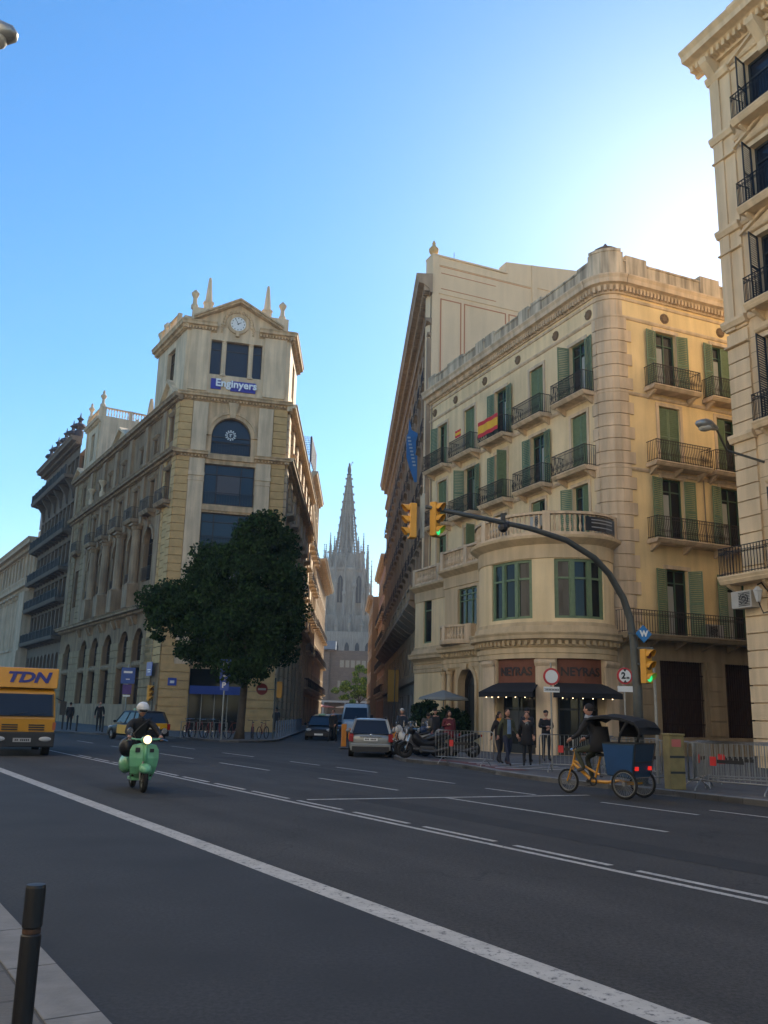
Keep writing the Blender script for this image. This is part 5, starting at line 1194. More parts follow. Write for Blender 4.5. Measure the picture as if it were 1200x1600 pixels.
# near bollard
t=thing('bollard','black cylindrical bollard with a notch on the near pavement, bottom left','bollard',(-1.285,3.6,.115)); 
b=MB(); b.lathe((0,0,0),[(.037,0),(.037,.69),(.037,.695),(.032,.70),(.032,.72),(.037,.725),(.037,.862),(.034,.872),(.0,.874)],24); b.mk('post',mat('bollard_black',(.010,.010,.012),.45,.2,20),t,smooth=False)
b=MB(); b.lathe((0,0,0),[(.0335,.702),(.0335,.718)],24); b.mk('ring',mat('rusty_ring',(.07,.035,.02),.9),t)
# barriers
def barrier():
    t=thing('crowd_barrier','x','barrier',(0,0,0)); L_=2.2
    b=MB(); r_=.02; b.tube([(-L_/2,0,.2),(-L_/2,0,.95),(-L_/2+.03,0,1.03),(-L_/2+.1,0,1.06),(L_/2-.1,0,1.06),(L_/2-.03,0,1.03),(L_/2,0,.95),(L_/2,0,.2)],r_,8); b.tube([(-L_/2,0,.22),(L_/2,0,.22)],r_*.9,8); b.mk('frame',GALV,t,smooth=True)
    b=MB(); 
    for k in range(17): x=-L_/2+.12+(L_-.24)*k/16; b.tube([(x,0,.22),(x,0,1.06)],.008,6)
    b.mk('bars',GALV,t)
    for x in (-L_/2+.3,L_/2-.3): b=MB(); b.tube([(x,-.3,0),(x,-.27,.06),(x,0,.24),(x,.27,.06),(x,.3,0)],.016,6); b.mk('foot',GALV,t)
    for x in (-.35,.55): pass
    b=MB(); b.box(-.55,-.4,-.022,-.012,.56,.76); b.mk('red_tag',RED,t); b=MB(); b.box(-.38,.25,-.022,-.012,.62,.7); b.mk('plate',BLK,t)
    return t
bp=[((2.75,29.3),R(-38),'galvanised crowd barrier leftmost, in front of the arched door'),((5.75,26.4),R(-22),'galvanised crowd barrier between the walking men and the pedicab'),((6.3,26.9),R(48),'galvanised crowd barrier set at an angle between the shop pillar and the pedicab'),((6.75,24.9),R(-50),'galvanised crowd barrier just behind the pedicab rider'),((6.45,22.1),R(-25),'galvanised crowd barrier behind the blue pedicab box'),((7.95,20.5),R(-48),'galvanised crowd barrier nearest the kerb at the right edge'),((8.6,21.6),R(-35),'galvanised crowd barrier in second row at the right edge'),((9.0,22.7),R(-15),'galvanised crowd barrier furthest back at the right edge'),((8.0,22.6),R(60),'galvanised crowd barrier turned sideways beside the cabinet')]
b0=None
for (x,y),rz,lab in bp:
    if b0 is None: b0=barrier(); b0.location=(x,y,.125); b0.rotation_euler=(0,0,rz); b0['label']=lab; b0['group']='crowd barriers on the pavement'
    else: again(b0,lab,(x,y,.125),rz)
# left side : bollards, parking sign, bike rack
t0=None
fl=Vector((-18.4,55.8)),Vector((-40,91.7))
for i in range(7):
    q=Vector((-13.2,54.4)).lerp(Vector((-19.0,57.4)),i/3) if i<4 else Vector((-19,57.4)).lerp(Vector((-30,76)),(i-3)/5)
    if t0 is None: t0=thing('street_bollard','slim dark bollards in a row along the far kerb left of the tree','bollard',(q.x,q.y,.12),group='bollards along the far kerb'); b=MB(); b.lathe((0,0,0),[(.06,0),(.06,.85),(.075,.9),(.05,.97),(0,1.0)],8); b.mk('post',BLK,t0)
    else: again(t0,'slim dark bollards in a row along the far kerb left of the tree',(q.x,q.y,.12),0)
t0=None
for i in range(15):
    y=52.3+1.75*i; x=-5.85-.028*(y-52)
    if t0 is None: t0=thing('kerb_post','blue grey kerb posts lining the left pavement of the side street','post',(x,y,.12),group='kerb posts in the side street'); b=MB(); b.lathe((0,0,0),[(.05,0),(.05,.9),(.06,.92),(.03,1.0)],8); b.mk('post',mat('blue_grey_post',(.16,.18,.22),.5),t0)
    else: again(t0,'blue grey kerb posts lining the left pavement of the side street',(x,y,.12),0)
t=thing('parking_sign','blue parking sign with two P plates on a post before the tree','sign',(-8.35,47.95+.6,.12),R(4)); b=MB(); b.tube([(0,.03,0),(0,.03,4.1)],.04,8); b.mk('pole',GALV,t)
fr=lambda u,v,zz:(u,-v,zz)
b=MB(); b.box(-.28,.28,-.03,0,3.15,4.2); p=b.mk('sign_plate',BLUE,t); txt(fr,'P',0,.035,3.8,.62,WHT,p,bold=.015,depth=.004)
b=MB(); b.box(-.1,.1,-.036,-.03,3.28,3.36); b.ball((0,-.03,3.3),.05,6,4); b.mk('pictogram',WHT,p)
b=MB(); b.box(-.24,.24,-.03,0,2.55,3.08); p=b.mk('sign_plate',BLUE,t); txt(fr,'P',-.03,.035,2.82,.4,WHT,p,bold=.012,depth=.004)
def wsign(name,label,F,u,z,w_,h,lines,m_=None):
    b=MB(F); b.box(u-w_/2,u+w_/2,.36,.4,z,z+h); o=b.mk(name,m_ or BLUE,None,org=F(u,.38,z)); tag(o,label,'sign'); b=MB(F)
    for (a,c,d) in lines: b.box(u-w_*a/2,u+w_*a/2,.4,.405,z+h*c,z+h*(c+d))
    b.mk('sign_marks',WHT,o); return o
wsign('street_name_plate','small dark blue plate on the tower building at arch height',FS_,1.4,4.0,1.3,1.0,[(.6,.4,.08),(.5,.25,.06)])
wsign('direction_plate','blue plate with white marks on the front corner of the tower building',FF,.9,3.3,.62,.55,[(.5,.3,.35)]); 
t=thing('bus_stop_sign','large blue sign with a purple plate under it behind the scooter rider','sign',(-15.9,56.9,.12),R(12)); b=MB(); b.tube([(0,.04,0),(0,.04,4.2)],.04,8); b.mk('pole',GALV,t)
b=MB(); b.box(-.42,.42,-.03,0,3.0,4.0); p=b.mk('sign_plate',mat('bus_sign_blue',(.015,.08,.30),.4),t); b=MB(); b.box(-.28,.25,-.036,-.03,3.65,3.78); b.box(-.12,.12,-.036,-.03,3.25,3.3); b.each('mark',WHT,p,gap=.05)
b=MB(); b.box(-.27,.27,-.03,0,2.35,2.95); b.mk('purple_plate',mat('purple_sign',(.06,.02,.17),.4),t); b=MB(); b.box(-.22,.22,-.04,-.0,2.2,2.3); b.mk('white_strip',WHT,t)
signal('traffic_light','yellow traffic light on a dark post left of the scooter rider',(-14.05,55.3,2.1),R(70),lit=0)
t=thing('signal_post','dark post carrying the yellow light left of the scooter rider','post',(-13.9,55.5,.12)); b=MB(); b.tube([(0,0,0),(0,0,3.1)],.05,8); b.mk('shaft',POLE,t)
signal('traffic_light','yellow traffic light seen from behind, right of the big tree trunk',(-5.75,51.8,2.4),R(190),lit=0)
t=thing('corner_signal_post','thin post with red no entry disc right of the big tree trunk','road sign',(-6.0,51.9,.12)); b=MB(); b.tube([(0,0,0),(0,0,3.4)],.045,8); b.mk('pole',POLE,t); b=MB(); b.disc((-.75,-.05,2.75),(0,1,0),0,.33,.02,22); p=b.mk('sign_plate',mat('dull_red',(.22,.02,.02),.5),t); b=MB(); b.box(-.98,-.52,-.07,-.06,2.69,2.81); b.mk('white_bar',mat('dull_white',(.4,.4,.4),.5),p); b=MB(); b.box(-.75,0,-.02,.02,2.72,2.76); b.mk('arm',POLE,t)
# bicycles
def bicycle():
    t=thing('bicycle','x','bicycle',(0,0,0))
    for x in (-.52,.52):
        b=MB(); b.disc((x,0,.34),(0,1,0),.31,.34,.035,22); w_=b.mk('wheel',RUB,t); b=MB(); 
        for k in range(12): a=2*PI*k/12; b.tube([(x,0,.34),(x+.31*math.cos(a),0,.34+.31*math.sin(a))],.003,3)
        b.disc((x,0,.34),(0,1,0),.0,.03,.08,8); b.mk('spokes',CHR,w_)
    b=MB(); A,B_,D_,E_,F_=(-.52,0,.34),(-.08,0,.28),(-.2,0,.82),(.38,0,.86),(.52,0,.34)
    for p,q in ((A,B_),(B_,D_),(D_,A),(D_,E_),(B_,E_),(E_,F_)): b.tube([p,q],.016,6)
    b.mk('frame',mat('bike_red',(.2,.03,.02),.4),t); b=MB(); b.ball((-.22,0,.9),(.13,.06,.03),8,4); b.mk('saddle',BLK,t)
    b=MB(); b.tube([(.38,0,.86),(.36,0,1.0)],.014,6); b.tube([(.3,-.27,1.02),(.38,-.2,1.0),(.38,.2,1.0),(.3,.27,1.02)],.013,6); b.mk('handlebar',CHR,t); return t
k0=None
for i,(x,y,rz) in enumerate(((-9.9,50.0,1.2),(-9.3,50.2,1.35),(-8.7,50.0,1.9),(-8.0,50.6,1.0),(-7.0,50.7,1.8),(-6.5,51.3,1.3),(-10.6,50.6,1.5))):
    lab='parked bicycle in the dark cluster around the foot of the big tree'
    if k0 is None: k0=bicycle(); k0.location=(x,y,.12); k0.rotation_euler=(0,0,rz); k0['label']=lab; k0['group']='bicycles parked under the tree'
    else: again(k0,lab,(x,y,.12),rz)
t=thing('bike_rack','grey metal bicycle rack rails left of the parking sign','bike rack',(-9.5,49.6,.12)); b=MB(); 
for x in (-.9,0,.9): b.tube([(x-.35,0,0),(x-.35,0,.85),(x+.35,0,.85),(x+.35,0,0)],.03,8)
b.mk('hoops',GALV,t)
t=thing('road_barrier','orange and yellow plastic work barrier beside the silver car','barrier',(-1.62,42.8,0),R(12)); b=MB(); b.box(-.12,.12,-.05,.05,.12,1.15); b.box(.2,1.0,-.04,.04,.45,.95); b.mk('panel',mat('orange_plastic',(.55,.20,.02),.5,.1,3),t,bevel=.02); b=MB(); b.box(-.2,.2,-.25,.25,0,.08); b.box(.5,.9,-.25,.25,0,.08); b.box(.65,.72,-.03,.03,.08,.5); b.mk('feet',BLK,t)
t=thing('yellow_bin','yellow box panel standing between the silver car and motorbikes','barrier',(1.05,42.5,.12)); b=MB(); b.box(-.4,.4,-.1,.1,.35,.95); b.mk('panel',MC['orange_plastic'],t,bevel=.02); b=MB(); b.box(-.38,-.32,-.08,.08,0,.35); b.box(.32,.38,-.08,.08,0,.35); b.mk('legs',BLK,t)
t=thing('yellow_street_banner','tall yellow banner on a pole along the right pavement of the side street','banner',(1.2,72,.12)); b=MB(); b.tube([(0,0,0),(0,0,5.2)],.04,8); b.mk('pole',POLE,t); b=MB(); b.box(-.55,.3,.05,.08,2.5,5.0); b.mk('cloth',mat('ochre_banner',(.4,.2,.03),.8),t)
def parasol(name,label,x,y,z,r_,m_):
    t=thing(name,label,'parasol',(x,y,.12)); b=MB(); b.tube([(0,0,0),(0,0,z)],.03,8); b.mk('pole',GALV,t); b=MB(); b.lathe((0,0,z-.45),[(r_,0),(r_*.95,.12),(0.05,.5)],8); b.mk('canopy',m_,t)
parasol('terrace_parasol','grey parasol above the planter shrub near the arched door',3.3,46.5,2.75,1.3,mat('grey_canopy',(.2,.21,.2),.8)); parasol('far_parasol','rust red parasols at the far end of the side street',-10.5,165,2.9,2.4,mat('rust_canopy',(.3,.09,.05),.8)); parasol('far_parasol','cream parasol right of the rust red one at the far end',-5.8,168,2.9,2.3,mat('cream_canopy',(.45,.36,.25),.8))
# ================================================================ VEHICLES
def wheel(par,x,y,r,w_,rim=None,spokes=0,name='wheel',F=None):
    b=MB(F); b.lathe((0,0,0),[(0,0)],3) if 0 else None
    b.disc((x,y,r),(1,0,0),r*.55,r,w_,24); b.disc((x,y,r),(1,0,0),r*.86,r*1.0-.001,w_*1.02,24); o=b.mk(name,RUB,par)
    b=MB(F)
    if spokes:
        b.disc((x,y,r),(1,0,0),r*.9,r*.94,w_*.6,24); b.disc((x,y,r),(1,0,0),0,.035,.1,10)
        for k in range(spokes): a=2*PI*k/spokes; b.tube([(x-.02+.04*(k%2),y,r),(x,y+r*.92*math.cos(a),r+r*.92*math.sin(a))],.004,3)
    else:
        b.disc((x,y,r),(1,0,0),0,r*.56,w_*.8,20)
        for k in range(5): a=2*PI*k/5; b.tube([(x+w_*.42,y,r),(x+w_*.42,y+r*.5*math.cos(a),r+r*.5*math.sin(a))],.02,4); b.tube([(x-w_*.42,y,r),(x-w_*.42,y+r*.5*math.cos(a),r+r*.5*math.sin(a))],.02,4)
    b.mk('rim',rim or GALV,o); return o
def tyre(par,x,y,r,w_,spokes=20,name='wheel',rim=None):   # round section tyre, thin wheel in the y-z plane
    b=MB(); n=26; rr=[]
    for k in range(n):
        a=2*PI*k/n; rr.append([b.pt((x+w_/2*math.cos(t)*1.0,y+(r-w_/2+w_/2*math.sin(t))*math.cos(a),r+(r-w_/2+w_/2*math.sin(t))*math.sin(a))) for t in [2*PI*j/8 for j in range(8)]])
    for k in range(n):
        for j in range(8): b.fi((rr[k][j],rr[k][(j+1)%8],rr[(k+1)%n][(j+1)%8],rr[(k+1)%n][j]))
    o=b.mk(name,RUB,par,smooth=True); b=MB(); b.disc((x,y,r),(1,0,0),r-w_*1.25,r-w_*.95,w_*.7,24); b.disc((x,y,r),(1,0,0),0,.04,.09,10)
    for k in range(spokes): a=2*PI*k/spokes; b.tube([(x-.02+.04*(k%2),y,r),(x,y+(r-w_)*math.cos(a),r+(r-w_)*math.sin(a))],.0035 if spokes>10 else .018,4)
    b.mk('rim',rim or CHR,o); return o
def paint(name,col,metal=0.): return mat(name,col,.32,.04,6,metal=metal,coat=.35)
HEADL=mat('headlight_glass',(.5,.5,.5),.15); TAIL=mat('tail_light',(.28,.012,.012),.25)
def car(name,label,loc,rz,body,L_=4.2,W_=1.72,Hh=1.45,zs=.9,gh=((-.24,.0),(-.08,1),(.40,1),(.47,.0)),doors=None,roofc=None,plate=True,rails=False,group=None,hood=.82,lo=.2,cat='car',name2='roof'):
    t=thing(name,label,cat,loc,rz,group); w2=W_/2
    st=[(-.5,.80,.38,.62),(-.485,.92,.25,.68),(-.40,.99,lo,.74),(-.24,1.0,lo,hood),(-.1,1.0,lo,zs),(.3,1.0,lo,zs),(.42,.99,lo,zs),(.485,.95,.24,zs-.03),(.5,.86,.36,zs-.1)]
    def ring(y,k,zb,zt):
        a=w2*k; pts=[(a*.86,zb),(a*.97,zb+.1),(a,(zb+zt)*.5),(a*.985,zt-.12),(a*.9,zt)]
        return [(x,y*L_,z) for x,z in pts]+[(-x,y*L_,z) for x,z in pts[::-1]]
    b=MB(); b.loft([ring(*q) for q in st]); bd=b.mk('body',body,t,smooth=False,bevel=0); 
    for p in bd.data.polygons: p.use_smooth=True
    md=bd.modifiers.new('s','SUBSURF'); md.levels=1; md.render_levels=1
    # glasshouse
    yb0,yt0,yt1,yb1=gh[0][0]*L_,gh[1][0]*L_,gh[2][0]*L_,gh[3][0]*L_; wt=w2*.72; wb=w2*.9; zt=Hh-.05
    b=MB(); A=[(-wb,yb0,zs-.03),(wb,yb0,zs-.03),(wb,yb1,zs-.03),(-wb,yb1,zs-.03)]; Bq=[(-wt,yt0,zt),(wt,yt0,zt),(wt,yt1,zt),(-wt,yt1,zt)]; b.loft([A,Bq]); b.mk('windows',GLASSB,t)
    b=MB(); g=.04; Rr=[[(-wt-g,yt0-.06,zt-.02),(wt+g,yt0-.06,zt-.02),(wt+g,yt1+.05,zt-.02),(-wt-g,yt1+.05,zt-.02)],[(-wt,yt0,zt+.03),(wt,yt0,zt+.03),(wt,yt1,zt+.03),(-wt,yt1,zt+.03)],[(-wt*.7,yt0+.2,zt+.06),(wt*.7,yt0+.2,zt+.06),(wt*.7,yt1-.15,zt+.06),(-wt*.7,yt1-.15,zt+.06)]]; b.loft(Rr); b.mk('roof',roofc or body,t)
    b=MB()
    for s_ in (-1,1):
        b.tube([(s_*wb,yb0,zs-.03),(s_*wt,yt0,zt)],.035,6); b.tube([(s_*wb,yb1,zs-.03),(s_*wt,yt1,zt)],.06,6)
        for q in (.42,.75): ym=yb0+(yb1-yb0)*q; yq=yt0+(yt1-yt0)*(q-.02); b.tube([(s_*(wb+.002),ym,zs-.03),(s_*(wt+.002),yq,zt)],.03,5)
    b.each('pillars',body,t,gap=.3)
    for s_ in (-1,1):
        for y in (-.32*L_,.31*L_): wheel(t,s_*(w2-.1),y,.31,.2)
        b=MB(); b.ball((s_*w2*.7,-.487*L_,.62),(.17,.09,.09),10,6); b.mk('headlight',HEADL,t)
        b=MB(); b.box(s_*w2*.9-.1,s_*w2*.9+.08,.47*L_,.497*L_,zs-.34,zs-.04); b.mk('tail_light',TAIL,t,bevel=.02)
        b=MB(); b.ball((s_*(w2+.08),-.17*L_,zs+.02),(.1,.05,.07),8,5); b.mk('mirror',body,t)
        if doors: b=MB(); b.box(s_*(w2-.01),s_*(w2+.012),-.13*L_,.24*L_,.32,zs-.14); b.mk('door',doors,t)
    b=MB(); b.box(-w2*.9,w2*.9,-.512*L_,-.47*L_,.24,.5); b.mk('front_bumper',body if not plate else BLK,t,bevel=.03); b=MB(); b.box(-w2*.92,w2*.92,.47*L_,.515*L_,.26,.52); b.mk('rear_bumper',body,t,bevel=.03)
    b=MB(); b.box(-.26,.26,-.52*L_,-.512*L_,.3,.41); b.mk('front_plate',WHT,t)
    b=MB(); b.box(-.27,.27,.5*L_,.512*L_,.62,.74); p=b.mk('rear_plate',WHT,t); b=MB(); [b.box(-.2+.055*k,-.165+.055*k,.512*L_,.514*L_,.65,.71) for k in range(8) if k!=4]; b.mk('plate_characters',BLK,p)
    if rails:
        for s_ in (-1,1): b=MB(); b.tube([(s_*wt,yt0+.2,zt+.02),(s_*wt,yt0+.3,zt+.1),(s_*wt,yt1-.3,zt+.1),(s_*wt,yt1-.2,zt+.02)],.02,6); b.mk('roof_rail',BLK,t)
    return t
SILV=paint('silver_paint',(.26,.27,.26),.4); BLKP=mat('black_paint',(.010,.010,.012),.45,spec=.3); YELP=paint('taxi_yellow',(.62,.33,.01)); WHTP=paint('white_van_paint',(.62,.65,.68))
c1=car('silver_car','silver estate car seen from behind at the mouth of the side street',(-.33,37.4,0),R(181),SILV,4.2,1.7,1.46,.92,gh=((-.22,0),(-.06,1),(.40,1),(.485,0)),rails=True)
b=MB(); b.box(-.72,.72,2.13,2.175,.2,.42); b.mk('lower_bumper',BLK,c1,bevel=.02); b=MB(); b.ball((0,2.12,.83),(.05,.02,.05),8,5); b.mk('badge',CHR,c1); b=MB(); b.box(-.42,.42,2.09,2.13,.76,.79); b.mk('boot_handle',CHR,c1)
tx_=car('taxi','black taxi with yellow doors seen from the front in the side street',(-3.55,57.0,0),R(-1),BLKP,4.4,1.75,1.45,.92,doors=YELP,cat='taxi'); b=MB(); b.box(-.2,.2,-.3,-.1,1.46,1.58); b.mk('taxi_light',mat('pale_green_lamp',(.3,.5,.35),.4),tx_,bevel=.02)
tx2=car('taxi','black and yellow taxi seen from behind, half hidden by the scooter rider',(-12.75,48.2,0),R(37+180),BLKP,4.4,1.75,1.5,.92,doors=YELP,cat='taxi'); b=MB(); b.box(-.7,.7,2.17,2.215,.6,.9); b.mk('tailgate_panel',YELP,tx2,bevel=.02); b=MB(); b.box(-.2,.2,-.2,0,1.5,1.62); b.mk('taxi_light',MC['pale_green_lamp'],tx2)
tx3=car('taxi','second taxi queued behind the first one in the side street',(-3.9,64,0),R(-1),BLKP,4.4,1.75,1.5,.92,doors=YELP,roofc=YELP,cat='taxi')
car('dark_car','dark car furthest back in the queue of the side street',(-3.3,73,0),R(-1),paint('dark_blue_paint',(.02,.03,.05)),4.3,1.75,1.55,.95)
# van
V=thing('white_van','white van with a high roof facing the camera behind the silver car','van',(-1.6,66.0,0),R(-1))
b=MB(); st=[(-2.6,.72,.4,.9),(-2.55,.9,.3,1.1),(-2.1,.97,.3,1.22),(-1.5,.98,.3,2.1),(-1.3,.98,.3,2.3),(2.5,.98,.3,2.35),(2.6,.95,.35,2.3)]
b.loft([[(k*.9,y,zb),(k,y,zb+.2),(k,y,zb+(zt-zb)*.6),(k*.86,y,zt-.08),(k*.7,y,zt),(-k*.7,y,zt),(-k*.86,y,zt-.08),(-k,y,zb+(zt-zb)*.6),(-k,y,zb+.2),(-k*.9,y,zb)] for y,k,zb,zt in st]); b.mk('body',WHTP,V,bevel=.02)
b=MB(); b.loft([[(-.86,-2.14,1.24),(.86,-2.14,1.24),(.86,-2.08,1.22),(-.86,-2.08,1.22)],[(-.76,-1.56,2.04),(.76,-1.56,2.04),(.76,-1.46,2.02),(-.76,-1.46,2.02)]]); b.mk('windscreen',GLASSB,V)
for s_ in (-1,1):
    b=MB(); b.box(s_*1.12-.1,s_*1.12+.1,-1.95,-1.85,1.2,1.55); b.mk('mirror',BLK,V); b=MB(); b.ball((s_*.72,-2.58,.85),(.15,.07,.13),8,5); b.mk('headlight',HEADL,V)
    for y in (-1.8,1.6): wheel(V,s_*.85,y,.34,.22)
b=MB(); b.box(-.95,.95,-2.68,-2.5,.3,.55); b.mk('bumper',BLK,V,bevel=.03)
# truck
YT=paint('truck_yellow',(.58,.27,.015))
T=thing('delivery_truck','yellow delivery truck with blue letters above the windscreen, at the left edge','truck',(-11.88,30.5,0),R(25)); 
b=MB(); b.loft([[(-1.0,0,.55),(1.0,0,.55),(1.0,1.9,.55),(-1.0,1.9,.55)],[(-1.0,-.03,1.2),(1.0,-.03,1.2),(1.0,1.9,1.2),(-1.0,1.9,1.2)],[(-.93,.22,2.1),(.93,.22,2.1),(.95,1.9,2.12),(-.95,1.9,2.12)],[(-.88,.4,2.2),(.88,.4,2.2),(.9,1.9,2.2),(-.9,1.9,2.2)]]); b.mk('cab',YT,T,bevel=.04)
b=MB(); b.loft([[(-.88,-.045,1.3),(.88,-.045,1.3),(.88,0.05,1.3),(-.88,.05,1.3)],[(-.84,.19,2.02),(.84,.19,2.02),(.84,.3,2.02),(-.84,.3,2.02)]]); ws=b.mk('windscreen',GLASSB,T)
b=MB(); b.tube([(-.9,-.05,1.3),(.9,-.05,1.3)],.02,5); b.tube([(-.9,-.05,1.3),(-.86,.18,2.03)],.02,5); b.tube([(.9,-.05,1.3),(.86,.18,2.03)],.02,5); b.tube([(-.5,-.07,1.3),(.1,.0,1.42)],.012,4); b.tube([(.15,-.07,1.3),(.7,.0,1.42)],.012,4); b.mk('window_seal',BLK,ws)
b=MB(); b.box(.25,.7,.2,.35,1.32,1.42); b.mk('dashboard_papers',mat('paper',(.6,.6,.58),.8),ws)
b=MB(); b.loft([[(-.98,.15,2.22),(.98,.15,2.22),(.98,1.3,2.2),(-.98,1.3,2.2)],[(-1.0,.42,2.9),(1.0,.42,2.9),(1.0,1.5,2.9),(-1.0,1.5,2.9)]]); df=b.mk('roof_deflector',YT,T,bevel=.03)
def PD(x,y,d): return (x,-(.15+(.27)*((y-2.22)/.68))+.012+d,y)
cuP=lambda x,y,d:(x,-(.15+.27*((y+2.55-2.22)/.68))+.02+d,y+2.55)
txt(lambda u,v,z:(u,-v,z),'TDN',0,0,0,.48,mat('truck_lettering_blue',(.02,.025,.16),.5),df,P=lambda x,y,d:(x,-(.15+.27*((y+2.56-2.22)/.68))+.02+d,y+2.56),sx=1.35,shear=.25,bold=.02,depth=.004)
b=MB(); b.box(-1.05,1.05,1.95,6.5,.9,2.95); b.mk('cargo_box',YT,T,bevel=.03)
b=MB(); b.box(-1.02,1.02,-.1,.25,.28,.78); bm_=b.mk('bumper',mat('truck_bumper',(.025,.027,.03),.6),T,bevel=.04)
b=MB(); b.box(-.28,.28,-.12,-.1,.45,.58); pl=b.mk('plate',mat('dirty_plate',(.4,.4,.4),.6),T); b=MB(); [b.box(-.22+.058*k,-.185+.058*k,-.124,-.12,.48,.55) for k in range(8) if k!=2]; b.mk('plate_characters',BLK,pl)
b=MB()
for s_ in (-1,1):
    for k in range(3): b.box(s_*.42-.25,s_*.42+.25,-.04,-.005,.83+.075*k,.87+.075*k)
b.mk('grille',BLK,T)
for s_ in (-1,1):
    b=MB(); b.ball((s_*.72,-.1,.55),(.2,.04,.08),10,6); b.mk('headlight',HEADL,T); b=MB(); b.box(s_*.97-.05,s_*.97+.05,-.03,.12,.85,1.1); b.mk('indicator',mat('indicator_orange',(.4,.09,.02),.3),T)
    b=MB(); b.box(s_*1.22-.1,s_*1.22+.1,.1,.18,1.35,1.8); b.tube([(s_*.98,.2,1.9),(s_*1.2,.15,1.8)],.02); b.mk('mirror',BLK,T)
    for y in (.75,4.8): wheel(T,s_*.82,y,.38,.25)
b=MB(); b.box(-.8,.8,.4,6.2,.5,.7); b.mk('chassis',BLK,T)
# scooter
SG=paint('mint_green_paint',(.17,.47,.25))
K=thing('motor_scooter','mint green classic motor scooter with its headlight on, ridden towards the camera','scooter',(-4.66,18.45,0),R(25))
tyre(K,0,0,.235,.11,8,rim=GALV); tyre(K,0,1.24,.235,.11,8,rim=GALV)
b=MB(); b.loft([[( .0-.10,-.22,.36),(.10,-.22,.36),(.12,-.1,.36),(.12,.2,.36),(-.12,.2,.36),(-.12,-.1,.36)],[(-.11,-.25,.46),(.11,-.25,.46),(.13,-.1,.5),(.12,.2,.5),(-.12,.2,.5),(-.13,-.1,.5)],[(-.06,-.16,.55),(.06,-.16,.55),(.08,-.05,.58),(.07,.12,.58),(-.07,.12,.58),(-.08,-.05,.58)]]); b.mk('front_fender',SG,K,smooth=True,sub=1)
def shield(mb):
    rows=[(.95,.10,.10),(.92,.23,.10),(.82,.285,.08),(.66,.29,.07),(.5,.27,.09),(.36,.24,.16),(.26,.22,.28)]
    F_=[];B_=[]
    for z,w_,y in rows:
        F_.append([(w_*a,y+.06*abs(a)**2*1.6,z) for a in (-1,-.6,-.25,0,.25,.6,1)])
    for r0_,r1_ in zip(F_,F_[1:]):
        for i in range(6):
            mb.face([r0_[i],r0_[i+1],r1_[i+1],r1_[i]]); mb.face([(p[0],p[1]+.03,p[2]) for p in (r0_[i],r0_[i+1],r1_[i+1],r1_[i])])
    for r0_,r1_ in zip(F_,F_[1:]):
        for i in (0,6): mb.face([r0_[i],r1_[i],(r1_[i][0],r1_[i][1]+.03,r1_[i][2]),(r0_[i][0],r0_[i][1]+.03,r0_[i][2])])
b=MB(); shield(b); lg=b.mk('leg_shield',SG,K,smooth=True)
b=MB(); b.box(-.2,-.11,.065,.085,.78,.87); b.mk('shield_sticker',BLK,lg); b=MB(); b.box(.09,.17,.07,.085,.78,.85); b.mk('shield_badge',BLK,lg); b=MB(); b.tube([(0,.055,.92),(0,.04,.6)],.012,5); b.mk('centre_trim',SG,lg)
b=MB(); b.box(-.2,.2,.3,.75,.22,.28); b.mk('floorboard',SG,K,bevel=.01)
for s_ in (-1,1): b=MB(); b.ball((s_*.2,1.12,.5),(.13,.36,.2),14,9); b.mk('side_cowl',SG,K,smooth=True)
b=MB(); b.loft([[(-.12,.75,.28),(.12,.75,.28),(.12,1.45,.35),(-.12,1.45,.35)],[(-.15,.72,.72),(.15,.72,.72),(.12,1.5,.68),(-.12,1.5,.68)]]); b.mk('rear_body',SG,K,bevel=.03)
b=MB(); b.loft([[(-.14,.66,.74),(.14,.66,.74),(.13,1.4,.74),(-.13,1.4,.74)],[(-.11,.7,.83),(.11,.7,.83),(.11,1.36,.84),(-.11,1.36,.84)]]); b.mk('seat',BLK,K,bevel=.02)
b=MB(); b.ball((0,.07,1.02),(.12,.1,.08),12,8); b.tube([(0,.1,.98),(0,.06,.6)],.045,8); b.mk('headset',SG,K,smooth=True)
b=MB(); b.tube([(-.34,.16,1.05),(-.2,.08,1.03),(.2,.08,1.03),(.34,.16,1.05)],.018,8); hb=b.mk('handlebar',SG,K); 
for s_ in (-1,1):
    b=MB(); b.tube([(s_*.28,.13,1.04),(s_*.37,.17,1.05)],.022,8); b.mk('grip',BLK,hb); b=MB(); b.tube([(s_*.3,.1,1.04),(s_*.42,.02,1.0)],.008,5); b.mk('brake_lever',CHR,hb)
    b=MB(); b.tube([(s_*.22,.08,1.05),(s_*.3,.05,1.18)],.008,5); b.disc((s_*.34,.04,1.2),(.2*s_,1,.1),0,.06,.015,14); b.mk('mirror',CHR,K)
b=MB(); b.disc((0,-.035,1.03),(0,1,0),0,.08,.02,18); b.mk('headlight',mat('lit_headlamp',(1,.9,.7),.3,emit=((1,.62,.26),1.6)),K)
b=MB(); b.disc((0,-.03,1.03),(0,1,0),.08,.095,.035,18); b.mk('headlight_ring',CHR,K)
b=MB(); b.box(-.16,-.02,-.02,.1,.15,.42) if 0 else b.tube([(-.08,0,.24),(-.085,.02,.42),(-.03,.05,.6)],.02,6); b.mk('fork_arm',GALV,K)
BG=thing('shoulder_bag','round black shoulder bag hanging by the scooter rider on his right','bag',(-5.02,18.85,0),R(25)); b=MB(); b.ball((-.12,.1,.86),(.17,.2,.2),12,8); b.mk('pouch',BLK,BG,smooth=True); b=MB(); b.tube([(-.12,.0,1.02),(.1,.1,1.25),(.35,.2,1.45)],.015,5); b.mk('strap',BLK,BG)
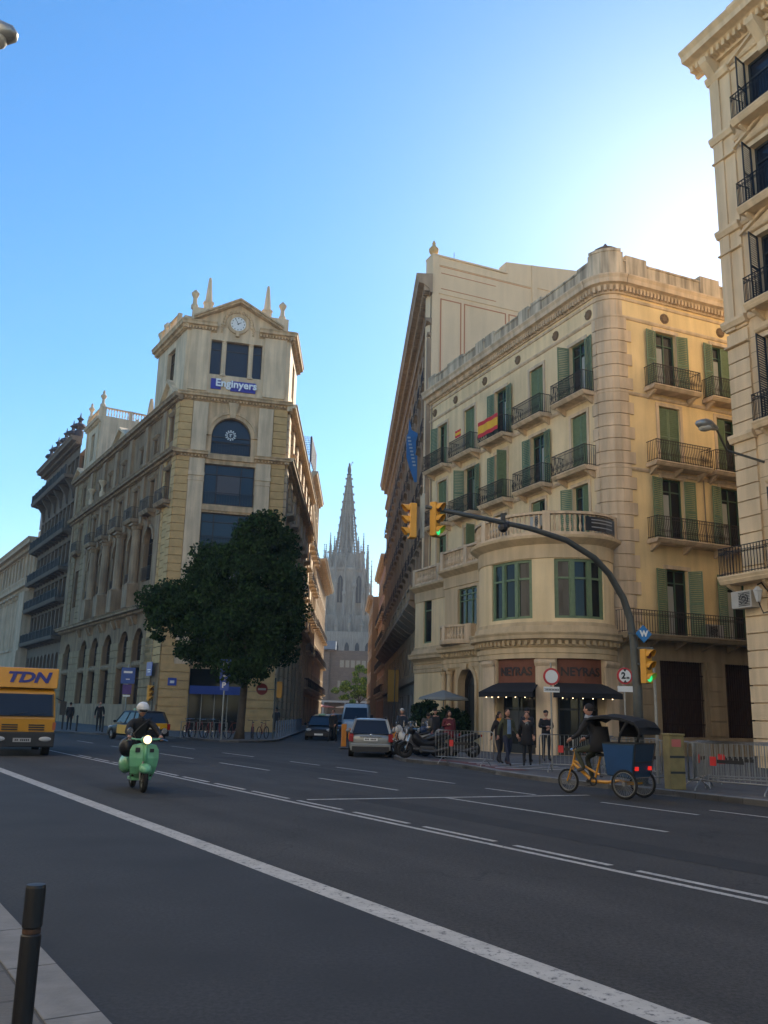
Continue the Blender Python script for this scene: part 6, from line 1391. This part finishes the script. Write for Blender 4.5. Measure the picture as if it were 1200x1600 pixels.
# motorcycles
def moto(col):
    t=thing('parked_motorbike','x','motorbike',(0,0,0))
    tyre(t,0,-.68,.3,.12,6,rim=BLK); tyre(t,0,.68,.3,.13,6,rim=BLK)
    b=MB(); b.loft([[(-.05,-.5,.62),(.05,-.5,.62),(.06,-.46,.95),(-.06,-.46,.95)],[(-.16,-.32,.42),(.16,-.32,.42),(.17,-.25,.98),(-.17,-.25,.98)],[(-.15,-.05,.3),(.15,-.05,.3),(.13,-.08,.72),(-.13,-.08,.72)],[(-.15,.2,.3),(.15,.2,.3),(.14,.2,.66),(-.14,.2,.66)],[(-.15,.45,.5),(.15,.45,.5),(.15,.45,.78),(-.15,.45,.78)],[(-.1,.85,.68),(.1,.85,.68),(.08,.85,.84),(-.08,.85,.84)],[(-.05,1.02,.78),(.05,1.02,.78),(.04,1.02,.88),(-.04,1.02,.88)]]); b.mk('body',col,t,smooth=True,sub=1)
    b=MB(); b.box(-.14,.14,-.15,.35,.22,.45); b.tube([(.1,.2,.3),(.1,.68,.3)],.05,6); b.mk('engine',mat('engine_grey',(.06,.06,.06),.5,.2,10),t,bevel=.03)
    b=MB(); b.loft([[(-.12,.12,.66),(.12,.12,.66),(.1,.1,.72),(-.1,.1,.72)],[(-.15,.4,.76),(.15,.4,.76),(.12,.4,.84),(-.12,.4,.84)],[(-.1,.85,.84),(.1,.85,.84),(.07,.85,.93),(-.07,.85,.93)]]); b.mk('seat',BLK,t,smooth=True)
    b=MB(); b.ball((0,-.45,.98),(.15,.14,.16),12,8); b.mk('fairing',col,t,smooth=True); b=MB(); b.loft([[(-.12,-.5,1.08),(.12,-.5,1.08),(.12,-.49,1.08),(-.12,-.49,1.08)],[(-.08,-.38,1.3),(.08,-.38,1.3),(.08,-.37,1.3),(-.08,-.37,1.3)]]); b.mk('windshield',mat('smoke_screen',(.05,.055,.06),.1),t)
    for s_ in (-1,1): b=MB(); b.tube([(s_*.08,-.68,.3),(s_*.08,-.5,.85)],.025,8); b.mk('fork',CHR,t)
    b=MB(); b.tube([(-.36,-.28,1.05),(-.15,-.42,1.05),(.15,-.42,1.05),(.36,-.28,1.05)],.016,6); h_=b.mk('handlebar',CHR,t)
    for s_ in (-1,1): b=MB(); b.tube([(s_*.25,-.35,1.05),(s_*.3,-.38,1.2)],.008,5); b.ball((s_*.32,-.38,1.24),(.06,.02,.04),8,5); b.mk('mirror',CHR,h_)
    b=MB(); b.disc((0,-.65,.94),(0,1,0),0,.09,.03,14); b.mk('headlight',HEADL,t); b=MB(); b.box(-.08,.08,.96,1.02,.78,.86); b.mk('tail_light',TAIL,t,bevel=.01)
    b=MB(); b.tube([(.16,-.1,.3),(.19,.3,.26),(.2,.85,.42)],.05,8); b.mk('exhaust',mat('exhaust_steel',(.08,.08,.085),.4,metal=.6),t); b=MB(); b.loft([[(-.08,-.95,.5),(.08,-.95,.5),(.08,-.93,.5),(-.08,-.93,.5)],[(-.09,-.7,.63),(.09,-.7,.63),(.09,-.7,.6),(-.09,-.7,.6)],[(-.08,-.45,.5),(.08,-.45,.5),(.08,-.45,.48),(-.08,-.45,.48)]]); b.mk('front_mudguard',col,t); return t
gp='motorbikes parked at the corner'
spots=[((1.65,33.1),96,BLKP,'black sports motorbike parked side on, nearest the road beside the silver car'),((1.55,34.2),80,mat('grey_bike',(.12,.12,.13),.4),'grey motorbike parked behind the black sports motorbike'),((1.2,35.1),60,mat('white_bike',(.5,.5,.5),.4),'white motorbike near the silver car in the parked row'),((2.2,35.4),72,mat('navy_bike',(.02,.04,.10),.4),'navy motorbike in the middle of the parked row'),((2.3,36.7),84,BLKP,'black motorbike furthest back near the shrub'),((1.75,36.2),64,mat('pale_grey_bike',(.3,.3,.32),.4),'pale grey motorbike packed in the middle of the parked row'),((2.9,34.6),95,BLKP,'black motorbike with its tail towards the barriers')]
for i,((x,y),a,m_,lab) in enumerate(spots):
    t=moto(m_); t.location=(x,y,.12); t.rotation_euler=(0,R(4),R(a-180 if i!=0 else -84)); t['label']=lab; t['group']=gp
# pedicab
PB=mat('pedicab_blue',(.006,.035,.07),.55,.15,3); PBS=mat('pedicab_side_blue',(.006,.05,.15),.55,.15,3); PY=paint('pedicab_yellow',(.55,.25,.01))
PC=thing('pedicab','pedicab with yellow front frame, blue rear box and black canopy','pedicab',(5.55,19.95,0),R(-133))
tyre(PC,0,-1.62,.27,.055,24,rim=GALV); tyre(PC,.42,0,.31,.055,28,rim=GALV); tyre(PC,-.42,0,.31,.055,28,rim=GALV)
b=MB(); b.loft([[(-.4,-.42,.48),(.4,-.42,.48),(.4,.18,.42),(-.4,.18,.42)],[(-.44,-.5,1.15),(.44,-.5,1.15),(.46,.30,1.15),(-.46,.30,1.15)]]); bx_=b.mk('rear_box',PB,PC,bevel=.015)
for s_ in (-1,1):
    b=MB(); b.loft([[(s_*.405,-.4,.5),(s_*.405,.16,.46),(s_*.41,.16,.46),(s_*.41,-.4,.5)],[(s_*.445,-.48,1.12),(s_*.465,.27,1.12),(s_*.475,.27,1.12),(s_*.455,-.48,1.12)]]); b.mk('side_panel',PBS,bx_)
    b=MB(); b.tube([(s_*.4,.21,.5),(s_*.465,.31,1.16)],.014,5); b.mk('corner_piping',BLK,bx_)
    b=MB(); b.box(s_*.3-.05,s_*.3+.05,.215,.26,.6,.68); b.mk('tail_light',mat('red_reflector',(.6,.02,.02),.3,emit=((1,.03,.02),.25)),PC)
    b=MB(); b.tube([(s_*.42,-.1,1.15),(s_*.44,-.05,1.35),(s_*.42,.1,1.6)],.03,6); b.mk('canopy_post',BLK,PC)
b=MB(); b.box(-.43,.43,.235,.262,.76,.785); b.mk('box_seam',BLK,bx_); b=MB(); b.box(-.4,.4,.2,.24,.44,.46); b.mk('lower_rail',CHR,bx_); b=MB(); b.box(-.45,.45,-.51,.32,1.15,1.17); b.mk('box_rim',BLK,bx_)
b=MB(); rows=[]
for y,z,zz in ((.42,1.52,1.44),(.3,1.66,1.6),(0,1.74,1.68),(-.4,1.78,1.72),(-.75,1.74,1.7),(-.9,1.66,1.62)): rows.append([(x,y,z-.05*abs(x/.5)**2) for x in (-.5,-.3,0,.3,.5)]+[(x,y,zz-.05*abs(x/.5)**2) for x in (.5,.3,0,-.3,-.5)])
b.loft(rows); b.box(-.48,-.46,-.55,.0,1.28,1.7); b.box(-.47,.47,.38,.42,1.35,1.5); b.mk('canopy',AWN,PC)
b=MB()
for p,q in (((0,-1.62,.27),(0,-1.36,.92)),): pass
for s_ in (-1,1): b.tube([(s_*.05,-1.62,.27),(s_*.05,-1.5,.6)],.018,6)
b.tube([(0,-1.5,.6),(0,-1.4,.98)],.028,8); b.tube([(0,-1.47,.66),(0,-1.0,.3),(0,-.62,.3)],.04,8); b.tube([(0,-.62,.3),(0,-.35,.35),(0,0,.31)],.035,8); b.tube([(0,-.95,.3),(0,-.78,.85)],.025,8); b.tube([(0,-1.45,.72),(0,-.82,.45)],.025,6); b.tube([(-.42,0,.31),(.42,0,.31)],.025,6)
b.mk('frame',PY,PC)
b=MB(); b.tube([(-.28,-1.2,1.05),(-.1,-1.38,1.03),(.1,-1.38,1.03),(.28,-1.2,1.05)],.014,6); b.tube([(0,-1.4,.98),(0,-1.38,1.04)],.02,6); b.mk('handlebar',BLK,PC); b=MB(); b.ball((0,-1.5,.95),.05,8,5); b.mk('headlamp',CHR,PC)
b=MB(); b.ball((0,-.77,.88),(.1,.14,.04),10,5); b.mk('saddle',BLK,PC); b=MB(); b.disc((.06,-.95,.3),(1,0,0),.06,.1,.01,18); b.tube([(-.12,-1.05,.2),(.12,-1.05,.2)],.012,5); b.tube([(-.08,-.85,.4),(-.2,-.85,.4)],.012,5); b.mk('crank',BLK,PC)
# ================================================================ PEOPLE
def person(label,loc,rz,J={},top=(.02,.02,.025),bot=(.02,.02,.03),shoe=(.015,.015,.015),hair=(.02,.012,.008),hs='short',sc=1.0,bulk=1.2,extra=None,head=None,hands=True,skin=None,inner=None,z0=.12,gest=None,helmet=None):
    t=thing('person',label,'person',(loc[0],loc[1],z0 if len(loc)<3 else loc[2]),rz)
    D=dict(pel=(0,0,.96),wai=(0,0,1.12),che=(0,-.01,1.32),nb=(0,0,1.46),nk=(0,-.01,1.53))
    for s_,k in ((-1,'L'),(1,'R')):
        D.update({'sh'+k:(s_*.18,0,1.42),'el'+k:(s_*.215,.04,1.15),'wr'+k:(s_*.19,-.05,.90),'hi'+k:(s_*.09,0,.91),'kn'+k:(s_*.10,-.02,.50),'an'+k:(s_*.10,.02,.10),'to'+k:(s_*.12,-.17,.045)})
    D.update(J); hd=head or (D['nk'][0],D['nk'][1]-.015,D['nk'][2]+.13)
    rad=dict(pel=.14*bulk,wai=.125*bulk,che=.15*bulk,nb=.095,nk=.052,sh=.075*bulk,el=.052*bulk,wr=.034,hi=.10,kn=.065,an=.045,to=.036)
    ed=[('pel','wai'),('wai','che'),('che','nb'),('nb','nk')]
    for k in 'LR': ed+=[('nb','sh'+k) if 0 else ('che','sh'+k),('sh'+k,'el'+k),('el'+k,'wr'+k),('pel','hi'+k),('hi'+k,'kn'+k),('kn'+k,'an'+k),('an'+k,'to'+k)]
    ks=list(D); me=bpy.data.meshes.new('sk'); me.from_pydata([D[k] for k in ks],[(ks.index(a),ks.index(c)) for a,c in ed],[])
    o=bpy.data.objects.new('sk',me); C.objects.link(o); md=o.modifiers.new('s','SKIN')
    for i,k in enumerate(ks):
        r_=rad.get(k) or rad[k[:2]]; v=me.skin_vertices[0].data[i]; v.radius=(r_,r_*(.78 if k in('che','wai','pel') else 1)); v.use_root=(k=='pel')
    o.modifiers.new('u','SUBSURF').levels=1; bpy.context.view_layer.update()
    em=bpy.data.meshes.new_from_object(o.evaluated_get(bpy.context.evaluated_depsgraph_get())); bpy.data.objects.remove(o)
    segs=[]
    for a,c in ed:
        mi=0
        if a[:2] in('kn','hi'): mi=1
        if a[:2]=='an': mi=2
        if a=='nb' and c=='nk': mi=0 if helmet else 3
        segs.append((Vector(D[a]),Vector(D[c]),mi))
    m_=MB(); 
    for v in em.vertices: m_.v.append(tuple(v.co))
    for p in em.polygons:
        c=p.center; best=(9,0)
        for A,B_,mi in segs:
            d=B_-A; q=max(0,min(1,(c-A).dot(d)/d.length_squared)); e=(A+d*q-c).length
            if e<best[0]: best=(e,mi)
        mi=best[1]
        if mi==1 and c.z>D['pel'][2]-.06: mi=0 if c.z>D['pel'][2]+.02 else 1
        m_.mi=mi; m_.fi(p.vertices)
    m_.mi=3; hx,hy,hz=hd
    n0=len(m_.v); m_.ball(hd,(.076,.094,.118),14,10); 
    for i in range(n0,len(m_.v)):
        x,y,z=m_.v[i]; dz=(z-hz)/.118
        if dz<-.2: f_=1-.28*(-dz-.2); m_.v[i]=(hx+(x-hx)*f_,y+(.006 if y>hy else 0),z)
    m_.ball((hx,hy-.097,hz-.012),(.013,.02,.024),6,4)
    for s_ in (-1,1): m_.ball((hx+s_*.077,hy+.01,hz-.005),(.01,.018,.028),6,4)
    m_.mi=4
    for s_ in (-1,1): m_.ball((hx+s_*.03,hy-.083,hz+.018),(.014,.012,.008),6,4)
    m_.mi=5; m_.ball((hx,hy-.085,hz-.055),(.026,.012,.008),6,4)
    m_.mi=3
    for k in 'LR':
        w_=Vector(D['wr'+k]); e=Vector(D['el'+k]); d=(w_-e).normalized(); side=Vector((1,0,0)) if abs(d.x)<.8 else Vector((0,0,1)); side=(side-d*side.dot(d)).normalized(); nn=d.cross(side)
        if gest and k in gest: d=(d*.6+Vector(gest[k])*.6).normalized()
        p=w_+d*.045; q=w_+d*.09; m_.tube([w_-d*.02,p,q],[.030,.038,.034],8)
        for j,(o_,l_) in enumerate(((-.028,.068),(-.010,.078),(.010,.072),(.027,.055))):
            a=q+side*o_-d*.008; bq=a+d*l_*.55-nn*.012; cq=a+d*l_*.85-nn*.036; m_.tube([a,bq,cq],[.0095,.009,.007],5)
        s2=1 if (k=='L') else -1; a=w_+d*.03+side*.03*s2; m_.tube([a,a+side*s2*.02+d*.03,a+side*s2*.022+d*.06-nn*.012],[.011,.010,.008],5)
    def cm(tag_,c): 
        nm=tag_+'_%02x%02x%02x'%tuple(int(255*x) for x in c); return mat(nm,c,.85,.15,9)
    ms=[cm('cloth',top),cm('trousers',bot),cm('shoe',shoe),skin or SKIN,mat('eye_dark',(.02,.015,.012),.3),mat('lips',(.3,.1,.08),.6)]
    ob=m_.mk('body',ms,t,smooth=True)
    if hs and not helmet:
        h=MB(); n0=len(h.v)
        if hs=='long':
            h.ball((hx,hy+.015,hz+.015),(.088,.1,.125),12,8); h.loft([[(hx-.09,hy+.0,hz+.02),(hx+.09,hy+.0,hz+.02),(hx+.08,hy+.1,hz+.02),(hx-.08,hy+.1,hz+.02)],[(hx-.11,hy+.01,hz-.14),(hx+.11,hy+.01,hz-.14),(hx+.1,hy+.12,hz-.14),(hx-.1,hy+.12,hz-.14)],[(hx-.09,hy+.03,hz-.26),(hx+.09,hy+.03,hz-.26),(hx+.08,hy+.11,hz-.26),(hx-.08,hy+.11,hz-.26)]])
        elif hs=='cap':
            h.ball((hx,hy+.01,hz+.05),(.09,.105,.075),12,8); h.ball((hx,hy-.1,hz+.05),(.06,.06,.012),8,4)
        else: h.ball((hx,hy+.018,hz+.028),(.083,.095,.103),12,8)
        h.mk('hair' if hs!='cap' else 'cap',cm('hair',hair),t,smooth=True)
    if helmet:
        h=MB(); n0=len(h.v); h.ball((hx,hy+.02,hz+.062),(.132,.150,.128),18,12); h.box(hx-.115,hx+.115,hy-.13,hy-.08,hz+.035,hz+.05); h=h.mk('helmet',helmet,t,smooth=True); h2=MB(); h2.ball((hx,hy-.085,hz+.005),(.088,.045,.034),12,6); h2.mk('goggles',BLK,h,smooth=True)
    if inner: h=MB(); h.loft([[(-.05,D['che'][1]-.125,D['nb'][2]-.03),(.05,D['che'][1]-.125,D['nb'][2]-.03),(.05,D['che'][1]-.05,D['nb'][2]-.0),(-.05,D['che'][1]-.05,D['nb'][2]-.0)],[(-.06,D['che'][1]-.135,1.0),(.06,D['che'][1]-.135,1.0),(.06,D['che'][1]-.05,1.0),(-.06,D['che'][1]-.05,1.0)]]); h.mk('shirt',cm('shirt',inner),t)
    if extra: extra(t,D,hd)
    t.scale=(sc,sc,sc); return t
def walkJ(ph=1):
    a=.24*ph
    return dict(knL=(-.10,-a*.6,.52),anL=(-.10,-a*.95,.12),toL=(-.11,-a*.95-.17,.07 if ph>0 else .045),knR=(.10,a*.15,.50),anR=(.10,a*1.25,.15),toR=(.11,a*1.25-.14,.05),elL=(-.25,.08,1.16),wrL=(-.25,.08+.07*ph,.93),elR=(.25,-.02,1.16),wrR=(.24,-.2*ph,.98))
def scarf(t,D,h): b=MB(); b.disc((h[0],h[1]+.0,h[2]-.15),(0,.2,1),.05,.11,.08,12); b.ball((h[0],h[1]-.1,h[2]-.17),(.07,.05,.07),8,5); b.mk('scarf',mat('ochre_scarf',(.5,.22,.02),.9),t)
def coat(col,z1=.62,w0=.17,w1=.23):
    def f(t,D,h):
        b=MB(); b.lathe((D['pel'][0],D['pel'][1],0),[(w0*.85,1.38),(w0,1.2),(w0*.95,1.08),(w0*1.15,.9),(w1,z1)],12); b.mk('coat',mat('coat_%02x%02x'%(int(col[0]*255),int(col[2]*255)),col,.9,.15,6),t,smooth=True)
    return f
def backpack(t,D,h): b=MB(); b.box(-.14,.14,.12,.28,1.05,1.45); b.mk('backpack',mat('pack_black',(.015,.015,.018),.8),t,bevel=.03)
def coat2(cols,z1,sc_=True):
    def f(t,D,h): coat(cols,z1)(t,D,h); (scarf(t,D,h) if sc_ else None)
    return f
arms_fold=dict(elL=(-.25,-.02,1.18),wrL=(-.04,-.22,1.2),elR=(.25,-.02,1.18),wrR=(.05,-.2,1.13))
person('woman in black jacket and ochre scarf walking in front of the shop pillar',(4.02,30.4),R(35),walkJ(.7),top=(.016,.014,.015),hs='long',hair=(.02,.012,.01),sc=.95,extra=scarf)
person('man in olive jacket over a light blue shirt walking before the shop',(4.15,29.35),R(20),walkJ(1.1),top=(.05,.055,.03),bot=(.015,.02,.045),shoe=(.05,.03,.03),hair=(.05,.03,.02),inner=(.16,.24,.38),bulk=1.05)
person('person in long dark coat with a pale scarf walking right of the man in blue',(4.78,29.35),R(-10),walkJ(.8),top=(.015,.015,.018),bot=(.012,.012,.014),hair=(.03,.015,.01),sc=.96,extra=coat((.014,.014,.017),.7),inner=(.18,.2,.2))
person('tall uniformed officer in a dark cap standing behind the walkers at the shop door',(5.25,32.2),R(150),{},top=(.014,.016,.024),bot=(.014,.016,.022),hs='cap',hair=(.012,.013,.018),sc=1.05,bulk=1.15)
person('uniformed officer with folded arms standing against the pale shop pillar',(6.1,33.2),R(8),arms_fold,top=(.014,.016,.024),bot=(.014,.016,.022),hs='cap',hair=(.012,.013,.018),sc=1.02,bulk=1.12)
person('woman in a dark red cape standing by the parked motorbikes',(2.62,33.9),R(10),dict(elL=(-.26,-.02,1.18),wrL=(-.1,-.2,1.25)),top=(.10,.015,.022),bot=(.25,.2,.18),hs='long',hair=(.03,.015,.012),sc=.96,extra=coat((.12,.016,.025),.75,.2,.3))
person('man in dark blue clothes with a pale cap standing left of the motorbikes',(.95,37.0),R(200),{},top=(.02,.03,.05),bot=(.03,.035,.05),hs='cap',hair=(.4,.4,.4),bulk=1.1)
person('person in a grey hooded jacket crouching among the motorbikes',(2.0,37.6),R(160),dict(pel=(0,.1,.9),che=(0,-.08,1.24),nb=(0,-.13,1.36),nk=(0,-.16,1.42)),top=(.07,.065,.06),bot=(.02,.02,.02),bulk=1.2,sc=.97)
person('dark silhouetted person walking past the taxi in the side street',(-2.62,52.2,0),R(-20),walkJ(1.2),top=(.012,.012,.014),bot=(.012,.012,.014),sc=1.02,extra=coat((.012,.012,.014),.75))
person('distant person in pale top walking in the side street',(-3.1,92,0),R(0),walkJ(1),top=(.4,.35,.33),bot=(.05,.05,.06))
person('person in dark clothes on the left pavement of the side street',(-7.0,62),R(170),walkJ(1),top=(.02,.02,.025),bot=(.02,.02,.02))
person('dark figure standing on the far pavement to the right of the truck',(-17.6,57.3),R(20),walkJ(.6),top=(.012,.012,.012),bot=(.012,.012,.012),sc=1.05)
person('dark figure half hidden by the yellow truck on the far pavement',(-20.0,58.9),R(200),{},top=(.012,.012,.012),bot=(.012,.012,.012))
person('person in black hat behind the motorbikes near the shrub',(2.5,40.5),R(30),{},top=(.02,.02,.025),bot=(.02,.02,.02),hs='cap',hair=(.01,.01,.01),sc=1.02)
# riders (posed in the vehicle's own frame)
def rider_scooter():
    J=dict(pel=(0,.98,.93),wai=(0,.96,1.07),che=(0,.86,1.27),nb=(0,.78,1.40),nk=(0,.74,1.46),
      shL=(-.19,.8,1.36),elL=(-.32,.55,1.17),wrL=(-.32,.24,1.08),shR=(.19,.8,1.36),elR=(.32,.55,1.17),wrR=(.32,.24,1.08),
      hiL=(-.11,.95,.90),knL=(-.22,.48,.82),anL=(-.17,.42,.38),toL=(-.18,.24,.32),hiR=(.11,.95,.90),knR=(.2,.48,.82),anR=(.16,.42,.38),toR=(.17,.24,.32))
    return person('scooter rider in a dark jacket and white open face helmet with goggles',(-4.66,18.45,0),R(25),J,top=(.012,.013,.018),bot=(.012,.012,.013),shoe=(.02,.014,.01),helmet=mat('white_helmet',(.62,.62,.64),.3,.05,5),bulk=1.12,z0=0)
rider_scooter()
def rider_ped():
    def ex(t,D,h): b=MB(); b.disc((h[0],h[1]+.02,h[2]-.15),(0,.25,1),.05,.1,.07,12); b.mk('scarf',mat('pale_grey_scarf',(.3,.33,.38),.9),t); b=MB(); b.lathe((0,-.72,0),[(.17,1.36),(.2,1.1),(.24,.86)],12); b.mk('jacket_hem',mat('jacket_black',(.012,.012,.016),.85,.1,6),t,smooth=True)
    J=dict(pel=(0,-.72,.99),wai=(0,-.76,1.14),che=(0,-.85,1.36),nb=(0,-.92,1.5),nk=(0,-.95,1.56),
      shL=(-.19,-.9,1.46),elL=(-.3,-1.02,1.2),wrL=(-.27,-1.22,1.1),shR=(.19,-.9,1.46),elR=(.3,-1.02,1.2),wrR=(.27,-1.22,1.1),
      hiL=(-.1,-.75,.94),knL=(-.15,-1.12,.72),anL=(-.14,-.98,.32),toL=(-.15,-1.14,.24),hiR=(.1,-.75,.94),knR=(.14,-1.2,.86),anR=(.13,-1.02,.52),toR=(.14,-1.18,.46))
    person('pedicab rider in a black coat, grey scarf and olive trousers',(5.55,19.95,0),R(-133),J,top=(.012,.012,.016),bot=(.045,.05,.03),shoe=(.05,.045,.04),hair=(.015,.012,.012),bulk=1.15,extra=ex,z0=0,sc=1.1)
rider_ped()
# ================================================================ HAZE
b=MB(); b.box(-130,90,-60,300,-1,79); hz=b.mk('haze',mat('haze_air',(1,1,1)),None,org=(0,0,0)); hz['kind']='stuff'
M=MC['haze_air']; M.node_tree.nodes.clear(); o_=M.node_tree.nodes.new('ShaderNodeOutputMaterial'); v_=M.node_tree.nodes.new('ShaderNodeVolumePrincipled'); v_.inputs['Color'].default_value=(.9,.93,1,1); v_.inputs['Density'].default_value=.00048; v_.inputs['Anisotropy'].default_value=.0
M.node_tree.links.new(v_.outputs[0],o_.inputs['Volume'])
